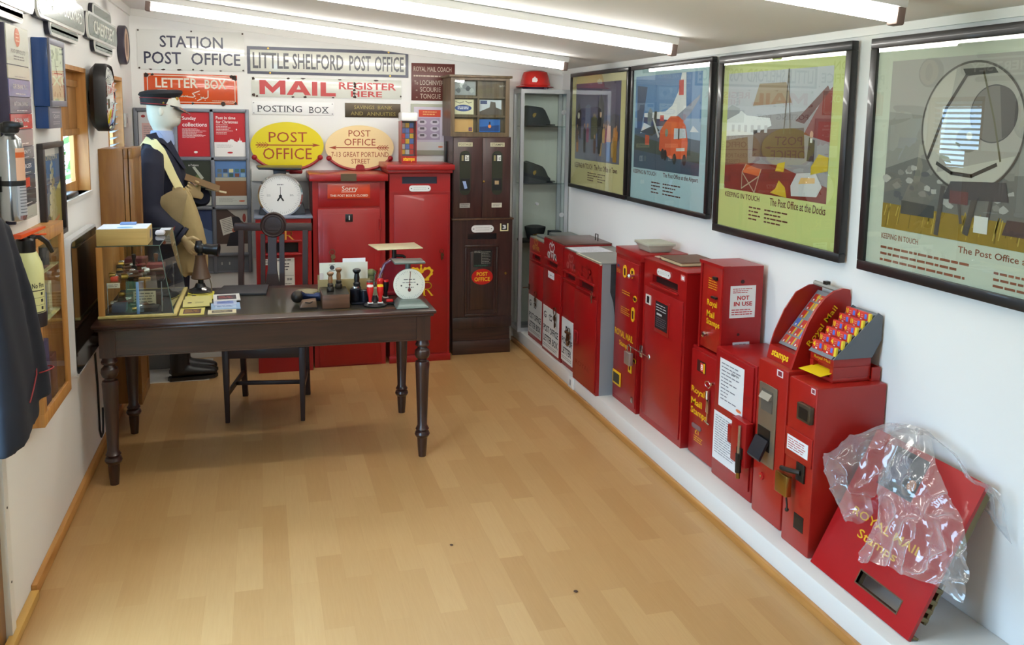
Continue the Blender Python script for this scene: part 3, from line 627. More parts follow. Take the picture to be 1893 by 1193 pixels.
b = B(ink(224, 224, 214)); b.fbox(F, .881, 1.004, .55, .765, .0, .002); G = Fr(F.p(0,0,.002), F.u, F.v); b.m(ink(60,60,60))
b.lines(G, .895, .99, .745, .758, 1, .5, .0004, 2, .1, .02); b.lines(G, .92, .975, .68, .735, 3, .4, .0004, 4, .3, .02); b.rect(G, .886, .999, .648, .650, .0004); b.lines(G, .955, .99, .615, .632, 2, .5, .0004, 5, .1, .012); b.lines(G, .89, .99, .565, .60, 3, .3, .0004, 6, .1, .02); part('notice', b, t)
b = B(ink(224, 222, 212)); b.fbox(F, .81, .846, .722, .76, 0, .002); G = Fr(F.p(0,0,.002), F.u, F.v); b.m(ink(70,70,70)); b.lines(G, .814, .842, .727, .755, 3, .45, .0004, 7, .2, .01); part('label', b, t)
b = B(DARKMET); b.fbox(F, 1.078, 1.086, .76, .80, 0, .004); part('lock', b, t)
# ---------------------------------------------------------------- red box with the Sorry plate
t = thing('post_box', 'red post box with sloping lid and orange Sorry THIS POST BOX IS CLOSED plate', 'post box', (1.37, .49, 0), 'old post boxes on the back wall')
y = .285; F = FB(y); b = B(RED2); b.box(1.128, 1.605, y, .695, 0, 1.262); b.fbox(F, 1.165, 1.568, 1.09, 1.25, 0, .004, .002); part('body', b, t)
b = B(RED2); b.box(1.106, 1.622, .252, .70, 1.262, 1.308, .004); part('lid', b, t)
b = B(mat('bronze_lid_plate', (96, 80, 60), .4, .5)); b.box(1.310, 1.412, .247, .2525, 1.264, 1.3085); b.box(1.310, 1.412, .247, .30, 1.3078, 1.3105); part('lid_plate', b, t)
d = B(RED2); d.fbox(F, 1.159, 1.571, .012, 1.078, 0, .012, .003); d.fbox(F, 1.19, 1.535, .05, 1.045, .012, .014, .001); do = part('door', d, t)
b = B(RED2); b.cyl((1.568, y-.013, .935), (1.568, y-.013, 1.006), .008, n=10); b.cyl((1.568, y-.013, .16), (1.568, y-.013, .23), .008, n=10); part('hinge', b, do)
b = B(BLACK); b.fbox(F, 1.338, 1.387, .991, 1.042, .012, .018, .002); b.m(ink(220,220,214)); b.rect(Fr(F.p(0,0,.018),F.u,F.v), 1.361, 1.367, 1.003, 1.032, .0005); part('keyhole', b, do)
key_ring(do, Fr(F.p(0,0,.012),F.u,F.v), 1.25, .79, 1.4)
b = B(mat('orange_plate', (198, 58, 14), .35, coat=.2)); b.fbox(F, 1.224, 1.503, 1.146, 1.24, .004, .01, .001); pl = part('closed_plate', b, t, 'orange plate')
b = B(ink(236, 224, 206)); G = Fr(F.p(0,0,.01),F.u,F.v); b.text(G, 'Sorry', 1.318, 1.421, 1.188, 1.228, .0005, .006); b.line(G, [(1.316,1.190),(1.405,1.190)], .003, .0006); b.text(G, 'THIS POST BOX IS CLOSED', 1.241, 1.489, 1.158, 1.173, .0005, .012); part('lettering', b, pl)
# ---------------------------------------------------------------- tall red box with a crown and cipher
t = thing('post_box', 'tall red post box with dark slot, white oval plate and yellow crown', 'post box', (1.845, .49, 0), 'old post boxes on the back wall')
y = .285; F = FB(y); b = B(RED2); b.box(1.634, 2.05, y+.02, .695, 0, 1.314); slot_front(b, F, 1.634, 2.05, 0, 1.314, 1.719, 1.959, 1.24, 1.288, .02, .018, mat('slot_blue_black', (34, 38, 58), .4)); b.fbox(F, 1.634, 2.05, 1.176, 1.186, 0, .004); part('body', b, t)
b = B(RED2); b.box(1.61, 2.075, .245, .655, 1.335, 1.372, .005); b.box(1.622, 2.062, .262, .655, 1.312, 1.336, .004); part('lid', b, t)
d = B(RED2); d.fbox(F, 1.664, 2.034, .06, 1.166, 0, .008, .002); do = part('door', d, t)
b = B(RED2); b.fbox(F, 1.628, 2.056, 0, .05, 0, .012, .002); part('plinth', b, t)
number_plate(t, F, 1.766, 1.915, 1.188, 1.229, .001)
G = Fr(F.p(0,0,.0085),F.u,F.v); b = B(goldp); crown(b, G, 1.848, .572, .155, .0005); serif_letter(b, G, 'R', 1.858, 1.93, .465, .562, .0005); serif_letter(b, G, 'E', 1.765, 1.838, .465, .562, .0005); part('cipher', b, do)
key_ring(do, G, 1.99, .775, 1.1, True)
# ---------------------------------------------------------------- dark wooden posting cabinet, stamp machine, postcard case
t = thing('posting_cabinet', 'dark wooden posting cabinet with slot and red POST OFFICE oval sticker', 'post box', (2.30, .5, 0), 'wooden post office furniture in the corner')
y = .372; F = FB(y); b = B(DWOOD); b.box(2.087, 2.523, y+.03, .69, .2, .975); slot_front(b, F, 2.087, 2.523, .2, .975, 2.197, 2.408, .836, .877, .03, .028, BLACK)
b.fbox(F, 2.087, 2.523, .2, .275, 0, .012, .002); part('body', b, t)
b = B(DWOODX); b.box(2.098, 2.52, .40, .69, 0, .2); b.box(2.094, 2.522, .385, .40, 0, .098, .003); part('plinth', b, t)
b = B(BROWNW); b.box(2.08, 2.53, y-.01, .695, .975, .986, .002); part('top', b, t)
d = B(DWOOD); P = [(2.184,.292),(2.412,.292),(2.412,.789),(2.184,.789)]
for q in ((2.176,2.42,.284,.30),(2.176,2.42,.781,.797),(2.176,2.192,.30,.781),(2.404,2.42,.30,.781)): d.fbox(F, *q, 0, .012, .004)
d.fbox(F, 2.215, 2.385, .33, .75, 0, .008, .006); do = part('door', d, t)
G = Fr(F.p(0,0,.008),F.u,F.v)
b = B(ink(24, 28, 28, .4)); b.rect(G, 2.238, 2.371, .639, .761, .0005); b.m(ink(150,150,140)); b.lines(G, 2.243, 2.296, .74, .757, 2, .5, .001, 3, .2, .02); b.lines(G, 2.30, 2.366, .66, .752, 8, .28, .001, 8, .3, .012); b.m(ink(70,120,96)); b.lines(G, 2.243, 2.366, .643, .655, 2, .4, .001, 5, .3, .02); b.m(ink(170,170,160)); b.rect(G, 2.297, 2.2985, .66, .752, .001); part('collection_card', b, do)
b = B(ink(190, 26, 22, .35)); b.oval(G, 2.303, .568, .078, .057, .0006, 40); b.m(ink(240, 196, 30)); b.text(G, 'POST', 2.262, 2.342, .574, .602, .001, .02); b.text(G, 'OFFICE', 2.245, 2.36, .536, .566, .001, .02); part('oval_sticker', b, do)
b = B(BRASS); b.lathe([(0,0),(.010,0),(.008,.006),(0,.009)], F.p(2.478,.586,.0), F.n, 14); part('knob', b, t)
number_plate(t, F, 2.222, 2.384, .886, .937, .001)
b = B(ink(232, 222, 170)); b.fbox(F, 2.432, 2.44, .892, .946, .0, .004); b.fbox(F, 2.484, 2.492, .892, .946, 0, .004); b.fbox(F, 2.44, 2.484, .892, .90, 0, .004); b.m(BLACK); b.fbox(F, 2.44, 2.484, .90, .942, 0, .002); b.m(ink(230,230,230)); b.text(Fr(F.p(0,0,.002),F.u,F.v), '3', 2.45, 2.475, .906, .936, .0006, .04); part('number_tab', b, t)
t = thing('stamp_machine', 'brown wooden two-column stamp machine standing on the dark posting cabinet', 'stamp machine', (2.30, .53, .986), 'wooden post office furniture in the corner')
MW = wood('reddish_dark_wood', (44, 22, 20), (72, 40, 34), .38, .25, 2, 10); y = .382; F = FB(y)
b = B(MW); b.box(2.088, 2.506, y, .69, .986, 1.557); part('body', b, t)
b = B(MW); b.fbox(F, 2.092, 2.296, .992, 1.55, 0, .008, .002); d1 = part('door', b, t); b = B(MW); b.fbox(F, 2.30, 2.503, .992, 1.55, 0, .008, .002); d2 = part('door', b, t)
strip = mat('dark_green_strip', (56, 58, 46), .35, .4)
for do, c, txt, num in ((d1, 2.174, 'POSTAGE', '2'), (d2, 2.405, 'STAMPS', '1')):
    G = Fr(F.p(0,0,.008),F.u,F.v); capw = .039
    b = B(strip); capsule(b, Fr(G.p(0,0,0), G.v, -G.u), 1.15, 1.462, -c-capw, -c+capw, .0003, .003); so = part('coin_strip', b, do)
    b = B(ink(16,16,16)); b.fbox(G, c-.03, c+.03, 1.385, 1.44, .003, .005); b.m(ink(226,226,216)); b.fbox(G, c-.002, c+.026, 1.39, 1.43, .005, .006); b.m(ink(30,30,30)); b.text(Fr(G.p(0,0,.006),G.u,G.v), num+'d', c+.002, c+.022, 1.397, 1.424, .0005, .01); b.m(ink(140,130,90)); b.fbox(G, c-.026, c-.012, 1.39, 1.43, .005, .006); part('price_window', b, so)
    b = B(ink(14,14,14)); b.fbox(G, c-.032, c+.032, 1.185, 1.268, .003, .006); b.m(ink(150,170,210) if do is d1 else ink(180,150,110)); b.poly(Fr(G.p(0,0,.007),G.u,G.v), [(c-.02,1.25),(c+.004,1.25),(c+.016,1.20),(c-.004,1.195)][::-1] if do is d1 else [(c-.018,1.225),(c+.012,1.225),(c+.012,1.252),(c-.018,1.252)], .0005); part('stamp_chute', b, so)
    b = B(mat('aged_label', (186, 178, 146), .5)); b.fbox(G, c-.052, c+.052, 1.49, 1.519, 0, .003); b.m(ink(80,74,60)); b.text(Fr(G.p(0,0,.003),G.u,G.v), txt, c-.044, c+.044, 1.497, 1.512, .0005, .01); part('name_label', b, do)
    b = B(ink(156,150,140) if do is d1 else ink(206,200,180)); b.fbox(G, c-.037, c+.037, 1.062, 1.094, 0, .002); b.m(ink(100,96,90)); b.lines(Fr(G.p(0,0,.002),G.u,G.v), c-.03, c+.03, 1.068, 1.09, 2, .4, .0005, 4, .2, .014); part('instruction_label', b, do)
b = B(BRASS); b.lathe([(0,0),(.009,0),(.006,.004),(0,.005)], F.p(2.31,1.245,.008), F.n, 12); part('lock', b, d2)
t = thing('postcard_case', 'glazed oak case of six pigeonholes with postcards, on top of the stamp machine', 'display case', (2.285, .55, 1.558), 'wooden post office furniture in the corner')
y = .40; F = FB(y); OAK = wood('grey_oak', (74, 58, 40), (112, 92, 64), .45, .15, 2, 10)
b = B(OAK); b.box(2.075, 2.496, .68, .69, 1.558, 1.965); b.box(2.075, 2.103, y, .68, 1.558, 1.965); b.box(2.468, 2.496, y, .68, 1.558, 1.965); b.box(2.103, 2.468, y, .68, 1.558, 1.588); b.box(2.103, 2.468, y, .68, 1.948, 1.965); part('case', b, t)
b = B(OAK); b.box(2.06, 2.512, y-.02, .695, 1.965, 1.982, .004); part('cornice', b, t)
b = B(OAK); b.box(2.269, 2.284, y+.02, .458, 1.588, 1.948); 
for z in (1.70, 1.832): b.box(2.103, 2.269, y+.02, .458, z-.008, z+.008); b.box(2.284, 2.468, y+.02, .458, z-.008, z+.008)
b.box(2.103, 2.468, .458, .463, 1.588, 1.948); part('pigeonholes', b, t)
b = B(GLASS); b.box(2.103, 2.468, y+.012, y+.015, 1.588, 1.948); part('pane', b, t)
Fc = FB(.448)
def card(label, u0, u1, v0, v1, base, draw):
    b = B(base); b.fbox(Fc, u0, u1, v0, v1, 0, .002); o = single('postcard', b, label, 'postcard', 'postcards in the oak case')
    G = Fr(Fc.p(u0, v0, .002), Fc.u, Fc.v); b = B(); draw(b, G, u1-u0, v1-v0); part('print', b, o)
def c1(b, G, w, h):
    for i, c in enumerate([(90,94,96),(206,208,206),(120,122,124),(60,62,66),(176,178,176)]): b.m(ink(*c)); blob(b, G, w*(.2+.15*i), h*(.35+.13*(i*7 % 4)), h*.2, .0004+.0001*i, i+3)
def c2(b, G, w, h): b.m(ink(52,74,136)); b.oval(G, w*.48, h*.42, w*.42, h*.22, .0005, 28); b.m(ink(226,226,230)); b.lines(G, w*.2, w*.76, h*.32, h*.54, 2, .5, .001, 3, .1, .02); b.m(ink(60,56,60)); b.line(G, [(w*.1,h*.85),(w*.3,h*.75),(w*.5,h*.84)], .004, .0006); b.line(G, [(w*.6,h*.88),(w*.75,h*.76),(w*.9,h*.82)], .004, .0006)
def c3(b, G, w, h): b.m(ink(40,50,120)); b.rect(G, w*.78, w*.94, h*.06, h*.34, .0005); b.m(ink(150,80,60)); b.oval(G, w*.86, h*.2, .008, .01, .0008, 10)
def c4(b, G, w, h): b.m(ink(96,84,76)); b.poly(G, [(0,0),(w,0),(w,h*.35),(w*.75,h*.5),(w*.72,h*.85),(w*.5,h*.9),(w*.46,h*.5),(0,h*.2)], .0004); b.m(ink(66,76,116)); b.rect(G, .006, w*.34, h*.72, h*.94, .0005)
def c5(b, G, w, h): b.m(ink(26,66,128)); b.poly(G, [(.006,.006),(w-.006,.006),(w-.006,h*.55),(.006,h*.4)], .0004); b.m(ink(226,130,60)); b.oval(G, w*.5, h*.45, .012, .012, .0006, 14); b.m(ink(24,34,70)); b.rect(G, w*.46, w*.54, h*.5, h*.8, .0005)
card('grey engraved postcard, top row of the oak case', 2.108, 2.262, 1.845, 1.94, ink(150,152,152), c1)
card('cream card with a blue oval badge, second row of the oak case', 2.105, 2.248, 1.712, 1.815, ink(220,212,176), c2)
card('plain tan envelope with a small dark stamp, bottom row of the oak case', 2.102, 2.245, 1.59, 1.682, ink(206,160,98), c3)
card('postcard of a ruined castle on a rock, second row of the oak case', 2.291, 2.45, 1.712, 1.815, ink(206,210,216), c4)
card('deep blue postcard with an orange glow, bottom row of the oak case', 2.289, 2.442, 1.59, 1.68, ink(40,100,176), c5)
# ---------------------------------------------------------------- small stamp dispenser on the tall red box
t = thing('stamp_dispenser', 'small stamp booklet dispenser with clear front on the tall red post box', 'dispenser', (1.79, .45, 1.372)); y = .42; F = FB(y)
b = B(ORED); b.box(1.737, 1.842, y, .56, 1.372, 1.42); b.box(1.737, 1.842, .55, .56, 1.42, 1.66); b.box(1.737, 1.741, y, .55, 1.42, 1.66); b.box(1.838, 1.842, y, .55, 1.42, 1.66); part('case', b, t)
b = B(goldp); b.text(F, 'stamps', 1.748, 1.828, 1.38, 1.412, .0006, .03); part('lettering', b, t)
b = B(mat('white_header', (240, 240, 236), .3)); b.box(1.735, 1.848, y-.01, .56, 1.66, 1.72, .012); part('header', b, t)
b = B(ink(90,92,100)); b.box(1.742, 1.837, .50, .505, 1.42, 1.658); rnd = random.Random(4); G = FB(.50)
for r in range(6):
    for c in range(3): b.m(ink(*[(206,60,44),(226,180,50),(98,120,190),(200,196,190),(206,60,44)][rnd.randrange(5)])); b.fbox(G, 1.746+c*.03, 1.772+c*.03, 1.43+r*.037, 1.462+r*.037, .0005, .004+.002*rnd.random())
part('booklet_card', b, t); b = B(GLASS); b.box(1.741, 1.838, y, y+.002, 1.42, 1.66); part('clear_front', b, t)
# ---------------------------------------------------------------- big dial scale
t = thing('dial_scale', 'large counter scale with white round dial and flat pan on a red post box', 'scale', (.935, .42, 1.036)); y = .335
DG = mat('dark_grey_enamel', (74, 78, 84), .35, .3); cx, cz, r = .925, 1.168, .137
b = B(DG); b.hexa([(.785,y-.01,1.0375),(1.09,y-.01,1.0375),(1.085,.56,1.0375),(.79,.56,1.0375),(.83,y+.02,1.275),(1.025,y+.02,1.275),(1.02,.52,1.275),(.835,.52,1.275)], .012); part('housing', b, t)
b = B(CHROME); b.lathe([(r-.006,-.004),(r+.006,.0),(r+.006,.022),(r-.004,.026)], (cx, y-.002, cz), (0,-1,0), 48, cap=False); part('rim', b, t)
b = B(mat('dial_white', (240, 240, 236), .25, coat=.5)); b.lathe([(0,.018),(r-.003,.018),(r-.003,0)], (cx, y-.002, cz), (0,-1,0), 48, cap=False); fo = part('dial_face', b, t)
F = FB(y-.0205); b = B(ink(120,122,124))
for i in range(60): a = 2*PI*i/60; l = .012 if i % 5 else .02; b.line(F, [(cx+(r-.012)*math.cos(a), cz+(r-.012)*math.sin(a)), (cx+(r-.012-l)*math.cos(a), cz+(r-.012-l)*math.sin(a))], .0014, .0004)
b.lines(F, cx-.02, cx+.02, cz+.066, cz+.074, 1, .7, .0005, 3, 0, .01); b.lines(F, cx-.085, cx-.06, cz-.006, cz+.006, 2, .4, .0005, 3, .1, .01); b.lines(F, cx+.06, cx+.085, cz-.006, cz+.006, 2, .4, .0005, 3, .1, .01); b.m(ink(30,30,32)); b.line(F, [(cx, cz-.01), (cx, cz+.055)], .003, .001); b.line(F, [(cx-.018, cz-.035), (cx, cz-.008), (cx+.018, cz-.035)], .010, .001); b.oval(F, cx, cz-.006, .010, .010, .0012, 14); part('dial_marks', b, fo)
b = B(DG); b.box(.885, .965, .36, .48, 1.275, 1.335, .006); part('neck', b, t)
b = B(mat('pan_black', (44, 46, 48), .3, .4)); b.hexa([(.79,.28,1.338),(1.06,.28,1.334),(1.075,.54,1.338),(.775,.54,1.338),(.79,.28,1.352),(1.06,.28,1.348),(1.075,.54,1.352),(.775,.54,1.352)], .003); part('pan', b, t)
b = B(mat('cradle_red', (150, 24, 30), .35)); b.box(.99, 1.08, .57, .62, 1.29, 1.322, .01); o = single('red_casting', b, 'small red iron casting behind the pan of the large dial scale', 'casting')
# ---------------------------------------------------------------- glass cabinet in the corner, helmets and cap
ALU = mat('brushed_aluminium', (190, 192, 194), .35, .6)
t = thing('glass_cabinet', 'tall narrow glass display cabinet with aluminium frame on the white ledge', 'display cabinet', (2.80, .60, H)); xa, xb, ya, yb = 2.612, 2.984, .505, .70; za, zb = H, 1.90
b = B(ALU)
for x in (xa, xb-.026):
    for yy in (ya, yb-.022): b.box(x, x+.026, yy, yy+.022, za, zb)
for (z, hh) in ((za, .03), (zb-.03, .03)): b.box(xa+.026, xb-.026, ya, ya+.022, z, z+hh); b.box(xa+.026, xb-.026, yb-.022, yb, z, z+hh); b.box(xa, xa+.02, ya+.022, yb-.022, z, z+hh); b.box(xb-.02, xb, ya+.022, yb-.022, z, z+hh)
b.box(xa+.02, xb-.02, ya+.022, yb-.022, zb-.012, zb-.004); b.box(xa+.02, xb-.02, ya+.022, yb-.022, za, za+.008)
part('frame', b, t)
b = B(GLASS); b.box(xa+.026, xb-.026, ya+.01, ya+.013, za+.03, zb-.03); fo = part('front_pane', b, t)
b = B(GLASS); b.box(xa+.008, xa+.011, ya+.022, yb-.022, za+.03, zb-.03); part('side_pane', b, t)
b = B(GLASS); b.box(xa+.026, xb-.026, yb-.010, yb-.007, za+.03, zb-.03); part('back_pane', b, t)
for z in (1.64, 1.222):
    b = B(glass('shelf_glass', (226, 234, 234))); b.box(xa+.02, xb-.02, ya+.016, yb-.03, z-.012, z-.004, .002); part('shelf', b, t)
for z in (1.736, .985):
    b = B(ALU); b.lathe([(0,0),(.018,0),(.018,.006),(0,.008)], (2.94, ya+.01, z), (0,-1,0), 20); part('door_lock', b, fo)
b = B(ALU); b.cyl((2.745, ya+.01, 1.07), (2.745, ya-.012, 1.07), .011, n=14); part('door_knob', b, fo)
felt = mat('dark_felt', (38, 42, 44), .85, var=.1, scale=40)
def helmet(label, cx, cy, z, tilt):
    t = thing('postman_shako', label, 'hat', (cx, cy, z), 'hats in the glass cabinet')
    b = B(felt); R = []
    for hgt, rx, ry, dx in ((0,.108,.072,-.006),(.03,.108,.073,-.008),(.08,.098,.070,-.016),(.122,.084,.062,-.024),(.138,.064,.05,-.024)):
        R.append([Vector((cx+dx+rx*math.cos(a), cy+ry*math.sin(a), z+hgt+tilt*rx*math.cos(a)*(1 if hgt > .05 else .0)+.001)) for a in [2*PI*i/28 for i in range(28)]])
    b.loft(R); part('crown', b, t)
    b = B(mat('patent_black', (20, 22, 24), .25, coat=.4)); b.prism(FT(z), [(cx+.03,cy-.062),(cx+.1,cy-.055),(cx+.135,cy-.02),(cx+.138,cy+.02),(cx+.1,cy+.05),(cx+.03,cy+.05)], .002, .012); part('peak', b, t)
    b = B(BRASS); b.lathe([(0,0),(.02,0),(.018,.004),(0,.006)], (cx-.035, cy-.064, z+.075), (0,-1,0), 18); part('badge', b, t)
helmet('dark stiff postman hat with brass badge on the top shelf of the glass cabinet', 2.765, .605, 1.637, -.12)
helmet('dark stiff postman hat on the middle shelf of the glass cabinet', 2.775, .605, 1.219, -.35)
t = thing('peaked_hat', 'black peaked cap with gold badge at the bottom of the glass cabinet', 'cap', (2.765, .60, .80), 'hats in the glass cabinet')
b = B(mat('black_felt', (16, 16, 18), .8)); b.lathe([(.06,0),(.066,.035),(.078,.075),(.079,.09),(.04,.1),(0,.102)], (2.765,.60,.80), (0,0,1), 26); part('crown', b, t); b = B(BRASS); b.oval(FB(.519), 2.762, .838, .026, .010, 0, 18); b.rect(FB(.5185), 2.722, 2.802, .836, .841, 0); part('badge', b, t)
b = B(DARKMET); b.box(2.645, 2.95, ya+.018, yb-.034, .78, .797); single('wooden_block', b, 'dark plinth board under the black cap in the glass cabinet', 'board')
b = B(mat('navy_box', (34, 38, 48), .5)); b.box(2.868, 2.952, .53, .62, .797, .86, .004); o = single('small_box', b, 'small navy blue box beside the cap in the glass cabinet', 'box'); b = B(ink(206,100,50)); b.rect(FB(.5295), 2.872, 2.884, .81, .85, 0); part('orange_label', b, o)
t = thing('safety_helmet', 'red safety helmet with white badge on top of the glass cabinet', 'helmet', (2.745, .60, zb)); hm = mat('helmet_red', (196, 40, 34), .25, coat=.4)
b = B(hm); b.lathe([(.114,.02),(.107,.055),(.096,.10),(.086,.124),(.06,.134),(0,.137)], (2.745,.60,zb), (0,0,1), 32); part('shell', b, t); b = B(hm); b.lathe([(.105,.022),(.138,.014),(.14,.018),(.108,.032)], (2.742,.60,zb), (0,0,1), 32, cap=False); part('brim', b, t)
b = B(ink(236,230,226)); q = Fr((2.71,.497,zb+.064),(1,0,0),(0,.12,1)); b.rect(q, -.02, .02, -.016, .004, .001); b.oval(q, -.01, .006, .009, .010, .0012, 12); b.oval(q, .01, .006, .009, .010, .0012, 12); b.oval(q, 0, .014, .007, .010, .0014, 12); part('badge', b, t)
b = B(ink(70,52,80)); b.lathe([(.09,0),(.1,.02)], (2.745,.60,zb), (0,0,1), 28, cap=False); b.lathe([(0,0),(.012,0),(.012,.016)], (2.79,.50,zb+.0), (0,0,1), 12); part('headband', b, t)
# ================================================================== BOXES ON THE LEDGE, RIGHT WALL
def at(F, k): return Fr(F.p(0, 0, k), F.u, F.v)
darkred = mat('dull_red', (150, 22, 24), 0.4, coat=0.15)
def cipher(b, G, kind, u0, u1, v0, v1):
    w, h = u1-u0, v1-v0
    if kind == 'ER': serif_letter(b, G, 'E', u0, u0+w*.40, v0, v0+h*.8, .0); serif_letter(b, G, 'R', u0+w*.52, u1, v0, v0+h*.8, .0); crown(b, G, (u0+u1)/2, v0+h*.62, w*.22, .0003)
    else:
        crown(b, G, (u0+u1)/2, v0+h*.55, w*.5, .0)
        b.line(G, [(u0+w*.30,v0+h*.42),(u0+w*.12,v0+h*.46),(u0+w*.05,v0+h*.25),(u0+w*.14,v0+h*.06),(u0+w*.30,v0+h*.12),(u0+w*.30,v0+h*.26),(u0+w*.2,v0+h*.26)], w*.07, .0)
        b.line(G, [(u0+w*.68,v0+h*.04),(u0+w*.68,v0+h*.46),(u0+w*.86,v0+h*.46),(u0+w*.93,v0+h*.36),(u0+w*.86,v0+h*.27),(u0+w*.7,v0+h*.27)], w*.07, .0); b.line(G, [(u0+w*.8,v0+h*.26),(u0+w*.95,v0+h*.05)], w*.07, .0)
        b.line(G, [(u0+w*.42,v0+h*.5),(u0+w*.5,v0+h*.1),(u0+w*.56,v0+h*.4)], w*.05, .0)
    
def lamp_box(label, x, y0, y1, z1, crest, ccol, cb, slot, top, topm, side=None, plate=None, plate_rgb=(226,226,220), lines=()):
    """wall letter box: front sheet with hooded slot, cipher, door with an enamel notice; u runs towards the camera"""
    t = thing('letter_box', label, 'letter box', ((x+W)/2, (y0+y1)/2, H), 'wall letter boxes on the white ledge'); F = FR(x); u0, u1 = -y1, -y0
    b = B(RED); slot_front(b, F, u0, u1, H, z1, slot[0], slot[1], slot[2], slot[3], .02, .018, mat('slot_dark_red', (70, 12, 12), .5))
    b.m(side or RED); b.box(x+.02, W-.006, y0, y1, H, z1-.001); part('body', b, t)
    b = B(topm); b.box(x+.004, W-.004, y0-.003, y1+.003, z1, z1+top, .002); part('top', b, t)
    b = B(RED); b.fbox(F, slot[0]-.03, slot[1]+.03, slot[3], slot[3]+.012, 0, .012, .003); b.fbox(F, slot[0]-.03, slot[1]+.03, slot[2]-.014, slot[2]-.003, 0, .010, .003); part('slot_hood', b, t)
    d = B(RED); d.fbox(F, u0+.012, u1-.012, H+.015, slot[2]-.03, 0, .006, .002); do = part('door', d, t)
    b = B(ccol); cipher(b, at(F, .0012), crest, *cb); part('cipher', b, t)
    if plate:
        b = B(mat('notice_%d' % plate_rgb[0], plate_rgb, .3, coat=.3)); b.fbox(F, plate[0], plate[1], plate[2], plate[3], .006, .009); G = at(F, .009); po = part('notice_plate', b, do)
        b = B(ink(40,40,44)); w, h = plate[1]-plate[0], plate[3]-plate[2]
        for s_, a, c, e, f in lines: b.text(G, s_, plate[0]+w*a, plate[0]+w*c, plate[2]+h*e, plate[2]+h*f, .0005, .02)
        b.lines(G, plate[0]+w*.06, plate[1]-w*.06, plate[2]+h*.05, plate[2]+h*.13, 2, .3, .0005, 4, .1, .02); part('lettering', b, po)
        b = B(ink(40,40,44)); crown(b, G, plate[0]+w*.5, plate[2]+h*.72, w*.2, .0005); part('crown_print', b, po)
    return t, do, F
silver = ink(206, 200, 196, .3); oldgold = ink(190, 140, 70, .4)
oliveTop = mat('olive_grey_top', (132, 134, 122), .5, var=.1, scale=10); greyTop = mat('grey_top', (126, 124, 116), .45, var=.08, scale=12); brownTop = mat('red_brown_top', (96, 62, 52), .35, coat=.2, var=.1, scale=8)
L3 = [('POST OFFICE', .05, .97, .40, .56), ('LETTER BOX', .06, .97, .17, .33), ('G', .06, .22, .72, .88)]
tA, dA, F = lamp_box('red letter box next to the glass cabinet, grey-green top, farthest on the ledge', 2.665, .055, .405, .838, 'GR', oldgold, (-.335,-.165,.765,.825), (-.33,-.15,.70,.735), .012, oliveTop, plate=(-.375,-.075,.152,.43), plate_rgb=(196,196,190), lines=L3)
key_ring(dA, at(F,.012), -.19, .46, 1.6, True)
b = B(mat('rusty_key', (92, 62, 40), .5, .8)); b.fbox(F, -.39, -.37, .46, .50, .006, .01); b.tube([F.p(-.385,.475,.01), F.p(-.40,.47,.05)], .003, 6); part('door_latch', b, dA)
tB, dB, F = lamp_box('red letter box with silver cipher and small white tag, second from the glass cabinet', 2.655, -.35, .04, .888, 'GR', silver, (.03,.235,.765,.845), (.035,.245,.715,.752), .008, brownTop, plate=(-.005,.325,.14,.432), lines=L3)
key_ring(dB, at(F,.012), .27, .44, 2.0, True)
b = B(ink(222,220,224)); b.fbox(F, .085, .205, .636, .68, .006, .009); b.m(ink(90,90,96)); G = at(F,.009); b.oval(G, .1, .658, .005,.005,.0005,8); b.oval(G, .19, .658, .005,.005,.0005,8); b.rect(G, .13, .16, .655, .661, .0005); part('tag', b, dB)
tC, dC, F = lamp_box('red letter box with faded cipher and white sheet on top, third from the glass cabinet', 2.662, -.655, -.355, .872, 'GR', ink(170,80,76,.4), (.40,.575,.755,.835), (.395,.58,.69,.727), .006, greyTop, plate=(.365,.575,.149,.43), lines=[('POST OFFICE', .05, 1.25, .40, .56), ('LETTER BOX', .06, 1.22, .17, .33), ('E', .42, .56, .72, .88)] if False else [('POST OF', .05, .97, .40, .56), ('LETTER', .06, .9, .17, .33), ('E', .36, .52, .66, .84)])
key_ring(dC, at(F,.012), .53, .37, 1.6, True)
b = B(mat('rusty_key', (92, 62, 40), .5, .8)); b.tube([F.p(.47,.355,.02), F.p(.52,.365,.035), F.p(.56,.36,.02)], [.008,.010,.004], 8); b.tube([F.p(.5,.35,.02), F.p(.49,.30,.02), F.p(.51,.27,.02)], .006, 8); part('key_tag', b, dC)
t, d, F = lamp_box('red fronted letter box with grey sides and a dark worn patch, E R on front', 2.628, -1.045, -.66, .882, 'ER', ink(124,16,20,.4), (.765,.955,.77,.845), (.735,.965,.70,.745), .008, mat('grey_lid', (140,140,134), .5, var=.06, scale=8), side=mat('grey_side', (132,136,140), .5, var=.05, scale=5))
b = B(mat('worn_black_patch', (46,46,48), .7, var=.3, scale=30)); Q = FB(-1.0452); P = [(2.70,.8805),(2.985,.8805),(2.985,.40),(2.90,.34),(2.84,.36),(2.79,.45),(2.76,.52),(2.735,.56),(2.72,.66),(2.70,.72)]; b.poly(Q, P[::-1]); part('worn_patch', b, t)
b = B(ink(206,206,206)); blob(b, Q, 2.80, .74, .012, .0008, 3); part('paint_fleck', b, t)
b = B(mat('cream_seam', (206,196,168), .5)); b.box(2.632, 2.645, -1.046, -.659, .876, .8905); part('edge_strip', b, t)
key_ring(d, at(F,.006), .975, .70, 1.0); b = B(darkred); b.fbox(F, .70, .76, .35, .425, .006, .016, .003); b.m(ink(100,14,16)); b.rect(at(F,.016), .735, .752, .36, .415, .0005); part('lock_plate', b, d)
b = B(ink(120,18,22)); b.text(at(F,.0065), 'ROYAL', .72, .95, .222, .25, .0, 0); part('faint_lettering', b, d)
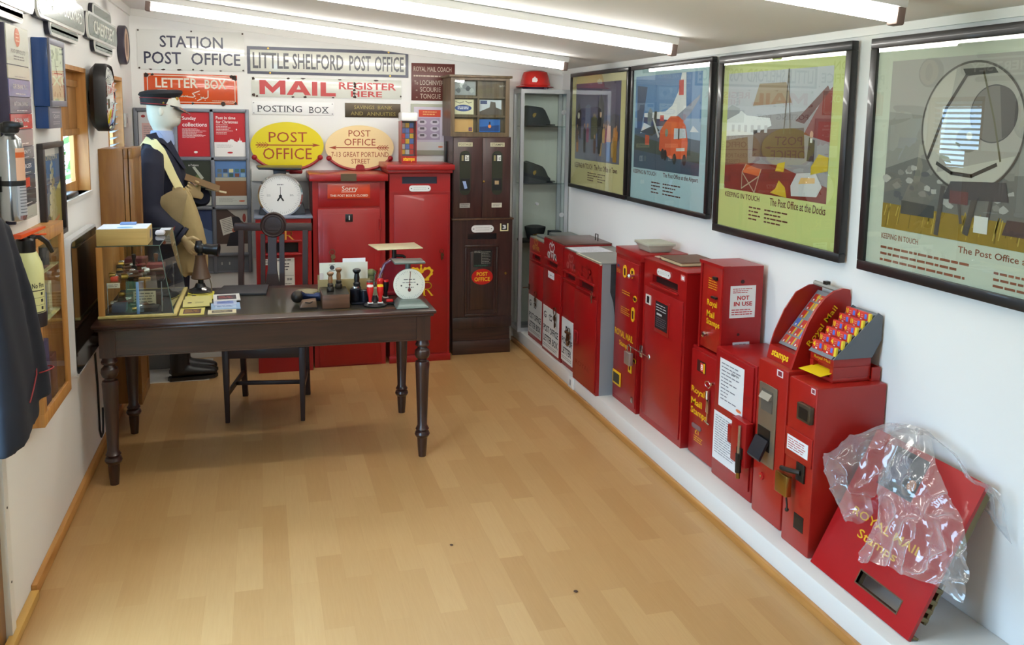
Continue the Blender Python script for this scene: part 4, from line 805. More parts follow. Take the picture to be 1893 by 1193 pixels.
# things lying on the letter boxes
b = B(ink(226,226,232)); b.hexa([(2.655,-.70,.8785),(2.88,-.70,.8785),(2.87,-.44,.8785),(2.64,-.45,.8785),(2.655,-.70,.8795),(2.88,-.70,.8795),(2.87,-.44,.8795),(2.64,-.45,.8795)]) if False else b.hexa([(2.68,-.648,.8785),(2.90,-.648,.8785),(2.89,-.37,.8785),(2.67,-.38,.8785),(2.68,-.648,.8798),(2.90,-.648,.8798),(2.89,-.37,.8798),(2.67,-.38,.8798)])
o = single('paper_sheet', b, 'white printed paper lying on top of a letter box', 'paper'); b = B(ink(150,146,170)); b.lines(FT(.8799), 2.70, 2.88, -.62, -.40, 9, .2, .0003, 3, .4, .03); part('print', b, o)
b = B(mat('grey_iron', (128,132,128), .5, .4, var=.1, scale=20)); b.box(2.80, 2.97, .08, .38, .8505, .874, .004); b.box(2.70, 2.76, .10, .36, .8505, .866, .004); single('iron_casting', b, 'flat grey iron casting lying on the farthest letter box', 'casting')
b = B(DARKMET); 
b.tube([(2.93,-.21,.897),(2.93,-.21,.94),(2.93,-.255,.94),(2.93,-.255,.897)], .0035, 6); single('wire_staple', b, 'small wire hasp standing on the brown topped letter box', 'hasp')
# ---------------------------------------------------------------- tall stamp cabinet and adjoining post box
yl = ink(226,176,20,.45)
t = thing('stamp_cabinet', 'tall narrow red stamp cabinet with yellow rimmed coin slots and lettering', 'stamp machine', (2.86, -1.22, H), 'red stamp machines on the white ledge'); x = 2.727; F = FR(x)
b = B(RED); b.box(x, W-.004, -1.385, -1.06, H, .95); part('body', b, t)
b = B(RED); b.box(x-.006, W-.002, -1.405, -1.056, .951, .99, .003); part('lid', b, t)
d = B(RED); d.fbox(F, 1.07, 1.375, .14, .93, 0, .006, .002); do = part('door', d, t); G = at(F,.006)
b = B(yl); b.text(G, 'ROYAL MAIL', 1.082, 1.335, .492, .53, .0005, .015); b.text(G, 'Stamps', 1.148, 1.275, .435, .472, .0005, .015); b.lines(G, 1.165, 1.275, .738, .764, 2, .3, .0005, 3, .2, .02); b.lines(G, 1.155, 1.28, .625, .67, 4, .25, .0005, 4, .3, .02); part('lettering', b, do)
for (u, v, w, h, nm) in ((1.20, .868, .045, .07, 'coin_slot'), (1.30, .875, .05, .055, 'coin_slot'), (1.345, .742, .045, .035, 'coin_slot'), (1.325, .653, .04, .08, 'coin_slot'), (1.36, .405, .045, .026, 'coin_slot')):
    b = B(yl); capsule(b, Fr(G.p(u, v, 0), G.v, -G.u), -h/2, h/2, -w/2, w/2, .0005, .004); b.m(ink(70,14,12)); b.rect(at(G,.004), u-w*.2, u+w*.3, v-h*.3, v+h*.25, .0005); part(nm, b, do)
b = B(CHROME); b.cyl(G.p(1.315,.866,.004), G.p(1.33,.866,.03), .011, n=12); b.ball(G.p(1.335,.866,.034), .013); part('chrome_knob', b, do)
b = B(yl); b.fbox(G, 1.078, 1.19, .205, .285, .0005, .006, .002); b.m(ink(60,54,40)); b.rect(at(G,.006), 1.09, 1.178, .217, .273, .0005); part('reject_window', b, do)
b = B(ink(60,60,90)); b.rect(G, 1.09, 1.12, .878, .892, .0005); b.m(yl); b.lines(G, 1.085, 1.14, .845, .868, 3, .3, .0005, 3, .2, .02); part('small_print', b, do)
b = B(STEEL); b.fbox(G, 1.338, 1.358, .168, .20, .0, .006, .002); part('lock', b, do)
b = B(yl); b.fbox(G, 1.288, 1.33, .325, .395, .0, .004, .001); b.m(ink(90,20,16)); b.rect(at(G,.004), 1.30, 1.32, .34, .38, .0005); part('price_flag', b, do)
b = B(STEEL); b.tube([G.p(1.33,.46,.03), G.p(1.33,.485,.03), G.p(1.352,.495,.03), G.p(1.374,.485,.03), G.p(1.374,.46,.03)], .004, 8); b.m(mat('brushed_lock', (186,180,172), .35, .8)); b.fbox(G, 1.318, 1.388, .385, .455, .02, .045, .004); single('padlock', b, 'steel padlock hanging on the bar of the red stamp cabinet', 'padlock')
b = B(STEEL); b.tube([G.p(1.33,.487,.028), G.p(1.57,.487,.02)], .0032, 8); b.fbox(G, 1.445, 1.475, .455, .52, .004, .012, .004); b.lathe([(.011,0),(.014,.003),(.011,.006)], G.p(1.575,.487,.014), F.n, 14); part('locking_bar', b, t)
t = thing('post_box', 'large red post box with white oval plate and black card beside the stamp cabinet', 'post box', (2.87, -1.64, H), 'post boxes on the white ledge'); x = 2.738; F = FR(x)
b = B(RED2); slot_front(b, F, 1.412, 1.892, H, .972, 1.515, 1.80, .868, .908, .025, .022, BLACK); b.box(x+.025, W-.004, -1.892, -1.412, H, .972); part('body', b, t)
b = B(RED2); b.box(x-.004, W-.002, -1.896, -1.410, .972, .982, .003); part('top', b, t)
b = B(RED2); b.fbox(F, 1.505, 1.815, .853, .866, 0, .012, .003); part('slot_lip', b, t)
d = B(RED2); d.fbox(F, 1.44, 1.872, .15, .835, 0, .006, .002); do = part('door', d, t); G = at(F,.006)
number_plate(t, F, 1.575, 1.722, .917, .951, .001)
b = B(RED2); b.fbox(G, 1.57, 1.735, .625, .795, 0, .004, .001); b.m(ink(26,22,26)); b.rect(at(G,.004), 1.582, 1.722, .645, .785, .0005); b.m(ink(190,186,184)); b.lines(at(G,.004), 1.592, 1.712, .735, .775, 3, .3, .001, 6, .2, .03); b.rect(at(G,.004), 1.60, 1.66, .716, .726, .001); b.m(ink(120,110,116)); b.lines(at(G,.004), 1.592, 1.712, .655, .708, 5, .25, .001, 8, .3, .03); part('collection_card', b, do)
b = B(ink(214,206,196)); b.fbox(G, 1.46, 1.518, .745, .795, 0, .004); b.m(ink(30,28,30)); b.rect(at(G,.004), 1.475, 1.505, .752, .788, .0005); part('number_tab', b, do)
b = B(ink(206,120,116)); b.rect(F, 1.828, 1.872, .934, .962, .0006); b.m(ink(240,230,228)); b.rect(F, 1.838, 1.862, .94, .956, .001); part('sticker', b, t)
# cream tray and brown book on the tops
b = B(mat('cream_tin', (178,176,156), .45)); zt = .9905; b.hexa([(2.80,-1.345,zt),(2.915,-1.345,zt),(2.915,-1.20,zt),(2.80,-1.20,zt),(2.785,-1.36,zt+.035),(2.93,-1.36,zt+.035),(2.93,-1.185,zt+.035),(2.785,-1.185,zt+.035)], .003); b.box(2.778, 2.937, -1.367, -1.178, zt+.035, zt+.05, .003); single('tin_tray', b, 'small cream grey tin box on top of the tall stamp cabinet', 'box')
zt = .983; t = thing('book', 'brown book lying on top of the large red post box', 'book', (2.87, -1.63, zt)); b = B(ink(216,196,150)); b.box(2.782, 2.985, -1.745, -1.515, zt+.003, zt+.017); part('pages', b, t); b = B(mat('brown_cover', (104,74,52), .6)); b.box(2.775, 2.988, -1.75, -1.51, zt+.017, zt+.021); b.box(2.775, 2.988, -1.75, -1.51, zt+.0005, zt+.003); part('cover', b, t)
b = B(ink(190,170,150)); b.box(2.79, 2.83, -1.47, -1.42, .983, .987); single('paper_slip', b, 'cream paper slip between the tin box and the brown book', 'paper')
# ---------------------------------------------------------------- two stamp machines, one on the other, and the notice box
def stamps_text(do, G, u0, u1, vs, hs):
    b = B(yl)
    for s_, v, h, e in zip(('Royal', 'Mail', 'Stamps'), vs, hs, (0, -.02, .03)): b.text(G, s_, u0, u1+e, v, v+h, .0006, .02)
    part('lettering', b, do)
t = thing('stamp_machine', 'lower red stamp machine in yellow lettering with a key ring on its door', 'stamp machine', (2.88, -2.04, H), 'red stamp machines on the white ledge'); x = 2.767; F = FR(x)
b = B(RED2); b.box(x, W-.004, -2.178, -1.925, H, .643, .004); part('body', b, t)
d = B(RED2); d.fbox(F, 1.932, 2.172, H+.008, .628, 0, .008, .002); do = part('door', d, t); G = at(F,.008)
stamps_text(do, G, 1.945, 2.07, (.412,.362,.308), (.038,.032,.042))
b = B(ink(60,12,12)); b.rect(G, 1.988, 2.072, .534, .588, .0005); b.m(ink(214,60,50)); b.rect(G, 2.02, 2.05, .54, .58, .001); b.m(yl); b.rect(G, 2.05, 2.064, .536, .582, .0012); b.m(ink(240,236,230)); b.text(G, '8', 2.026, 2.044, .546, .574, .0015, .02); part('value_window', b, do)
b = B(ink(120,90,90)); capsule(b, G, 1.965, 2.055, .253, .275, .0005, .004); part('coin_slot', b, do)
b = B(yl); b.text(G, '£1', 1.995, 2.03, .228, .25, .0006, .01); b.lines(G, 1.985, 2.07, .19, .222, 3, .35, .0006, 4, .1, .02); part('price_print', b, do)
b = B(CHROME); P = [G.p(2.12+.024*math.cos(a), .505+.014*math.sin(a), .014) for a in [2*PI*i/18 for i in range(19)]]; b.tube(P, .0026, 6, False); b.cyl(G.p(2.15,.515,.0), G.p(2.15,.515,.014), .008, n=10); b.cyl(G.p(2.118,.475,.013), G.p(2.120,.435,.013), .010, n=12); b.fbox(G, 2.108, 2.132, .37, .435, .008, .014, .002); b.fbox(G, 2.115, 2.125, .325, .37, .009, .012); b.tube([G.p(2.10,.325,.01), G.p(2.14,.318,.01)], .004, 6); part('key_ring', b, do)
t = thing('stamp_machine', 'upper red machine with a white NOT IN USE notice on its side', 'stamp machine', (2.88, -2.07, .645), 'red stamp machines on the white ledge'); x = 2.767; F = FR(x)
b = B(RED2); z0, z1 = .645, 1.058; b.box(x+.03, W-.03, -2.18, -1.968, z0, z1); b.box(x, x+.03, -2.18, -2.166, z0, z1-.012); b.box(x, x+.03, -1.982, -1.968, z0, z1-.012); b.box(x-.006, x+.03, -2.183, -1.965, z1-.012, z1+.002); part('body', b, t)
d = B(ORED); d.fbox(F, 1.984, 2.164, z0+.01, z1-.014, -.018, -.004, .002); do = part('door', d, t); G = at(F,-.004)
stamps_text(do, G, 2.035, 2.125, (.85,.805,.762), (.036,.03,.036))
b = B(CHROME); b.lathe([(.010,0),(.008,.01),(.015,.016),(.013,.026),(0,.03)], G.p(2.05,.722,0), F.n, 16); part('knob', b, do)
b = B(yl); b.lines(G, 2.04, 2.13, .935, .99, 5, .3, .0006, 5, .2, .02); b.m(DARKMET); b.fbox(G, 2.09, 2.125, .985, 1.0, 0, .012, .002); b.fbox(G, 2.085, 2.13, .90, .91, 0, .014, .002); part('coin_fitting', b, do)
S_ = FB(-2.18); b = B(ink(230,230,226)); b.fbox(S_, 2.803, 2.93, .824, .97, 0, .0015); G = at(S_,.0015); no = part('notice', b, t, 'white notice')
b = B(ink(186,30,30)); b.text(G, 'NOT', 2.838, 2.898, .905, .925, .0004, .03); b.text(G, 'IN USE', 2.822, 2.914, .878, .898, .0004, .03); b.lines(G, 2.815, 2.918, .935, .96, 3, .4, .0004, 4, .3, .014); b.lines(G, 2.812, 2.92, .835, .866, 3, .4, .0004, 5, .2, .014); part('lettering', b, no)
b = B(ink(206,202,206)); b.fbox(S_, 2.826, 2.91, .66, .712, 0, .0015); b.m(ink(120,120,130)); b.lines(at(S_,.0015), 2.835, 2.90, .668, .706, 5, .35, .0004, 5, .2, .014); part('label', b, t)
b = B(ink(60,14,14)); b.oval(S_, 2.862, .988, .010, .009, .0006, 14); b.oval(S_, 2.852, .747, .007, .007, .0006, 14); part('bolt_hole', b, t)
t = thing('stamp_machine', 'red machine with two long white notices and a barred coin mechanism', 'stamp machine', (2.87, -2.35, H), 'red stamp machines on the white ledge'); x = 2.742; F = FR(x)
b = B(RED2); b.box(x, W-.004, -2.525, -2.19, H, .705, .006); part('body', b, t)
d = B(RED2); d.fbox(F, 2.205, 2.512, .16, .695, 0, .008, .002); do = part('door', d, t); G = at(F,.008)
for (q, sd) in (((2.243,2.443,.452,.668), 3), ((2.21,2.42,.20,.42), 7)):
    b = B(ink(226,226,224)); b.fbox(G, *q, 0, .001); b.m(ink(120,120,126)); b.lines(at(G,.001), q[0]+.015, q[1]-.02, q[2]+.03, q[3]-.012, 16 if sd == 7 else 11, .3, .0004, sd, .35 if sd == 7 else .7, .03)
    b.m(ink(40,40,44))
    if sd == 3: b.text(at(G,.001), 'Stamps', q[0]+.10, q[0]+.16, q[3]-.055, q[3]-.04, .0005, .01); b.m(ink(226,120,70)); b.oval(at(G,.001), q[1]-.03, q[2]+.025, .022, .007, .0005, 14)
    part('notice', b, do)
b = B(RED2); b.fbox(G, 2.42, 2.535, .275, .465, 0, .036, .004); b.fbox(G, 2.365, 2.42, .33, .41, 0, .022, .004); part('coin_mechanism', b, t)
b = B(STEEL); b.tube([G.p(2.50,.45,.044), G.p(2.503,.33,.046)], .006, 8); b.m(DARKMET); b.tube([G.p(2.503,.33,.046), G.p(2.506,.25,.046)], .013, 8); b.fbox(G, 2.485, 2.52, .31, .355, .036, .046); b.m(BRASS); b.cyl(G.p(2.506,.25,.046), G.p(2.507,.225,.046), .009, n=8); part('lock_bar', b, t)
b = B(ink(130,14,16)); b.lines(G, 2.45, 2.505, .515, .565, 5, .3, .0005, 5, .2, .02); part('faint_print', b, do)
# ---------------------------------------------------------------- machine with curved clear display
def stamp_books(b, G, u0, u1, v0, v1, nr, nc, seed):
    rnd = random.Random(seed); du, dv = (u1-u0)/nc, (v1-v0)/nr
    for r in range(nr):
        for c in range(nc):
            if rnd.random() < .18: continue
            u, v = u0+du*c, v0+dv*r; b.m(ink(*[(206,52,40),(206,52,40),(214,70,50),(222,170,40),(206,52,40),(90,116,196)][rnd.randrange(6)])); b.rect(G, u+.002, u+du*.7, v+.003, v+dv*.9, .0004); b.m(ink(232,190,40)); b.rect(G, u+du*.7, u+du*.9, v+.003, v+dv*.9, .0005); b.m(ink(236,226,220)); b.rect(G, u+du*.25, u+du*.45, v+.004, v+dv*.3, .0007)
t = thing('stamp_machine', 'red pedestal stamp machine with tall curved clear display of booklets', 'stamp machine', (2.86, -2.66, H), 'red stamp machines on the white ledge'); x = 2.72; F = FR(x); y0, y1 = -2.775, -2.565
b = B(ORED); b.box(x, W-.004, y0, y1, H, .757, .008); part('pedestal', b, t)
b = B(mat('worn_steel_plate', (146,132,112), .4, .7)); b.fbox(F, 2.59, 2.715, .34, .668, 0, .006, .003); pl = part('steel_plate', b, t); G = at(F,.006)
b = B(ink(90,82,72)); b.fbox(G, 2.612, 2.69, .56, .645, .0, .002); b.m(ink(150,140,124)); b.hexa([G.p(2.615,.615,.002),G.p(2.685,.615,.002),G.p(2.685,.635,.002),G.p(2.615,.635,.002),G.p(2.615,.612,.018),G.p(2.685,.612,.018),G.p(2.685,.63,.006),G.p(2.615,.63,.006)]); part('coin_entry', b, pl)
b = B(BLACK); b.fbox(G, 2.60, 2.685, .40, .49, .0, .003); b.m(mat('flap_black', (32,32,36), .35)); b.hexa([G.p(2.598,.44,.003),G.p(2.685,.44,.003),G.p(2.685,.365,.04),G.p(2.598,.365,.04),G.p(2.598,.45,.01),G.p(2.685,.45,.01),G.p(2.685,.376,.046),G.p(2.598,.376,.046)]); part('delivery_flap', b, pl)
b = B(ink(226,206,206)); b.rect(F, 2.70, 2.742, .72, .747, .0006); b.m(ink(130,40,50)); b.rect(F, 2.708, 2.734, .724, .742, .001); part('sticker', b, t)
b = B(mat('red_lock', (176,30,30), .3)); b.lathe([(.016,0),(.015,.006),(0,.008)], F.p(2.635,.285,0), F.n, 16); b.m(CHROME); b.oval(at(F,.0085), 2.635,.285,.006,.006,.0,10); part('lock', b, t)
def arc(y): return [(2.757,.76),(2.765,.808),(2.778,.85),(2.80,.905),(2.825,.955),(2.855,.998),(2.89,1.03),(2.93,1.05),(2.975,1.055)]
A = arc(0); ya, yb = -2.745, -2.575; XZ = lambda yy: Fr((0,yy,0),(1,0,0),(0,0,1))
b = B(ORED); b.prism(XZ(ya), [(2.745,.758),(2.99,.758),(2.99,1.03),(2.985,1.06),(2.955,1.066),(2.915,1.055),(2.875,1.03),(2.84,.99),(2.81,.94),(2.785,.88),(2.765,.82)], 0.0, .012); so = part('side_panel', b, t)
b = B(goldp); T_ = Fr((2.80,ya-.0125,.84),(.62,0,.78),(-.78,0,.62)); b.text(T_, 'Royal Mail', .015, .20, .012-.03, .04-.03, .0, .01); part('lettering', b, so)
b = B(ORED); b.prism(XZ(yb), [(2.755,.758),(2.99,.758),(2.99,1.05),(2.93,1.048),(2.87,1.02),(2.82,.95),(2.78,.86),(2.765,.81)], -.006, 0.0); part('side_panel', b, t)
b = B(ORED); b.hexa([(2.752,ya,.758),(2.99,ya,.758),(2.99,yb,.758),(2.752,yb,.758),(2.764,ya,.812),(2.99,ya,.812),(2.99,yb,.812),(2.764,yb,.812)]); hd = part('header_band', b, t)
b = B(goldp); S2 = Fr((2.7515,-ya,0),(0,-1,0),(.22,0,1)); S2 = Fr((2.7512,0,.758),(0,-1,0),(.217,0,1)); b.text(S2, 'stamps', 2.60, 2.715, .008, .042, .0006, .03); part('lettering', b, hd)
b = B(mat('display_grey', (138,136,140), .5)); S3 = Fr((2.80,0,.815),(0,-1,0),(.62,0,.78)); b.rect(S3, 2.578, 2.742, 0, .27, 0); stamp_books(b, S3, 2.582, 2.74, .01, .255, 6, 4, 9); b.m(ink(236,206,60)); b.text(S3, 'Royal Mail', 2.61, 2.70, .228, .245, .004, .01); part('booklet_card', b, t)
b = B(glass('clear_acrylic', (244,247,247), 1.6)); n = len(A)-1
b.grid(lambda p, q: (lambda k: Vector((A[k[0]][0]+(A[min(k[0]+1,n)][0]-A[k[0]][0])*k[1], yb+(ya+.012-yb)*q, A[k[0]][1]+(A[min(k[0]+1,n)][1]-A[k[0]][1])*k[1])))((min(int(p*(n-1)),n-2)+1, p*(n-1)-min(int(p*(n-1)),n-2))), 32, 2); part('curved_cover', b, t, 'clear curved cover')
b = B(mat('grey_cap', (150,148,140), .4)); b.tube([(2.955,ya+.012,1.052),(2.955,yb,1.056)], .010, 8); b.m(DARKMET); b.box(2.945, 2.965, -2.66, -2.64, 1.062, 1.075); part('top_rail', b, t)
# ---------------------------------------------------------------- machine with sloping rack of booklets
t = thing('stamp_machine', 'red pedestal stamp machine with brass padlock and grey sloping booklet rack', 'stamp machine', (2.86, -2.90, H), 'red stamp machines on the white ledge'); x = 2.697; F = FR(x); y0, y1 = -2.99, -2.818
b = B(ORED); b.box(x, W-.004, y0, y1, H, .757, .006); part('pedestal', b, t)
b = B(ORED); b.fbox(F, 2.822, 2.985, .455, .565, 0, .006, .002); part('front_panel', b, t); G = at(F,.006)
b = B(ink(230,230,228)); b.fbox(G, 2.835, 2.965, .482, .538, 0, .001); b.m(ink(176,60,56)); b.lines(at(G,.001), 2.842, 2.955, .487, .532, 5, .35, .0004, 3, .2, .03); part('instruction_label', b, t)
b = B(mat('bronze_slot', (84,70,54), .4, .6)); b.fbox(F, 2.90, 2.982, .62, .685, 0, .02, .004); b.m(BLACK); b.rect(at(F,.02), 2.915, 2.97, .63, .672, .0005); part('coin_entry', b, t)
b = B(BLACK); b.fbox(F, 2.896, 2.955, .195, .255, -.001, .0015); b.m(DARKMET); b.rect(F, 2.905, 2.948, .205, .247, .002); part('return_slot', b, t)
b = B(ink(226,206,206)); b.rect(F, 2.955, 2.98, .731, .752, .0006); b.m(ink(130,50,56)); b.rect(F, 2.96, 2.976, .735, .748, .001); part('sticker', b, t)
b = B(DARKMET); b.fbox(F, 2.90, 2.95, .385, .455, 0, .008, .002); b.tube([F.p(2.93,.42,.008), F.p(2.88,.415,.03), F.p(2.845,.41,.032)], .010, 8); part('hasp', b, t)
b = B(BRASS); b.fbox(F, 2.825, 2.90, .315, .395, .020, .045, .004); b.m(DARKMET); b.tube([F.p(2.885,.315,.032), F.p(2.89,.285,.03), F.p(2.892,.27,.03)], .004, 6); b.ball(F.p(2.892,.265,.03), .008, n=10); single('padlock', b, 'square brass padlock with key on the nearest red pedestal machine', 'padlock')
t2 = thing('booklet_rack', 'red and grey counter rack holding six rows of stamp booklets', 'display rack', (2.87, -2.87, .758)); y0, y1 = -2.945, -2.805
b = B(ORED); b.box(2.79, 2.95, y0, y1, .758, .775, .002); b.box(2.81, 2.95, y0, y1, .775, .815); b.box(2.79, 2.95, y0, y1, .815, .845, .002); b.box(2.79, 2.81, y0, y0+.02, .775, .815); b.box(2.79, 2.81, y1-.02, y1, .775, .815); part('base', b, t2)
b = B(ORED); b.box(2.95, 2.985, -2.955, -2.83, .758, .764); b.box(2.95, 2.985, -2.955, -2.95, .764, .81); b.box(2.98, 2.985, -2.95, -2.83, .764, .81); part('side_tray', b, t2)
b = B(ink(232,200,8)); b.hexa([(2.745,-2.935,.782),(2.82,-2.94,.797),(2.82,-2.82,.797),(2.735,-2.815,.782),(2.745,-2.935,.7835),(2.82,-2.94,.7985),(2.82,-2.82,.7985),(2.735,-2.815,.7835)]); single('paper_slip', b, 'bright yellow slip sticking out of the booklet rack', 'paper')
b = B(yl); Fh = FR(2.79); b.text(Fh, 'Royal Mail', 2.83, 2.925, .823, .838, .0006, .0); part('lettering', b, t2)
gr = mat('rack_slate', (98,104,112), .45); b = B(gr); b.prism(XZ(-2.945), [(2.785,.846),(2.95,.846),(2.985,.91),(2.985,1.0),(2.965,1.012)], 0, .004); part('side_panel', b, t2)
b = B(gr); b.prism(XZ(-2.80), [(2.785,.846),(2.95,.846),(2.985,.91),(2.985,1.0),(2.965,1.012)], 0, .004); part('side_panel', b, t2)
b = B(gr); b.hexa([(2.782,-2.941,.846),(2.79,-2.941,.846),(2.79,-2.804,.846),(2.782,-2.804,.846),(2.952,-2.941,1.002),(2.985,-2.941,1.002),(2.985,-2.804,1.002),(2.952,-2.804,1.002)]); part('sloping_tray', b, t2)
sl = Vector((.178,0,.158)).normalized(); nn = Vector((-sl.z,0,sl.x))
digits = ['4','0','0','0','0','0']; ords = ['lowest','second','third','fourth','fifth','topmost']
for r in range(6):
    for c in range(2):
        o0 = Vector((2.784,0,.848))+sl*(.012+.036*r); u0 = 2.808+c*.066+ (.002 if r % 2 else 0); G = Fr(o0, (0,-1,0), (.10,0,1)); a, c_ = u0, u0+.062
        t3 = thing('stamp_booklet', 'red stamp booklet in the %s row of the sloping rack, %s' % (ords[r], 'beside the clear display' if c == 0 else 'beside the grey side panel'), 'stamp booklet', o0+Vector((0,-(a+c_)/2,0)), 'stamp booklets in the sloping rack')
        b = B(ink(206,48,34)); b.fbox(G, a, c_, .0, .034, -.014, 0, .001); part('cover', b, t3)
        b = B(ink(236,196,20)); b.text(G, ('10' if (r+c) % 2 else '4'), a+.003, a+.018, .010, .030, .0006, .03); b.m(ink(214,140,120)); b.lines(G, a+.022, a+.038, .012, .026, 2, .4, .0006, r, .1, .01); b.m(ink(84,110,200)); b.rect(G, a+.042, a+.055, .010, .028, .0006); b.m(ink(236,226,220)); b.rect(G, a+.02, a+.03, .003, .009, .0006); part('print', b, t3)
        if c == 1: b = B(ink(230,200,40)); b.hexa([G.p(c_,.0,-.014),G.p(c_+.009,.0,-.010),G.p(c_+.009,.0,-.002),G.p(c_,.0,0),G.p(c_,.033,-.014),G.p(c_+.009,.033,-.010),G.p(c_+.009,.033,-.002),G.p(c_,.033,0)]); part('spine_card', b, t3)
# ---------------------------------------------------------------- leaning front panel and the plastic bag over it
lo, hi = Vector((2.695,0,H+.004)), Vector((2.945,0,.598)); ud = (hi-lo).normalized(); LP = Fr(lo, (0,-1,0), ud); hL = (hi-lo).length; u0, u1 = 3.012, 3.515
t = thing('machine_front', 'loose red machine front panel with a slot leaning against the right wall', 'panel', (2.75, -3.26, H))
b = B(mat('panel_red', (166,16,18), .3, coat=.3)); s0, s1, p0, p1 = 3.235, 3.432, .045, .088
b.fbox(LP, u0, u1, 0, p0, -.012, 0); b.fbox(LP, u0, u1, p1, .37, -.012, 0); b.fbox(LP, u0, s0, p0, p1, -.012, 0); b.fbox(LP, s1, u1, p0, p1, -.012, 0)
b.fbox(LP, u0, 3.12, .37, .52, -.012, 0); b.fbox(LP, 3.29, u1, .37, .52, -.012, 0); b.fbox(LP, u0, u1, .52, hL, -.012, 0); part('sheet', b, t)
b = B(mat('bronze_frame', (110,92,70), .4, .6)); 
for q in ((s0-.004,s1+.004,p1,p1+.004),(s0-.004,s1+.004,p0-.004,p0),(s0-.004,s0,p0,p1),(s1,s1+.004,p0,p1)): b.fbox(LP, *q, -.03, .001)
part('slot_frame', b, t)
b = B(ink(34,34,46)); b.fbox(LP, 3.115, 3.295, .365, .525, -.03, -.013); b.m(ink(80,84,110)); b.fbox(LP, 3.14, 3.21, .40, .50, -.013, -.006, .002); b.m(ink(176,110,60)); b.oval(at(LP,-.0125), 3.25, .42, .02, .02, .0, 16); part('mechanism_window', b, t)
b = B(yl); b.text(LP, 'ROYAL MAIL', 3.085, 3.42, .232, .262, .0008, .01); b.text(LP, 'Stamps', 3.15, 3.34, .165, .205, .0008, .01); part('lettering', b, t)
b = B(mat('brass_fittings', (120,106,74), .4, .6))
for v in (.07, .10, .13, .17): b.fbox(LP, u1-.06, u1-.008, v, v+.014, -.05, -.012, .002)
b.fbox(LP, u1-.05, u1-.02, .06, .20, -.062, -.05, .002); b.fbox(LP, u1-.03, u1+.005, .012, .02, -.03, -.012); part('fittings', b, t)
for q in ((u1-.004, u1, .30), (u0, u0+.004, .02)): b = B(mat('brass_fittings', (120,106,74), .4, .6)); b.fbox(LP, q[0], q[1], q[2], hL-.02, -.035, -.012); part('edge_flange', b, t)
bagm = bpy.data.materials.new('clear_polythene'); bagm.use_nodes = True; nt = bagm.node_tree; nt.nodes.remove(nt.nodes['Principled BSDF'])
tr = nt.nodes.new('ShaderNodeBsdfTransparent'); tr.inputs[0].default_value = (.95,.95,.95,1); gl = nt.nodes.new('ShaderNodeBsdfGlossy'); gl.inputs['Roughness'].default_value = .12
df = nt.nodes.new('ShaderNodeBsdfDiffuse'); df.inputs[0].default_value = (.85,.85,.84,1); lw = nt.nodes.new('ShaderNodeLayerWeight'); lw.inputs[0].default_value = .35
m1 = nt.nodes.new('ShaderNodeMixShader'); m1.inputs[0].default_value = .45; m2 = nt.nodes.new('ShaderNodeMixShader'); mr = nt.nodes.new('ShaderNodeMapRange'); mr.inputs[3].default_value = .17; mr.inputs[4].default_value = .80
for a, c in ((df.outputs[0], m1.inputs[1]), (gl.outputs[0], m1.inputs[2]), (lw.outputs['Facing'], mr.inputs[0]), (mr.outputs[0], m2.inputs[0]), (tr.outputs[0], m2.inputs[1]), (m1.outputs[0], m2.inputs[2]), (m2.outputs[0], nt.nodes['Material Output'].inputs[0])): nt.links.new(a, c)
def crumple(p, amp=1.0):
    q = p*9; v = noise.noise_vector(q)*.018 + noise.noise_vector(p*20)*.008 + noise.noise_vector(p*46)*.002; r = 1-abs(noise.noise(p*12+Vector((3,1,7)))); r2 = 1-abs(noise.noise(p*27+Vector((9,4,2))))
    return p + v*amp + Vector((-.6,0,.5))*((r**6*.034+r2**8*.005)*amp)
# outline of each flap on the panel plane: (u, v, lift) rows from the top edge down to the hem
def flap(b, rows, ncol=80, sub=14, amp=1.0):
    R = []
    for (ua, ub, va, vb, ka, kb) in rows: R.append((ua, ub, va, vb, ka, kb))
    n = len(R)-1
    def f(s, q):
        x = q*n; i = min(int(x), n-1); w = x-i; w = w*w*(3-2*w); A_ = [R[i][k]*(1-w)+R[i+1][k]*w for k in range(6)]
        u = A_[0]+(A_[1]-A_[0])*s; v = A_[2]+(A_[3]-A_[2])*s; k = A_[4]+(A_[5]-A_[4])*s + .02*math.sin(PI*s)
        p = LP.p(u, v, max(k, .014)); d = min(1, .3+q)
        v2 = crumple(p, amp*d); v2.x = min(v2.x, W-.006)
        dd = (v2-LP.o).dot(LP.n)
        if u < u1+.0 and u > u0-.12 and dd < .006 and v < hL: v2 = v2 + LP.n*(.006-dd+.003)
        if v2.z < H+.02: v2.z = H+.02
        return v2
    b.grid(f, ncol, n*sub)
b = B(bagm)
flap(b, [(3.10,3.25,.585,.612,.02,.02),(3.14,3.37,.50,.505,.05,.03),(3.19,3.45,.40,.45,.06,.035),(3.24,3.53,.31,.405,.045,.03),(3.237,3.59,.22,.33,.035,.02),(3.235,3.62,.155,.26,.03,.015),(3.24,3.635,.112,.212,.03,.015)])
flap(b, [(3.07,3.24,.575,.612,.03,.02),(3.03,3.24,.46,.53,.12,.05),(3.005,3.21,.35,.41,.15,.045),(3.06,3.20,.265,.32,.09,.035),(3.115,3.19,.215,.25,.05,.03),(3.145,3.175,.197,.21,.04,.03)], 50)
def back(s, q):
    p = Vector((2.93+.05*q, -3.12-.47*s, .60+.075*math.sin(PI*min(1,s*1.2+.1))*(1-.3*q)-.16*s*s*q)); v = crumple(p, .8); v.x = min(v.x, W-.006); return v
b.grid(back, 70, 24)
single('plastic_bag', b, 'crumpled clear plastic bag draped over the leaning red panel', 'bag', sharp=None)
b = B(ink(70,66,64)); 
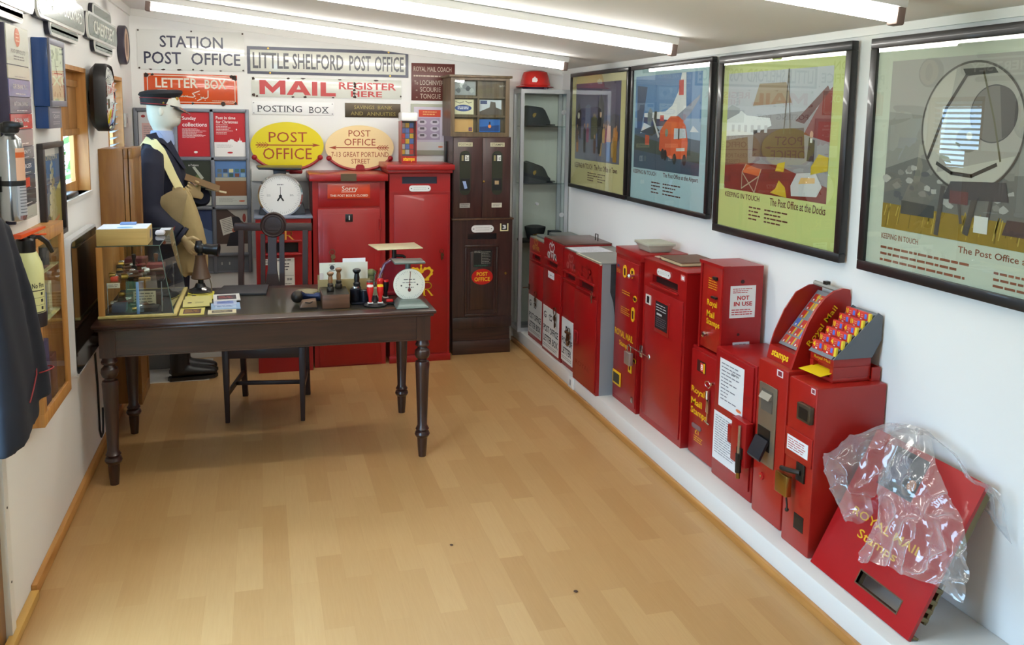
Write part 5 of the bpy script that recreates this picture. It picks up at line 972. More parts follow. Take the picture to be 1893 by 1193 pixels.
# ---------------------------------------------------------------- framed posters
FRM = mat('black_wood_frame', (30, 27, 27), .35, coat=.2)
def framed(label, y1, y0, z0, z1, fw, base, title, rows, art, artbox, paper, ink_rgb):
    t = thing('framed_poster', label, 'framed poster', (W-.02, (y0+y1)/2, z0), 'framed posters on the right wall'); F = FR(W-.012); ua, ub = -y1, -y0
    b = B(FRM); b.fbox(F, ua, ub, z0, z0+fw, 0, .03, .003); b.fbox(F, ua, ub, z1-fw, z1, 0, .03, .003); b.fbox(F, ua, ua+fw, z0+fw, z1-fw, 0, .03, .003); b.fbox(F, ub-fw, ub, z0+fw, z1-fw, 0, .03, .003); part('frame', b, t)
    b = B(base); b.fbox(F, ua+fw, ub-fw, z0+fw, z1-fw, .012, .018); po = part('sheet', b, t)
    G = at(F, .018); b = B(); a0, a1, b0, b1 = artbox; q = Fr(G.p(a0, b0, .0004), G.u, G.v); art(b, q, a1-a0, b1-b0); part('picture', b, po)
    b = B(ink(*ink_rgb))
    for s_, u0_, u1_, v0_, v1_ in title: b.text(G, s_, u0_, u1_, v0_, v1_, .0006, .012)
    for (u0_, u1_, v0_, v1_, n, sd) in rows: b.lines(G, u0_, u1_, v0_, v1_, n, .38, .0006, sd, .45, .03)
    part('lettering', b, po)
    b = B(GLASSP); b.fbox(F, ua+fw, ub-fw, z0+fw, z1-fw, .0235, .0245); part('glass', b, t)
    return t
def P_(b, G, w, h, rgb, pts, k): b.m(ink(*rgb)); b.poly(G, [(x*w, y*h) for x, y in pts], k)
def townart(b, G, w, h):
    P_(b,G,w,h,(84,88,124),[(0,0),(1,0),(1,1),(0,1)],0); P_(b,G,w,h,(120,120,138),[(0,0),(1,0),(1,.30),(0,.26)],.0002); P_(b,G,w,h,(104,96,120),[(0,.55),(1,.6),(1,1),(0,1)],.0002)
    for i,(x,ww,hh,c) in enumerate([(.02,.12,.62,(74,62,66)),(.14,.1,.5,(108,104,128)),(.24,.12,.7,(120,124,150)),(.38,.14,.55,(96,92,70)),(.53,.13,.72,(66,60,64)),(.68,.12,.5,(104,90,104)),(.8,.18,.58,(86,82,92))]): P_(b,G,w,h,c,[(x,.28),(x+ww,.28),(x+ww,hh),(x+ww*.5,hh+(.14 if i in (0,4) else .03)),(x,hh)],.0004+.0001*i)
    b.m(ink(220,214,190)); b.oval(G, w*.08, h*.58, .022, .022, .0016, 18)
    rnd = random.Random(5)
    for i in range(20):
        x = .05+.9*rnd.random(); y = .05+.2*rnd.random(); c = [(70,60,64),(180,110,60),(150,70,110),(110,120,160),(60,54,58),(190,150,90),(96,60,50)][i % 7]; P_(b,G,w,h,c,[(x-.022,y),(x+.022,y),(x+.03,y+.16),(x,y+.19),(x-.03,y+.16)],.0018+.00003*i); b.m(ink(196,150,120)); b.oval(G, x*w, (y+.215)*h, .011, .014, .0018+.00003*i, 12)
    for p in ([(.55,.1),(.6,.1),(.66,.52),(.60,.58),(.52,.52)],): P_(b,G,w,h,(40,36,42),p,.0026); b.m(ink(206,170,140)); b.oval(G, w*.6, h*.6, .017, .022, .0028, 14); b.m(ink(30,28,40)); b.oval(G, w*.6, h*.645, .019, .011, .0029, 12)
    P_(b,G,w,h,(110,140,190),[(.74,.02),(.82,.02),(.82,.26),(.74,.26)],.0026); P_(b,G,w,h,(220,170,150),[(.73,.26),(.83,.26),(.82,.46),(.75,.46)],.0026); P_(b,G,w,h,(160,120,50),[(.87,.02),(.95,.02),(.95,.28),(.87,.28)],.0026); P_(b,G,w,h,(190,130,70),[(.86,.28),(.96,.28),(.94,.44),(.88,.44)],.0026)
def airart(b, G, w, h):
    P_(b,G,w,h,(92,138,190),[(0,0),(1,0),(1,1),(0,1)],0); P_(b,G,w,h,(150,176,204),[(0,.42),(1,.34),(1,.55),(0,.55)],.0002); P_(b,G,w,h,(74,92,112),[(0,0),(1,0),(1,.34),(0,.44)],.0003); P_(b,G,w,h,(58,74,66),[(0,.15),(1,.05),(1,.22),(0,.36)],.0004); P_(b,G,w,h,(64,84,104),[(0,0),(1,0),(1,.12),(0,.2)],.00045)
    P_(b,G,w,h,(70,88,122),[(.04,.43),(.12,.43),(.20,.88),(.03,.90)],.0005)
    P_(b,G,w,h,(232,234,236),[(.16,.60),(.50,.62),(.60,.68),(.68,.82),(.72,1.0),(.78,1.0),(.80,.60),(.74,.54),(.30,.46),(.10,.38),(.16,.5)],.0008); P_(b,G,w,h,(62,66,104),[(.16,.56),(.42,.54),(.74,.52),(.70,.48),(.3,.46),(.15,.50)],.001); P_(b,G,w,h,(206,66,60),[(.69,.78),(.755,.78),(.75,.93),(.685,.93)],.0012); P_(b,G,w,h,(206,66,60),[(.42,.52),(.48,.52),(.48,.58),(.42,.58)],.0013)
    P_(b,G,w,h,(142,150,170),[(.55,.50),(.80,.66),(.98,.78),(.97,.74),(.86,.60),(.74,.50)],.0011); P_(b,G,w,h,(120,130,132),[(.22,.48),(.28,.46),(.30,.62),(.26,.66),(.22,.6)],.0014); P_(b,G,w,h,(60,62,50),[(.31,.40),(.36,.40),(.37,.62),(.33,.62)],.0015); P_(b,G,w,h,(206,206,206),[(.30,.54),(.32,.55),(.42,.36),(.40,.34)],.0016); P_(b,G,w,h,(66,70,66),[(.10,.40),(.34,.48),(.42,.42),(.30,.36)],.0012)
    P_(b,G,w,h,(206,82,30),[(.42,.22),(.60,.14),(.60,.50),(.50,.50),(.43,.42)],.0018); P_(b,G,w,h,(222,92,36),[(.60,.14),(.83,.15),(.84,.32),(.80,.48),(.74,.54),(.60,.52)],.0019); P_(b,G,w,h,(214,84,32),[(.50,.50),(.60,.50),(.78,.52),(.70,.57),(.58,.57)],.002); P_(b,G,w,h,(196,206,214),[(.64,.34),(.82,.36),(.80,.45),(.64,.45)],.0021); P_(b,G,w,h,(60,40,34),[(.70,.34),(.72,.34),(.72,.45),(.70,.45)],.0022)
    for x, y in ((.66,.14),(.80,.14),(.48,.18),(.52,.17)): b.m(ink(30,28,30)); b.oval(G, w*x, h*y, .022, .03, .0023, 14)
    P_(b,G,w,h,(206,206,200),[(.68,.22),(.80,.23),(.80,.26),(.68,.25)],.0022); b.m(ink(110,140,130)); b.oval(G, w*.53, h*.40, .018, .022, .0022, 16); P_(b,G,w,h,(190,76,40),[(.19,.26),(.26,.26),(.26,.36),(.19,.37)],.0016); P_(b,G,w,h,(226,228,232),[(.86,.42),(.98,.42),(.93,.46),(.90,.48)],.0012)
def dockart(b, G, w, h):
    P_(b,G,w,h,(150,146,150),[(0,0),(1,0),(1,1),(0,1)],0); P_(b,G,w,h,(186,190,200),[(0,.60),(1,.7),(1,1),(0,1)],.0002); P_(b,G,w,h,(128,30,28),[(.78,.50),(1,.45),(1,.85),(.93,.78)],.0004); P_(b,G,w,h,(96,26,28),[(.70,.60),(.96,.86),(.98,.82),(.78,.58)],.0005)
    P_(b,G,w,h,(236,238,240),[(0,.46),(.30,.48),(.48,.56),(.46,.62),(.22,.64),(.16,.68),(0,.60)],.0005); P_(b,G,w,h,(160,164,170),[(0,.60),(.14,.66),(.14,.70),(.05,.73),(0,.70)],.0006); P_(b,G,w,h,(110,84,60),[(0,.42),(.24,.46),(.26,.20),(0,.12)],.0005); P_(b,G,w,h,(124,40,26),[(0,.0),(1,0),(1,.12),(.55,.25),(.2,.24),(0,.2)],.0006); P_(b,G,w,h,(90,62,50),[(.3,.30),(.8,.32),(.78,.55),(.3,.52)],.0005); P_(b,G,w,h,(160,138,110),[(.28,.72),(.66,.74),(.6,.9),(.34,.9)],.0004)
    for i in range(6): P_(b,G,w,h,(206,206,210),[(.06+.07*i,.50),(.09+.07*i,.50),(.09+.07*i,.56),(.06+.07*i,.56)],.0008)
    P_(b,G,w,h,(206,100,40),[(.20,.16),(.38,.14),(.40,.20),(.24,.23)],.001); b.m(ink(190,176,150))
    for a, c in (((.20,.16),(.20,.02)),((.38,.14),(.34,0)),((.20,.16),(.34,0)),((.38,.14),(.20,.02)),((.24,.23),(.20,.16)),((.40,.20),(.38,.14))): b.line(G, [(a[0]*w,a[1]*h),(c[0]*w,c[1]*h)], .006, .0012)
    for pts in ([(.50,.02),(.66,.0),(.64,.08),(.58,.13),(.55,.06)],[(.54,.20),(.62,.20),(.63,.28),(.56,.26)],[(.86,.20),(1,.24),(1,.34),(.92,.36),(.86,.26)]): P_(b,G,w,h,(206,176,36),pts,.0012)
    P_(b,G,w,h,(206,206,206),[(.70,.02),(.92,.04),(.96,.12),(.90,.22),(.74,.20),(.69,.1)],.0011); P_(b,G,w,h,(226,180,110),[(.76,.12),(.90,.14),(.90,.18),(.78,.17)],.0013); P_(b,G,w,h,(52,44,52),[(.82,.30),(.88,.30),(.88,.46),(.83,.48)],.0012); b.m(ink(200,150,120)); b.oval(G, w*.85, h*.5, .012, .016, .0014, 12); P_(b,G,w,h,(230,230,230),[(.84,.44),(.86,.44),(.86,.48),(.84,.48)],.0014)
    b.m(ink(96,84,70)); b.line(G, [(w*.60,h*.5),(w*.62,h*1.0)], .008, .001); b.line(G, [(w*.66,h*.5),(w*.62,h*.98)], .006, .001)
def dishart(b, G, w, h):
    P_(b,G,w,h,(150,146,140),[(0,0),(1,0),(1,1),(0,1)],0); P_(b,G,w,h,(172,166,160),[(0,.7),(1,.6),(1,1),(0,1)],.0002); P_(b,G,w,h,(116,112,108),[(0,.15),(1,.13),(1,.40),(.5,.36),(.2,.44),(0,.36)],.0003)
    rnd = random.Random(8)
    for i in range(60): c = rnd.choice([(110,108,104),(180,176,170),(140,136,130),(96,96,98)]); b.m(ink(*c)); blob(b, G, w*rnd.random()*.98+.004, h*(.18+.2*rnd.random()), .008+.008*rnd.random(), .0004+.00001*i, i, 8, 1.6)
    P_(b,G,w,h,(150,120,34),[(0,0),(1,0),(1,.13),(0,.15)],.0011)
    for i in range(50): b.m(ink(*rnd.choice([(176,146,50),(120,96,30),(196,170,80)]))); x = w*rnd.random(); b.line(G, [(x, h*.01+h*.08*rnd.random()), (x+.01, h*(.12+.04*rnd.random()))], .004, .0012)
    cx, cy, rx, ry = w*.48, h*.62, w*.265, h*.345
    b.m(ink(74,66,60)); b.oval(G, cx, cy, rx*1.02, ry*1.02, .0014, 56); b.m(ink(170,164,156)); b.oval(G, cx, cy, rx*.985, ry*.985, .0015, 56)
    b.m(ink(196,190,178)); b.oval(G, cx, cy, rx*.97, ry*.97, .0016, 40, PI*.62, PI*1.28); b.oval(G, cx, cy, rx*.97, ry*.97, .0016, 40, PI*1.28, PI*1.86)
    b.m(ink(118,112,106)); b.oval(G, cx+rx*.42, cy+ry*.2, rx*.42, ry*.42, .0018, 36); b.m(ink(66,62,62)); b.oval(G, cx+rx*.42, cy+ry*.2, rx*.44, ry*.44, .00175, 36); b.m(ink(82,76,74)); b.oval(G, cx+rx*.5, cy+ry*.22, rx*.36, ry*.4, .0019, 30, -PI*.4, PI*.5)
    b.m(ink(130,124,112)); b.oval(G, cx-rx*.02, cy-ry*.2, rx*.24, ry*.2, .0019, 24); b.m(ink(214,206,180)); b.oval(G, cx, cy-ry*.14, rx*.06, ry*.06, .002, 14)
    b.m(ink(60,54,50)); b.line(G, [(cx-rx*.1,cy+ry*.86),(cx-rx*.5,cy+ry*.3),(cx-rx*.82,cy-ry*.52)], .012, .0021); b.line(G, [(cx-rx*.62,cy-ry*.6),(cx-rx*.3,cy-ry*.74),(cx+rx*.1,cy-ry*.76),(cx+rx*.55,cy-ry*.56)], .012, .0021); b.m(ink(96,90,60)); b.line(G, [(cx+rx*.18,cy+ry*.84),(cx+rx*.45,cy+ry*.1),(cx+rx*.62,cy-ry*.5)], .007, .0022)
    P_(b,G,w,h,(50,44,42),[(.42,.93),(.58,.93),(.60,.90),(.44,.89)],.0022)
    for a, c, ww in (((.36,.28),(.34,.02),.02),((.54,.28),(.50,.05),.024),((.44,.28),(.47,.10),.012),((.62,.3),(.60,.08),.012)): b.m(ink(86,78,74)); b.line(G, [(a[0]*w,a[1]*h),(c[0]*w,c[1]*h)], ww, .0017)
    P_(b,G,w,h,(78,72,74),[(.36,.22),(.70,.24),(.68,.34),(.4,.32)],.0018); P_(b,G,w,h,(110,66,66),[(.40,.2),(.5,.2),(.5,.27),(.40,.27)],.0019); P_(b,G,w,h,(226,224,218),[(.54,.06),(.61,.06),(.61,.15),(.54,.15)],.0021); P_(b,G,w,h,(70,70,70),[(.12,.10),(.32,.10),(.32,.17),(.12,.18)],.0016); P_(b,G,w,h,(84,62,60),[(.68,.07),(.9,.07),(.88,.15),(.70,.15)],.0016)
    b.m(ink(110,104,100))
    for i in range(6): b.line(G, [(w*.82,h*(.15+.07*i)),(w*.88,h*(.19+.07*i)),(w*.82,h*(.22+.07*i))], .005, .002)
    b.line(G, [(w*.82,h*.1),(w*.82,h*.6)], .006, .002); b.line(G, [(w*.88,h*.1),(w*.88,h*.6)], .006, .002)
brown = (96,50,40)
framed('framed poster of a busy town street, nearest the glass cabinet', .425, -.612, 1.203, 2.012, .026, mat('poster_sand', (212,202,150), .6), [('KEEPING IN TOUCH', -.318, .03, 1.352, 1.388), ('The Post Office in Town', .06, .46, 1.352, 1.388)], [(-.06,.12,1.27,1.335,4,3),(.13,.28,1.27,1.335,4,4)], townart, (-.322,.488,1.412,1.935), None, brown)
framed('framed pale blue poster of an orange van and aeroplane at an airport', -.652, -1.645, 1.203, 2.012, .026, mat('poster_pale_blue', (176,206,214), .6), [('KEEPING IN TOUCH', .715, 1.03, 1.378, 1.402), ('The Post Office at the Airport', 1.12, 1.53, 1.372, 1.404)], [(.97,1.1,1.275,1.35,4,3),(1.12,1.36,1.275,1.35,4,4)], airart, (.712,1.536,1.412,1.947), None, brown)
framed('framed yellow-green poster captioned The Post Office at the Docks', -1.715, -2.716, 1.158, 2.006, .036, mat('poster_lime', (206,214,136), .6), [('KEEPING IN TOUCH', 1.81, 2.115, 1.338, 1.362), ('The Post Office at the Docks', 2.20, 2.60, 1.33, 1.365)], [(2.03,2.14,1.245,1.315,4,3),(2.16,2.36,1.245,1.315,4,4)], dockart, (1.797,2.60,1.376,1.92), None, brown)
framed('large framed poster of a giant dish aerial, nearest the camera', -2.822, -3.822, 1.155, 2.003, .036, mat('poster_grey_green', (206,210,192), .6), [('KEEPING IN TOUCH', 2.935, 3.12, 1.288, 1.308), ('The Post Office and Space', 3.30, 3.70, 1.284, 1.312)], [(2.935,3.40,1.20,1.268,3,3),(3.45,3.7,1.2,1.26,3,4)], dishart, (2.932,3.72,1.328,1.917), None, (150,84,56))
# ================================================================== LEFT WALL
chq = mat('sign_green', (98, 112, 98), .22, coat=.3); wht = mat('sign_white', (226, 226, 220), .25, coat=.5); blk = mat('sign_back', (34, 32, 44), .5)
def rr(u0, u1, v0, v1, r, n=7):
    P = []
    for cx, cy, a in ((u1-r, v0+r, -PI/2), (u1-r, v1-r, 0), (u0+r, v1-r, PI/2), (u0+r, v0+r, PI)):
        for i in range(n+1): t = a+PI/2*i/n; P.append((cx+r*math.cos(t), cy+r*math.sin(t)))
    return P
def totem(label, ym, za, zb, yt, zt0, zt1, words_, low=True, face=chq):
    """station name sign: a long rounded panel crossed by shorter panels above and below"""
    t = thing('station_sign', label, 'sign', (0.02, sum(ym)/2, za), 'station name signs on the left wall'); F = FL(0.001)
    b = B(blk); b.prism(F, rr(ym[0], ym[1], za, zb, .05), 0, .020); b.prism(F, rr(yt[0], yt[1], zt0, zt1, .04), 0, .018); part('back_plate', b, t)
    b = B(wht); b.prism(F, rr(yt[0], yt[1], zt0, zt1, .04), .018, .024); b.prism(F, rr(ym[0], ym[1], za, zb, .05), .020, .030); part('rim', b, t)
    b = B(face); b.prism(F, rr(yt[0]+.016, yt[1]-.016, zt0+.012, za-.004, .022), .024, .0255); b.prism(F, rr(yt[0]+.016, yt[1]-.016, zb+.004, zt1-.012, .022), .024, .0255); b.prism(F, rr(ym[0]+.016, ym[1]-.016, za+.012, zb-.012, .04), .030, .0315); part('face', b, t)
    b = B(ink(226,226,214,.3)); G = at(F, .0315)
    for s_, a, c, e, f in words_: b.text(G, s_, a, c, e, f, .0006, .02)
    if words_: part('lettering', b, t)
totem('white faced station sign cut off by the top left corner of the view', (-2.95,-1.985), 2.04, 2.20, (-2.75,-2.125), 1.995, 2.25, [], face=mat('sign_pale', (206,206,200), .14, coat=.8))
totem('green station sign with two words above the square clock', (-1.945,-1.025), 2.045, 2.175, (-1.72,-1.16), 1.995, 2.235, [('PORTMINCH', -1.86, -1.55, 2.088, 2.135), ('DOCKYARD', -1.48, -1.10, 2.088, 2.135)])
totem('green station sign reading CHERTSEY above the convex mirror', (-.945,-.06), 2.048, 2.175, (-.74,-.20), 1.995, 2.235, [('CHERTSEY', -.80, -.17, 2.078, 2.145)])
t = thing('round_plaque', 'round tan plaque with a deep dark rim high in the left far corner', 'plaque', (0.02, .24, 1.98), None)
b = B(mat('plum_rim', (52, 46, 58), .4)); b.lathe([(0,.0),(.112,0),(.116,.006),(.116,.036),(.108,.044),(.098,.040),(0,.040)], (.001,.24,2.095), (1,0,0), 36); part('rim', b, t)
b = B(mat('tan_face', (198,168,140), .5, var=.2, scale=30)); b.oval(FL(.0415), .24, 2.095, .098, .098, 0, 36); b.m(ink(120,84,60)); b.oval(FL(.042), .24, 2.095, .04, .07, 0, 20); part('face', b, t)
# convex mirror
t = thing('convex_mirror', 'rounded convex security mirror in a deep black shell between the windows', 'mirror', (0.02, -.80, 1.60)); F = FL(0.0)
def rrx(s, k): return [F.p(-.80+(u+.80)*s, 1.765+(v-1.765)*s, k) for u, v in rr(-.935,-.665,1.60,1.93,.09,8)]
b = B(mat('black_rubber', (30,28,30), .4)); b.loft([rrx(.55,.012), rrx(.86,.018), rrx(1.0,.04), rrx(1.0,.085), rrx(.96,.096), rrx(.93,.088)], caps=False); part('shell', b, t)
b = B(mat('mirror_silver', (214,216,214), .03, 1.0)); b.loft([rrx(.93,.088), rrx(.8,.096), rrx(.6,.104), rrx(.4,.110), rrx(.2,.1135), rrx(.02,.115)]); part('mirror_glass', b, t)
b = B(DARKMET); b.cyl((.0,-.8,1.765), (.02,-.8,1.765), .04, n=16); part('wall_bracket', b, t)
# clock
t = thing('wall_clock', 'square blue cased wall clock with grey bezel beside the shuttered window', 'clock', (0.015, -1.80, 1.63)); BL = mat('clock_blue', (24, 66, 128), .35, coat=.2); F = FL(0.0); ya, yb, za, zb, d = -1.935, -1.672, 1.715, 1.968, .055
BZ = mat('bezel_grey', (112,112,126), .4); b = B(BL); b.box(.001, d, ya, yb, za, zb, .003); part('case', b, t)
b = B(BZ)
for q in ((ya,yb,za,za+.022),(ya,yb,zb-.022,zb),(ya,ya+.018,za+.022,zb-.022),(yb-.018,yb,za+.022,zb-.022)): b.fbox(F, *q, d, d+.008, .001)
part('bezel', b, t); b = B(mat('clock_face', (216,222,196), .5)); b.rect(F, ya+.018, yb-.018, za+.022, zb-.022, d+.0008); fo = part('face', b, t)
cu, cv = (ya+yb)/2, (za+zb)/2; b = B(ink(40,40,44))
for i in range(12): a = PI/2-2*PI*i/12; r0 = .082 if i % 3 else .078; b.line(at(F,d+.0014), [(cu+r0*math.cos(a), cv+r0*math.sin(a)), (cu+(r0+.018)*math.cos(a), cv+(r0+.018)*math.sin(a))], .005, 0)
part('hour_marks', b, fo)
b = B(BLACK); b.line(at(F,d+.002), [(cu,cv),(cu-.022,cv+.052)], .007, 0); part('hour_hand', b, t); b = B(BLACK); b.line(at(F,d+.0026), [(cu,cv),(cu+.045,cv-.062)], .005, 0); b.oval(at(F,d+.003), cu, cv, .008, .008, 0, 12); part('minute_hand', b, t)
b = B(ink(176,60,60)); b.line(at(F,d+.0022), [(cu-.05,cv),(cu+.075,cv)], .003, 0); part('second_hand', b, t); b = B(glass('clock_glass', (240,244,236), 1.4)); b.rect(F, ya+.018, yb-.018, za+.022, zb-.022, d+.006); part('glass', b, t)
b = B(BL); b.box(.001, .045, ya+.01, yb-.05, 1.632, za-.001, .002); b.m(BZ); b.box(.045, .05, ya+.01, yb-.05, 1.632, za-.001, .001); b.m(ink(200,196,206)); b.text(FL(.0502), 'Quartz', ya+.07, yb-.09, 1.668, 1.686, .0004, .0); b.lines(FL(.0502), ya+.06, yb-.08, 1.645, 1.66, 2, .25, .0004, 4, .1, .02); b.rect(FL(.0502), ya+.05, yb-.08, 1.692, 1.694, .0004); part('lower_panel', b, t)
# sign board of services
t = thing('services_board', 'tall notice board of coloured service panels on the left wall near the coat', 'notice board', (0.015, -2.26, 1.325)); ya, yb, za, zb = -2.40, -2.118, 1.326, 1.978; F = FL(.03)
b = B(mat('board_plum', (58,54,78), .4)); b.box(.001, .03, ya, yb, za, zb, .002); part('board', b, t)
cols_ = [(212,212,196),(210,204,184),(108,106,160),(86,74,100),(186,40,48),(164,150,158),(98,100,118),(64,78,104),(66,58,66),(52,52,58),(206,204,190)]; fr_ = [0,.2,.27,.36,.444,.526,.616,.684,.768,.845,.93,1]
names_ = ['POST OFFICE LTD', '', 'GIROBANK PLC', 'NATIONAL SAVINGS', 'ROYAL MAIL', '', 'PAYMENTS', 'SERVICES', '', '', '']
for i in range(11):
    v1, v0 = zb-(zb-za)*fr_[i], zb-(zb-za)*fr_[i+1]; b = B(mat('panel_enamel_%d' % i, cols_[i], .25, coat=.4)); b.fbox(F, ya+.004, yb-.002, v0+.0015, v1-.0015, 0, .003); po = part('service_panel', b, t); G = at(F,.003)
    b = B(ink(222,214,214) if 2 <= i <= 9 else ink(110,104,100))
    if names_[i]: b.text(G, names_[i], ya+.05, yb-.05, v0+(v1-v0)*(.3 if i == 0 else .45), v0+(v1-v0)*(.40 if i == 0 else .72), .0006, .01)
    b.lines(G, ya+.08, yb-.06, v0+(v1-v0)*.12, v0+(v1-v0)*(.24 if i else .26), 1 if i else 2, .4, .0006, i, .1, .03); part('lettering', b, po)
    if i == 0: b = B(ink(206,110,70)); b.oval(G, (ya+yb)/2-.005, v0+.093, .034, .031, .0006, 28); b.m(ink(226,190,150)); b.lines(G, (ya+yb)/2-.025, (ya+yb)/2+.018, v0+.075, v0+.11, 3, .3, .001, 3, .2, .02); part('oval_print', b, po)
    if i == 8: b = B(ink(206,70,34)); b.rect(G, ya+.12, ya+.20, v0+.008, v1-.008, .0006); part('orange_print', b, po)
# framed picture
t = thing('framed_picture', 'narrow dark framed picture of pale flowers under the square clock', 'framed picture', (0.012, -1.75, 1.2)); ya, yb, za, zb = -1.937, -1.565, 1.195, 1.575; F = FL(.001)
b = B(mat('frame_dark_brown', (40,34,36), .4))
for q in ((ya,yb,za,za+.022),(ya,yb,zb-.022,zb),(ya,ya+.03,za+.022,zb-.022),(yb-.03,yb,za+.022,zb-.022)): b.fbox(F, *q, 0, .022, .002)
part('frame', b, t); b = B(mat('picture_blue', (74,104,144), .6)); b.rect(F, ya+.03, yb-.03, za+.022, zb-.022, .006); G = at(F,.0062); po = part('sheet', b, t); b = B()
b.m(ink(200,196,178)); b.rect(G, ya+.03, yb-.03, zb-.05, zb-.022, .0002); b.m(ink(160,150,66)); b.poly(G, [(ya+.03,1.26),(-1.80,1.30),(-1.72,1.36),(yb-.03,1.42),(yb-.03,1.25),(ya+.03,1.24)][::-1], .0003)
for i in range(16): b.m(ink(*[(206,196,150),(180,170,120),(226,220,190)][i % 3])); blob(b, G, -1.74+.05*math.sin(i*2.1)*(1-i/22), 1.28+.014*i, .03-.001*i, .0005+.00002*i, i)
b.m(ink(90,76,46)); b.line(G, [(-1.75,1.26),(-1.73,1.40),(-1.75,1.48)], .012, .0004); b.m(ink(206,110,40)); b.poly(G, [(-1.80,1.25),(-1.64,1.28),(-1.64,1.265),(-1.80,1.235)], .001); b.m(ink(40,48,70)); b.oval(G, -1.82, 1.27, .03, .02, .001, 16); b.m(ink(214,206,150)); b.text(G, 'LONDON', -1.86, -1.64, 1.505, 1.525, .0006, .0); part('print', b, po)
b = B(glass('frame_glass', (240,242,242), 1.4)); b.rect(F, ya+.03, yb-.03, za+.022, zb-.022, .014); part('glass', b, t)
# gadget on the window sill
b = B(BLACK); b.box(-.06, .002, -1.42, -1.20, 1.3155, 1.335, .004); single('black_gadget', b, 'flat black gadget lying on the sill of the shuttered window', 'gadget')
# shallow wooden showcase
t = thing('wall_showcase', 'shallow pine wall showcase with glass front below the framed picture', 'showcase', (0.03, -2.1, .595)); ya, yb, za, zb, d = -2.316, -1.865, .60, 1.278, .064
b = B(PINE); b.box(.001, .006, ya, yb, za, zb); b.box(.006, d-.012, ya, ya+.018, za, zb); b.box(.006, d-.012, yb-.018, yb, za, zb); b.box(.006, d-.012, ya+.018, yb-.018, za, za+.018); b.box(.006, d-.012, ya+.018, yb-.018, zb-.018, zb); part('case', b, t)
b = B(PINE); F = FL(d-.012)
for q in ((ya,yb,za,za+.045),(ya,yb,zb-.045,zb),(ya,ya+.045,za+.045,zb-.045),(yb-.045,yb,za+.045,zb-.045)): b.fbox(F, *q, 0, .012, .001)
do = part('door', b, t); b = B(GLASS); b.rect(F, ya+.045, yb-.045, za+.045, zb-.045, .006); part('pane', b, do)
b = B(mat('shelf_edge', (206,204,150), .3)); b.box(.007, .046, ya+.019, yb-.019, .935, .941); b.box(.007, .046, ya+.019, yb-.019, 1.115, 1.119); part('shelf', b, t)
for i, (u, v, w, h, c, lb) in enumerate([(-2.24,.942,.07,.13,(96,104,120),'grey card standing on the middle shelf of the pine showcase'),(-2.14,.942,.09,.09,(76,84,120),'blue folder standing on the middle shelf of the pine showcase'),(-2.02,.942,.05,.12,(196,190,150),'cream card standing on the middle shelf of the pine showcase'),(-2.25,.62,.06,.15,(176,84,50),'orange booklet at the bottom of the pine showcase'),(-2.16,.62,.10,.24,(70,64,110),'purple blue folder at the bottom of the pine showcase'),(-2.03,.62,.08,.16,(96,48,40),'maroon box at the bottom of the pine showcase'),(-2.22,1.12,.08,.09,(120,110,100),'tan packet on the top shelf of the pine showcase'),(-2.08,1.12,.10,.08,(60,60,66),'dark packet on the top shelf of the pine showcase')]):
    b = B(ink(*c)); b.box(.010, .034, u, u+w, v if v > .63 else .619, v+h, .002); single('showcase_exhibit', b, lb, 'exhibit', 'exhibits in the pine showcase')
# flat dark screen with pale edge
t = thing('flat_screen', 'dark glossy flat screen with pale rounded edge on the left wall', 'screen', (0.03, -1.35, .577)); ya, yb, za, zb = -1.66, -1.05, .578, 1.168
b = B(mat('pale_bezel', (206,208,212), .3)); b.prism(FL(.012), rr(ya, yb, za, zb, .04), 0, .032); part('case', b, t); b = B(mat('screen_black', (10,9,9), .06, spec=.6)); b.prism(FL(.044), rr(ya+.012, yb-.012, za+.012, zb-.012, .034), 0, .003); part('screen', b, t)
b = B(DARKMET); b.box(0, .012, -1.5, -1.2, .75, 1.0); part('wall_mount', b, t)
b = B(mat('black_cable', (24,22,24), .5)); b.tube([(.006,-1.06,.66),(.006,-1.02,.55),(.006,-.985,.35),(.006,-.985,.12),(.006,-.95,.07),(.006,-.90,.075),(.006,-.885,.12),(.006,-.88,.2)], .005, 8); single('power_cable', b, 'black cable hanging down the wall from the dark screen', 'cable')
# fire extinguishers
t = thing('fire_extinguisher', 'small silver fire extinguisher with orange label strapped to the wall', 'fire extinguisher', (.04, -2.455, 1.345), 'fire extinguishers on the left wall'); c = (.041, -2.455)
b = B(mat('extinguisher_silver', (190,192,194), .18, .9)); b.lathe([(.02,0),(.034,.004),(.0375,.02),(.0375,.23),(.032,.262),(.016,.278),(.014,.285)], (c[0],c[1],1.345), (0,0,1), 28); part('cylinder', b, t)
b = B(BLACK); b.lathe([(.016,.28),(.026,.284),(.030,.295),(.028,.312),(.012,.32)], (c[0],c[1],1.345), (0,0,1), 18); b.box(c[0]-.012, c[0]+.04, c[1]-.03, c[1]+.01, 1.645, 1.662, .004); part('valve', b, t)
b = B(BLACK); b.lathe([(.0385,.115),(.0385,.132)], (c[0],c[1],1.345), (0,0,1), 28, cap=False); b.box(.0, .006, c[1]-.03, c[1]+.03, 1.44, 1.49); part('strap', b, t)
b = B(ink(222,176,146)); b.lathe([(.0379,.13),(.0379,.235)], (c[0],c[1],1.345), (0,0,1), 12, -1.0, .25, cap=False); b.m(ink(206,92,30)); b.lathe([(.0382,.205),(.0382,.222)], (c[0],c[1],1.345), (0,0,1), 12, -1.0, .25, cap=False); b.m(ink(176,178,184)); b.lathe([(.0379,.02),(.0379,.128)], (c[0],c[1],1.345), (0,0,1), 12, -1.0, .25, cap=False); b.m(ink(90,92,100))
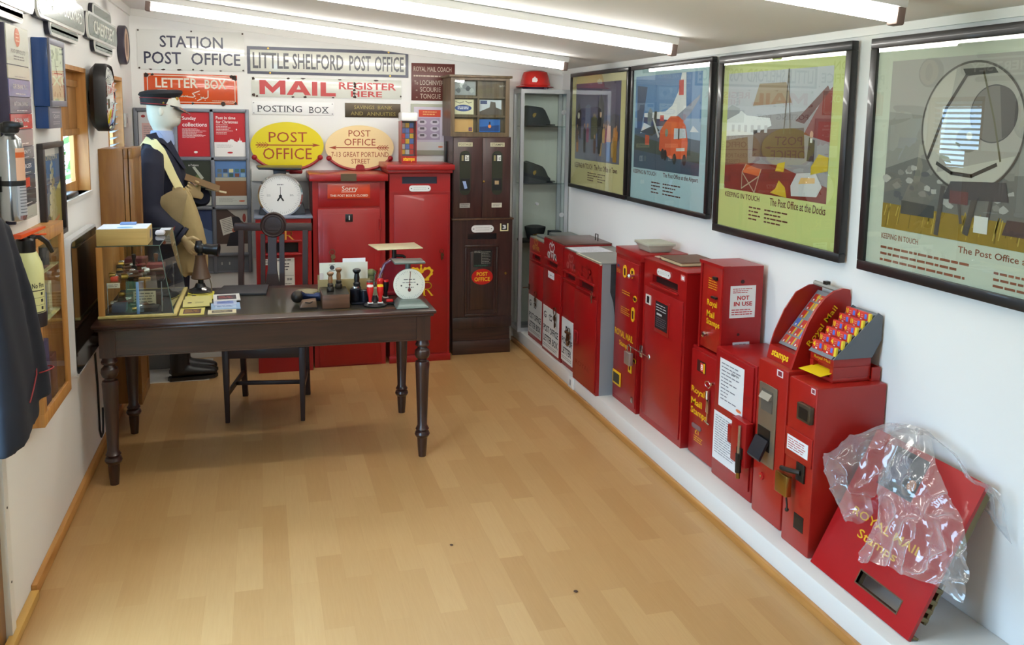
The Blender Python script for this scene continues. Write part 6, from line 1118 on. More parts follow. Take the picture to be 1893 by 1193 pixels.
for i in range(9): b.lathe([(.0381,.028+.01*i),(.0381,.031+.01*i)], (c[0],c[1],1.345), (0,0,1), 8, -.8, .1, cap=False)
part('label', b, t)
t = thing('fire_extinguisher', 'cream fire extinguisher with black cap and orange lever beside the coat', 'fire extinguisher', (.052, -2.40, .99), 'fire extinguishers on the left wall'); c = (.055, -2.40)
b = B(mat('extinguisher_cream', (226,228,164), .3, coat=.3)); b.lathe([(.03,0),(.046,.006),(.05,.02),(.05,.18),(.047,.205),(.032,.245)], (c[0],c[1],.99), (0,0,1), 28); part('cylinder', b, t)
b = B(BLACK); b.lathe([(.029,.245),(.03,.248),(.03,.285),(.024,.292),(0,.294)], (c[0],c[1],.99), (0,0,1), 20); part('cap', b, t)
b = B(BLACK); b.tube([(c[0]+.01,c[1],1.282),(c[0]+.035,c[1]+.02,1.285),(c[0]+.055,c[1]+.04,1.262),(c[0]+.066,c[1]+.06,1.225)], [.010,.010,.009,.007], 10); part('nozzle', b, t)
b = B(mat('lever_orange', (222,84,24), .4)); b.hexa([(c[0]-.03,c[1]-.035,1.284),(c[0]+.0,c[1]-.045,1.284),(c[0]+.052,c[1]+.05,1.308),(c[0]+.04,c[1]+.056,1.308),(c[0]-.03,c[1]-.035,1.297),(c[0]+.0,c[1]-.045,1.297),(c[0]+.052,c[1]+.05,1.314),(c[0]+.04,c[1]+.056,1.314)]); b.tube([(c[0],c[1],1.291),(c[0]+.06,c[1]+.02,1.291)], .003, 6); part('lever', b, t)
b = B(ink(40,42,40)); a0 = -1.15
b.lathe([(.0503,.118),(.0503,.121)], (c[0],c[1],.99), (0,0,1), 10, a0, a0+1.0, cap=False); b.lathe([(.0503,.045),(.0503,.048)], (c[0],c[1],.99), (0,0,1), 10, a0, a0+1.0, cap=False)
for v in (.07,.095): b.lathe([(.0503,v),(.0503,v+.001)], (c[0],c[1],.99), (0,0,1), 10, a0, a0+1.0, cap=False)
b.lathe([(.0503,.045),(.0503,.12)], (c[0],c[1],.99), (0,0,1), 1, a0+.98, a0+1.02, cap=False)
for i, v in enumerate((.055,.08,.103)): b.lathe([(.0503,v),(.0503,v+.010)], (c[0],c[1],.99), (0,0,1), 3, a0+.62, a0+.80, cap=False)
vs, fs = text_mesh('No Fire', .02); ax = min(v.x for v in vs); bx = max(v.x for v in vs); ay = min(v.y for v in vs); by = max(v.y for v in vs)
q = [b.bm.verts.new((c[0]+.0505*math.cos(a0+.05+.9*(v.x-ax)/(bx-ax)), c[1]+.0505*math.sin(a0+.05+.9*(v.x-ax)/(bx-ax)), .99+.128+.017*(v.y-ay)/(by-ay))) for v in vs]
for f in fs: b.face([q[i] for i in f])
part('label_print', b, t)
b = B(mat('holster_black', (34,26,28), .4)); b.lathe([(.052,.0),(.054,.03),(.052,.048)], (c[0],c[1],.985), (0,0,1), 24); b.box(0, .01, c[1]-.03, c[1]+.03, .96, 1.08); part('holder', b, t)
# dark uniform coat hanging by the door
t = thing('uniform_coat', 'dark navy uniform coat with red piping hanging at the left edge of the view', 'coat', (.06, -2.62, .68)); NV = mat('navy_serge', (24,28,40), .85, var=.12, scale=60)
b = B(NV)
R = []
for z, cx, cy, rx, ry in ((1.40,.03,-2.70,.02,.03),(1.37,.034,-2.69,.028,.09),(1.27,.04,-2.675,.034,.125),(1.12,.045,-2.655,.04,.135),(1.0,.048,-2.645,.045,.145),(.85,.052,-2.625,.05,.16),(.74,.052,-2.62,.05,.17),(.695,.052,-2.62,.05,.172)):
    R.append([Vector((max(.004,cx+rx*math.cos(a)*(1+.12*math.sin(5*a+z*6))), cy+ry*math.sin(a), z+(.03*math.sin(a) if z < .9 else 0))) for a in [2*PI*i/40 for i in range(40)]])
b.loft(R)
b.tube([(.04,-2.60,1.35),(.05,-2.575,1.25),(.068,-2.545,1.12),(.088,-2.525,.95),(.098,-2.515,.83),(.10,-2.515,.775)], [.022,.03,.036,.034,.033,.035], 16); cb = remesh(b, .008, 8); part('coat_body', cb, t)
b = B(mat('red_piping', (150,34,40), .6)); 
def ring(c_, r, n=20): return [Vector(c_)+Vector((r*math.cos(2*PI*i/n), r*math.sin(2*PI*i/n), .006*math.cos(2*PI*i/n))) for i in range(n+1)]
b.tube(ring((.103,-2.51,.862), .039), .0022, 6, False); b.tube([(.104,-2.66,.80),(.106,-2.62,.83),(.106,-2.57,.865),(.10,-2.54,.895)], .0022, 6); part('piping', b, t)
b = B(STEEL); b.tube([(.0,-2.70,1.43),(.025,-2.70,1.43),(.03,-2.70,1.42),(.03,-2.70,1.398)], .004, 8); part('hook', b, t)
# ================================================================== MANNEQUIN, CUPBOARD, TABLE, CHAIR
# wooden wall cupboard behind the table
t = thing('wall_cupboard', 'tall narrow golden wood cupboard on the left wall behind the table', 'cupboard', (.08, -.5, .13)); ya, yb, za, zb = -.655, -.32, .14, 1.505
b = B(TEAK); b.box(.001, .118, ya, yb, za, zb, .002); part('case', b, t)
for k0, k1, dz in ((.121, .141, .0), (.146, .166, .012)):
    d = B(TEAK); F = FL(k0); w = k1-k0
    for q in ((ya-.002,yb,za-dz,za+.05),(ya-.002,yb,zb-.05,zb+.004),(ya-.002,ya+.04,za+.05,zb-.05),(yb-.04,yb,za+.05,zb-.05)): d.fbox(F, *q, 0, w, .002)
    d.fbox(F, ya+.04, yb-.04, za+.05, zb-.05, .004, w-.006); part('door', d, t)
# ---------------------------------------------------------------- mannequin in postal uniform
MX, MY = .0, .20
navyM = mat('navy_uniform', (17, 22, 44), .8, var=.15, scale=50); skinM = mat('mannequin_white', (206, 206, 196), .55); handM = mat('mannequin_hand', (204, 182, 136), .5)
t = thing('mannequin', 'mannequin in navy postal uniform and peaked cap standing behind the table', 'mannequin', (.24, MY, .2))
def ell(cx, cy, z, rx, ry, n=32, tilt=0.0, pw=1.0): return [Vector((cx+rx*math.copysign(abs(math.cos(a))**pw, math.cos(a)), cy+ry*math.sin(a), z+tilt*rx*math.cos(a))) for a in [2*PI*i/n for i in range(n)]]
b = B(navyM)
b.loft([ell(.275,MY,.80,.175,.20), ell(.268,MY,.95,.16,.19), ell(.255,MY,1.1,.142,.185), ell(.243,MY,1.25,.13,.195), ell(.225,MY,1.36,.122,.205), ell(.205,MY,1.44,.105,.195), ell(.195,MY,1.50,.082,.13), ell(.198,MY,1.545,.066,.078)])
b.tube([(.185,MY-.17,1.455),(.172,MY-.235,1.37),(.168,MY-.28,1.22),(.172,MY-.31,1.11),(.255,MY-.37,1.035),(.34,MY-.388,.985)], [.062,.086,.086,.082,.070,.060], 18)
b.tube([(.20,MY+.165,1.455),(.24,MY+.205,1.36),(.32,MY+.21,1.22),(.40,MY+.19,1.14),(.445,MY+.09,1.155),(.448,MY+.0,1.175)], [.055,.068,.062,.058,.05,.047], 18)
jb = remesh(b, .011, 5); jo = part('jacket', jb, t)
b = B(navyM); b.tube([(.340,MY-.388,.984),(.358,MY-.39,.972)], [.061,.062], 18); b.tube([(.448,MY-.005,1.176),(.446,MY-.022,1.181)], [.051,.052], 18); part('cuff', b, jo)
b = B(mat('red_piping', (150,34,40), .6)); b.tube(ring((.268,MY-.20,.972), .054, 22), .002, 6, False) if False else None
P = [Vector((.12,MY-.05,1.50)), Vector((.20,MY-.085,1.51)), Vector((.25,MY-.07,1.46)), Vector((.31,MY-.06,1.38))]; b.tube(P, .0025, 6); b.tube([(.285,MY-.425,.975),(.305,MY-.447,1.0),(.322,MY-.44,1.045)], .002, 6); part('piping', b, jo)
b = B(navyM); b.loft([[Vector((.20,MY-.05,1.56)),Vector((.27,MY-.035,1.53)),Vector((.35,MY-.03,1.36)),Vector((.34,MY-.09,1.37)),Vector((.25,MY-.10,1.49)),Vector((.15,MY-.085,1.55))],[Vector((.20,MY-.06,1.575)),Vector((.28,MY-.045,1.53)),Vector((.365,MY-.04,1.35)),Vector((.35,MY-.10,1.36)),Vector((.255,MY-.115,1.50)),Vector((.145,MY-.095,1.56))]]); part('lapel', b, jo)
b = B(mat('pale_blue_shirt', (150,168,206), .7)); b.loft([ell(.228,MY,1.50,.07,.075), ell(.226,MY,1.56,.068,.068), ell(.226,MY,1.585,.062,.063)]); b.hexa([(.235,MY-.07,1.56),(.285,MY-.03,1.50),(.325,MY-.02,1.41),(.30,MY-.06,1.42),(.215,MY-.065,1.58),(.272,MY-.03,1.535),(.315,MY-.02,1.45),(.28,MY-.06,1.47)]); part('shirt_collar', b, t)
# head: blank shop dummy face looking to +x
b = B(skinM); H_ = []
for z, xb, xf, ry in ((1.55,.150,.262,.056),(1.59,.142,.262,.054),(1.605,.136,.275,.058),(1.615,.130,.300,.062),(1.63,.124,.313,.068),(1.65,.118,.318,.072),(1.665,.114,.315,.074),(1.672,.113,.321,.075),(1.685,.111,.318,.076),(1.695,.110,.333,.077),(1.712,.109,.330,.078),(1.73,.109,.318,.079),(1.75,.110,.316,.079),(1.775,.114,.312,.078),(1.80,.124,.30,.072),(1.825,.15,.27,.052),(1.835,.18,.24,.03)):
    xb += .034; xf += .022; c_ = (xb+xf)/2; rx = (xf-xb)/2; ring_ = []
    for i in range(32):
        a = 2*PI*i/32; x = math.cos(a); y = math.sin(a)
        nose = .012*max(0, 1-abs(y)*5) if 1.685 < z < 1.72 and x > 0 else 0; sock = -.006*max(0, 1-abs(abs(y)-.38)*6) if 1.715 < z < 1.74 and x > 0 else 0
        ring_.append(Vector((c_+rx*math.copysign(abs(x)**.8, x)-(.012 if nose == 0 and 1.685 < z < 1.72 and x > .6 else 0)+sock, MY+ry*math.copysign(abs(y)**.9, y), z)))
    H_.append(ring_)
b.loft(H_)
for sg in (-1, 1): b.ball((.232, MY+sg*.078, 1.70), .014, .007, .026, 14)
part('head', b, t); 
b = B(mat('mannequin_lips', (196,186,176), .5)); b.tube([(.336,MY-.02,1.666),(.344,MY,1.667),(.336,MY+.02,1.666)], [.002,.0035,.002], 8); b.tube([(.331,MY-.042,1.727),(.339,MY-.028,1.729),(.340,MY-.014,1.727)], .0022, 6); b.tube([(.331,MY+.042,1.727),(.339,MY+.028,1.729),(.340,MY+.014,1.727)], .0022, 6); part('face_detail', b, t)
# cap
cap_m = mat('cap_navy', (20,21,30), .7); 
b = B(cap_m); b.loft([ell(.218,MY,1.734,.108,.086,36,-.06), ell(.218,MY,1.784,.111,.089,36,-.02), ell(.226,MY,1.792,.115,.10,36,.02), ell(.226,MY,1.806,.128,.118,36,.06), ell(.230,MY,1.822,.122,.112,36,.06), ell(.235,MY,1.830,.09,.08,36,.04), ell(.235,MY,1.833,.03,.03,36,0)]); co = part('cap', b, t)
b = B(mat('patent_peak', (14,14,17), .15, coat=.6)); V0 = [Vector((.29+.045*math.cos(a), MY+.084*math.sin(a), 1.738-.008*math.cos(a))) for a in [PI*(-.5+i/16) for i in range(17)]]; V1 = [Vector((.288+.108*math.cos(a), MY+.088*math.sin(a), 1.737-.052*math.cos(a))) for a in [PI*(-.5+i/16) for i in range(17)]]
b.loft([V0, V1, [v-Vector((0,0,.004)) for v in V1], [v-Vector((0,0,.004)) for v in V0], V0], caps=False, closed=False); part('peak', b, co)
b = B(mat('red_piping', (150,34,40), .6)); b.tube(ell(.218,MY,1.781,.112,.090,36,-.02)+[ell(.218,MY,1.781,.112,.090,36,-.02)[0]], .002, 6, False); b.tube(ell(.218,MY,1.745,.1095,.0875,36,-.06)+[ell(.218,MY,1.745,.1095,.0875,36,-.06)[0]], .002, 6, False); part('piping', b, co)
b = B(BRASS); b.lathe([(0,0),(.02,0),(.016,.006),(0,.008)], (.322,MY-.03,1.778), (1,-.35,0), 14); b.ball((.329,MY-.032,1.80), .009, n=10); b.ball((.25,MY-.088,1.752), .007, n=10); part('badge', b, co)
# hands
def hand(base, fwd, side, palm, m, curls, s=1.0):
    """base at the wrist; fwd along the fingers, side towards the thumb, palm out of the palm"""
    f, sd, pl = Vector(fwd).normalized(), Vector(side).normalized(), Vector(palm).normalized(); o = Vector(base); b = B(m); R = []
    for k, w, th in ((-.012,.021,.018),(.012,.026,.016),(.045,.036,.014),(.08,.040,.012),(.092,.036,.010)): R.append([o+f*k*s+sd*w*s*math.cos(a)+pl*th*s*math.sin(a) for a in [2*PI*i/16 for i in range(16)]])
    b.loft(R)
    for i, (off, ln) in enumerate(((.029,.068),(.010,.076),(-.010,.070),(-.028,.056))):
        p = o+f*.085*s+sd*off*s; c = curls[i]; pts = [p-f*.012*s]; d = f.copy()
        for seg, fr_ in ((0,.42),(1,.33),(2,.25)):
            d = (d*math.cos(c)+pl*math.sin(c)).normalized(); p = p+d*ln*fr_*s; pts.append(p)
        b.tube(pts, [.0095*s,.009*s,.0082*s,.006*s], 10); b.ball(pts[-1], .006*s, n=8)
    p0 = o+f*.02*s+sd*.024*s; p1 = p0+(sd*.8+f*.55+pl*.25).normalized()*.036*s; p2 = p1+(f*.85+sd*.25+pl*.4).normalized()*.030*s; p3 = p2+(f*.9+pl*.4).normalized()*.022*s
    b.tube([p0-sd*.01*s, p1, p2, p3], [.013*s,.011*s,.0095*s,.007*s], 10); b.ball(p3, .007*s, n=8)
    return remesh(b, .0032, 3)
part('hand', hand((.362,MY-.392,.968), (.55,.03,-.83), (.55,-.45,.65), (.3,.9,.35), handM, (.25,.3,.35,.42), .9), t, 'right hand hanging over the satchel')
part('hand', hand((.44,MY-.03,1.185), (-.62,-.45,.45), (.35,.2,.85), (.5,-.75,-.2), handM, (.5,.55,.6,.6)), t, 'left hand holding letters')
# trousers
b = B(navyM); 
for sg in (-1, 1): b.tube([(.262,MY+sg*.05,.86),(.262,MY+.02+sg*.08,.70),(.26,MY+.05+sg*.078,.45),(.258,MY+.06+sg*.078,.275)], [.12,.095,.078,.07], 18)
part('trousers', remesh(b, .013, 4), t)
# letters in the hand
b = B(mat('brown_envelope', (112,90,58), .6)); q = Fr((.355,.115,1.293), (.93,.06,-.37), (.0,1,.25)); b.fbox(q, 0, .215, -.02, .10, 0, .003); o = single('envelope', b, 'brown envelope held in the left hand of the mannequin', 'envelope')
b = B(ink(196,186,150)); q = Fr((.475,.12,1.232), (.97,.05,-.22), (.0,1,.1)); b.fbox(q, 0, .125, 0, .05, -.006, -.003); single('letter', b, 'pale letter slip jutting out under the brown envelope', 'letter')
# satchel
CV = mat('canvas', (170,150,104), .85, var=.12, scale=24, bump=.3); t = thing('satchel', 'canvas mail satchel slung from the shoulder of the mannequin', 'satchel', (.37, MY-.25, .74)); y0 = MY-.255
def bag(z, xa, xb, th, k=0): return [Vector(((xa+xb)/2+(xb-xa)/2*math.copysign(abs(math.cos(a))**.7, math.cos(a)), y0+th*math.sin(a)+.006*math.sin(7*a+z*30), z+.01*math.sin(3*a+k))) for a in [2*PI*i/36 for i in range(36)]]
b = B(CV); b.loft([bag(.725,.35,.455,.03), bag(.74,.325,.485,.045), bag(.82,.31,.488,.055), bag(.92,.30,.48,.06,1), bag(1.02,.292,.462,.06,2), bag(1.12,.285,.435,.052), bag(1.2,.285,.405,.04,1), bag(1.25,.30,.378,.03)]); part('body', b, t)
b = B(mat('canvas_flap', (150,132,96), .85, var=.12, scale=24)); fl_ = [[Vector((.345,y0-.045,1.262)),Vector((.372,y0-.04,1.255))],[Vector((.275,y0-.062,1.228)),Vector((.388,y0-.066,1.215))],[Vector((.212,y0-.07,1.188)),Vector((.362,y0-.084,1.11))],[Vector((.245,y0-.074,1.12)),Vector((.35,y0-.086,1.06))],[Vector((.285,y0-.07,1.05)),Vector((.335,y0-.08,1.0))]]
def flp(p, q): x = p*4; i = min(int(x),3); w = x-i; a = fl_[i][0].lerp(fl_[i+1][0], w); c = fl_[i][1].lerp(fl_[i+1][1], w); return a.lerp(c, q)+Vector((0,-.012*math.sin(PI*q),0))
b.grid(flp, 16, 8); part('flap', b, t)
b = B(mat('strap_cream', (222,214,160), .8)); SP = [(.085,MY+.02,1.40),(.095,MY-.02,1.475),(.135,MY-.07,1.528),(.19,MY-.115,1.517),(.235,MY-.165,1.465),(.27,MY-.20,1.39),(.30,MY-.22,1.32),(.335,MY-.245,1.25)]; SW = [(.0,.024,.0)]*8
Lf, Rt = [], []
for i, p in enumerate(SP): p = Vector(p); d = (Vector(SP[min(i+1,7)])-Vector(SP[max(i-1,0)])).normalized(); n = Vector((p.x-.21, (p.y-MY)*1.0, .10 if i < 5 else .0)).normalized(); s_ = d.cross(n).normalized(); Lf.append(p+s_*.024+n*.004); Rt.append(p-s_*.024+n*.004)
b.loft([[a, c, c-Vector((0,0,.004)), a-Vector((0,0,.004))] for a, c in zip(Lf, Rt)], smooth=False); part('strap', b, t)
b = B(BRASS); b.ball((.362,y0-.05,1.245), .012, .006, .012, 12); part('buckle', b, t)
# white mat, boots, grey crate
b = B(mat('white_board', (214,214,208), .6)); b.box(.045, .46, .16, .66, .0005, .006); single('floor_mat', b, 'white board on the floor under the black boots', 'board')
BT = mat('boot_black', (17,17,19), .4, coat=.15)
def boot(label, x, y, ang, h=.26, s=1.0):
    t = thing('boot', label, 'boot', (x, y, .006), 'black boots under the mannequin'); ca, sa = math.cos(ang), math.sin(ang)
    T_ = lambda u, v, z: Vector((x+ca*u*s-sa*v*s, y+sa*u*s+ca*v*s, .006+z*s))
    def rg(u, z, w, hh, n=18): return [T_(u, w*math.cos(a), z+hh*math.sin(a)) for a in [2*PI*i/n for i in range(n)]]
    b = B(BT); b.loft([rg(-.02,.05,.03,.03), rg(0,.06,.04,.042), rg(.06,.062,.043,.045), rg(.12,.055,.045,.035), rg(.17,.05,.05,.03), rg(.21,.046,.048,.026), rg(.245,.04,.034,.02), rg(.258,.036,.012,.01)])
    b.loft([[T_(.032+.06*math.cos(a), .047*math.sin(a), z) for a in [2*PI*i/18 for i in range(18)]] for z in (.05,.12,h*.7,h)]); bb = remesh(b, .007, 4); part('upper', bb, t)
    b = B(BLACK); b.prism(Fr(T_(0,0,0), T_(1,0,0)-T_(0,0,0), T_(0,1,0)-T_(0,0,0)), [(p[0]*s, p[1]*s) for p in ((-.03,-.03),(.08,-.035),(.17,-.05),(.24,-.035),(.262,0),(.24,.035),(.17,.05),(.08,.035),(-.03,.03),(-.042,0))], 0, .022*s); part('sole', b, t)
boot('black boot nearest the table, toe pointing to the chair', .252, .185, .14, .255)
boot('black boot behind the other on the white board', .245, .345, .06, .255)
b = B(GREYM); b.box(.03, .21, .46, .66, .007, .19, .004); single('grey_crate', b, 'small grey metal box on the white board behind the boots', 'box')
# ---------------------------------------------------------------- chair
t = thing('dining_chair', 'dark wooden office chair with carved round crest, tucked behind the table', 'chair', (.85, -.5, 0)); CH = mat('chair_wood', (50,31,26), .5, coat=.05, var=.15, scale=10)
ca = math.radians(-8.5); ux, uy = Vector((math.cos(ca), math.sin(ca), 0)), Vector((-math.sin(ca), math.cos(ca), 0)); O_ = Vector((.802,-.712,0))
Q = lambda u, v, z: O_+ux*u+uy*v+Vector((0,0,z))
def cbox(b, u0, u1, v0, v1, z0, z1, bev=.003): b.hexa([Q(u0,v0,z0),Q(u1,v0,z0),Q(u1,v1,z0),Q(u0,v1,z0),Q(u0,v0,z1),Q(u1,v0,z1),Q(u1,v1,z1),Q(u0,v1,z1)], bev)
b = B(mat('seat_leather', (38,26,24), .45)); b.hexa([Q(-.225,-.02,.425),Q(.225,-.02,.425),Q(.19,.40,.425),Q(-.19,.40,.425),Q(-.22,-.015,.46),Q(.22,-.015,.46),Q(.185,.395,.46),Q(-.185,.395,.46)], .01); part('seat', b, t)
b = B(CH); cbox(b, -.20, .20, -.012, .012, .365, .425); b.hexa([Q(-.215,.0,.365),Q(-.195,.0,.365),Q(-.165,.4,.365),Q(-.185,.4,.365),Q(-.215,.0,.425),Q(-.195,.0,.425),Q(-.165,.4,.425),Q(-.185,.4,.425)]); b.hexa([Q(.195,.0,.365),Q(.215,.0,.365),Q(.185,.4,.365),Q(.165,.4,.365),Q(.195,.0,.425),Q(.215,.0,.425),Q(.185,.4,.425),Q(.165,.4,.425)]); cbox(b, -.18,.18,.39,.41,.365,.425); part('seat_frame', b, t)
for sg in (-1, 1):
    b = B(CH); b.hexa([Q(sg*.203-.011,-.011,0),Q(sg*.203+.011,-.011,0),Q(sg*.203+.011,.011,0),Q(sg*.203-.011,.011,0),Q(sg*.205-.018,-.018,.425),Q(sg*.205+.018,-.018,.425),Q(sg*.205+.018,.018,.425),Q(sg*.205-.018,.018,.425)], .002); part('leg', b, t)
    b = B(CH); p = [(.47,0),(.42,.22),(.405,.45),(.42,.75),(.472,1.05)]; b.loft([[Q(sg*.185-.015,v-.016,z),Q(sg*.185+.015,v-.016,z),Q(sg*.185+.015,v+.016,z),Q(sg*.185-.015,v+.016,z)] for v, z in p], smooth=False); part('leg', b, t)
    b = B(CH); b.hexa([Q(sg*.2-.008,.0,.15),Q(sg*.2+.008,.0,.15),Q(sg*.186+.008,.43,.15),Q(sg*.186-.008,.43,.15),Q(sg*.2-.008,.0,.175),Q(sg*.2+.008,.0,.175),Q(sg*.186+.008,.43,.175),Q(sg*.186-.008,.43,.175)]); part('stretcher', b, t)
b = B(CH); cbox(b, -.19, .19, .19, .21, .152, .174); part('stretcher', b, t)
sv = lambda z: .405+(z-.45)*.11
b = B(CH); b.hexa([Q(-.228,sv(.98)-.014,1.01),Q(.225,sv(.98)-.014,1.01),Q(.225,sv(.98)+.014,1.01),Q(-.228,sv(.98)+.014,1.01),Q(-.224,sv(1.03)-.014,1.055),Q(.222,sv(1.03)-.014,1.055),Q(.222,sv(1.03)+.014,1.055),Q(-.224,sv(1.03)+.014,1.055)], .004)
cc = Q(.0,sv(1.02)-.018,1.045); b.lathe([(0,-.034),(.074,-.034),(.074,0),(.069,.004),(.062,.0),(.052,.002),(.049,-.002),(0,-.002)], cc, -uy, 36); part('top_rail', b, t)
b = B(mat('carved_cipher', (58,40,36), .4)); CF = Fr(cc-uy*.0025+Vector((0,0,0)), ux, (0,0,1)); cipher(b, CF, 'GR', -.035, .035, -.03, .04); part('carving', b, t)
for u, w0, w1 in ((-.062,.013,.013),(.048,.016,.014)):
    b = B(CH); b.hexa([Q(u-w0,sv(.47)-.008,.46),Q(u+w0,sv(.47)-.008,.46),Q(u+w0,sv(.47)+.008,.46),Q(u-w0,sv(.47)+.008,.46),Q(u-w1,sv(.99)-.008,.99),Q(u+w1,sv(.99)-.008,.99),Q(u+w1,sv(.99)+.008,.99),Q(u-w1,sv(.99)+.008,.99)]); part('back_splat', b, t)
b = B(CH); b.loft([[Q(-.008-w,sv(z)-.008,z),Q(-.008+w,sv(z)-.008,z),Q(-.008+w,sv(z)+.008,z),Q(-.008-w,sv(z)+.008,z)] for z, w in ((.46,.05),(.60,.048),(.70,.040),(.78,.026),(.9,.024),(.99,.026))], smooth=False); part('back_splat', b, t)
# ---------------------------------------------------------------- writing table
t = thing('writing_table', 'long dark wooden table with turned legs and leather top', 'table', (.845, -1.07, 0)); x0, x1, y0, y1 = .071, 1.618, -1.467, -.673
b = B(DWOODX); b.box(x0+.012, x1-.012, y0+.012, y1-.012, .728, .742, .004); b.box(x0, x1, y0, y1, .742, .76, .007); part('tabletop', b, t)
b = B(mat('worn_leather', (50,46,36), .28, coat=.3, var=.2, scale=7)); b.box(x0+.09, x1-.09, y0+.085, y1-.085, .7598, .7606); lo_ = part('leather_inset', b, t, 'dull green-brown leather inset'); b = B(ink(150,128,60,.4)); F = FT(.7609)
for q in ((x0+.096,x1-.096,y0+.092,y0+.095),(x0+.096,x1-.096,y1-.095,y1-.092),(x0+.096,x0+.099,y0+.095,y1-.095),(x1-.099,x1-.096,y0+.095,y1-.095)): b.rect(F, q[0], q[1], q[2], q[3], 0)
part('gilt_border', b, lo_)
b = B(DWOODX); a = .022; b.box(x0+.035, x1-.035, y0+.035, y0+.035+a, .605, .728); b.box(x0+.035, x1-.035, y1-.035-a, y1-.035, .605, .728); b.box(x0+.035, x0+.035+a, y0+.057, y1-.057, .605, .728); b.box(x1-.035-a, x1-.035, y0+.057, y1-.057, .605, .728)
b.box(x0+.032, x1-.032, y0+.032, y0+.036, .605, .612); part('apron', b, t)
prof = [(.019,0),(.024,.06),(.026,.10),(.034,.108),(.038,.118),(.034,.13),(.027,.135),(.034,.145),(.028,.155),(.024,.165),(.029,.30),(.034,.45),(.036,.478),(.033,.492),(.022,.497),(.022,.503),(.032,.512),(.038,.530),(.036,.548),(.024,.560),(.022,.566),(.033,.572),(.035,.58),(.030,.590),(.030,.606)]
for lx in (.131, 1.558):
    for ly in (-1.405, -.733): b = B(DWOOD); b.lathe(prof, (lx, ly, 0), (0,0,1), 28); b.box(lx-.034, lx+.034, ly-.034, ly+.034, .604, .728); part('leg', b, t)
ZT = .7612
# ---------------------------------------------------------------- glass case on the table
t = thing('table_showcase', 'sloping glass table showcase full of small hand stamps', 'display case', (.25, -1.03, ZT)); ya, yb = -1.338, -.70
b = B(wood('pale_ash', (196,176,104), (216,200,132), .45, .1, 1, 8)); b.box(.082, .418, ya-.008, yb+.008, ZT, ZT+.012, .002); part('base', b, t)
b = B(mat('case_liner', (46,44,46), .7)); b.box(.092, .40, ya+.012, yb-.012, ZT+.0121, ZT+.0124); part('liner', b, t)
b = B(PINE); b.box(.085, .112, ya, ya+.012, ZT+.012, 1.09); b.box(.085, .112, yb-.012, yb, ZT+.012, 1.09); b.box(.085, .091, ya+.012, yb-.012, ZT+.012, 1.09); part('back_frame', b, t)
b = B(GLASS)
XZf = lambda yy: Fr((0,yy,0),(1,0,0),(0,0,1)); poly_ = [(.112,ZT+.012),(.405,ZT+.012),(.353,1.092),(.112,1.092)]; b.prism(XZf(ya+.003), poly_, 0, .003); part('end_pane', b, t); b = B(GLASS); b.prism(XZf(yb), poly_, 0, .003); part('end_pane', b, t)
b = B(GLASS); b.hexa([(.402,ya+.004,ZT+.012),(.405,ya+.004,ZT+.012),(.405,yb-.004,ZT+.012),(.402,yb-.004,ZT+.012),(.350,ya+.004,1.092),(.353,ya+.004,1.092),(.353,yb-.004,1.092),(.350,yb-.004,1.092)]); part('sloping_pane', b, t)
b = B(GLASS); b.box(.086, .356, ya, yb, 1.092, 1.096); part('top_pane', b, t)
b = B(mat('edge_glass_green', (96,124,116), .1, coat=.5)); 
for yy in (ya, yb-.003): b.tube([(.404,yy,ZT+.012),(.352,yy,1.092)], .0018, 6); b.tube([(.09,yy,1.094),(.356,yy,1.094)], .002, 6)
b.tube([(.356,ya,1.094),(.356,yb,1.094)], .002, 6); part('pane_edge', b, t)
b = B(GLASS); b.box(.094, .360, ya+.03, yb-.03, .920, .925); part('glass_shelf', b, t)
b = B(mat('shelf_chrome', (170,176,182), .2, 1.0)); 
for x_ in (.12, .355): 
    for yy in (ya+.03, yb-.03): b.cyl((x_ if x_ < .2 else .352, yy, ZT+.012), (x_ if x_ < .2 else .352, yy, .92), .003, n=8)
part('shelf_post', b, t)
def exhibit(kind, label, cat, c, r, h, m1, m2, lie=False):
    t = thing(kind, label, cat, (c[0], c[1], c[2]), 'small exhibits in the glass table case'); a = (1,.3,0) if lie else (0,0,1); c = Vector(c)+(Vector((-h/2,0,r*1.1)) if lie else Vector())
    b = B(m1); b.lathe([(r,0),(r*1.05,h*.06),(r*.95,h*.28),(r*.45,h*.34)], c, a, 16); part('die', b, t); b = B(m2); b.lathe([(r*.4,h*.34),(r*.55,h*.6),(r*.75,h*.85),(r*.6,h*.97),(0,h)], c, a, 16); part('handle', b, t)
rx_ = random.Random(12)
W1, W2 = mat('handle_brown', (96,58,34), .35, coat=.2), mat('handle_black', (30,26,26), .35, coat=.2); s1, s2 = .9255, ZT+.0125
for k in [('hand_stamp','brass hand stamp with brown handle, near left of the case shelf','hand stamp',(.16,-1.22,s1),.014,.085,BRASS,W1,True),('hand_stamp','steel hand stamp lying near the front of the case shelf','hand stamp',(.24,-1.24,s1),.013,.09,STEEL,W2,True),('hand_stamp','steel hand stamp with red brown handle lying at the right of the shelf','hand stamp',(.30,-1.12,s1),.014,.09,STEEL,W1,True),('hand_stamp','dark hand stamp standing in the middle of the case shelf','hand stamp',(.20,-1.02,s1),.014,.085,DARKMET,W2,False),('hand_stamp','brass seal standing at the back of the case shelf','hand stamp',(.29,-.92,s1),.016,.07,BRASS,W1,False),('hand_stamp','dark wooden hand stamp lying on the floor of the case','hand stamp',(.19,-1.1,s2),.016,.12,DARKMET,W1,True),('hand_stamp','brass hand stamp lying near the sloping pane','hand stamp',(.32,-1.0,s2),.014,.09,BRASS,W2,True)]: exhibit(*k)
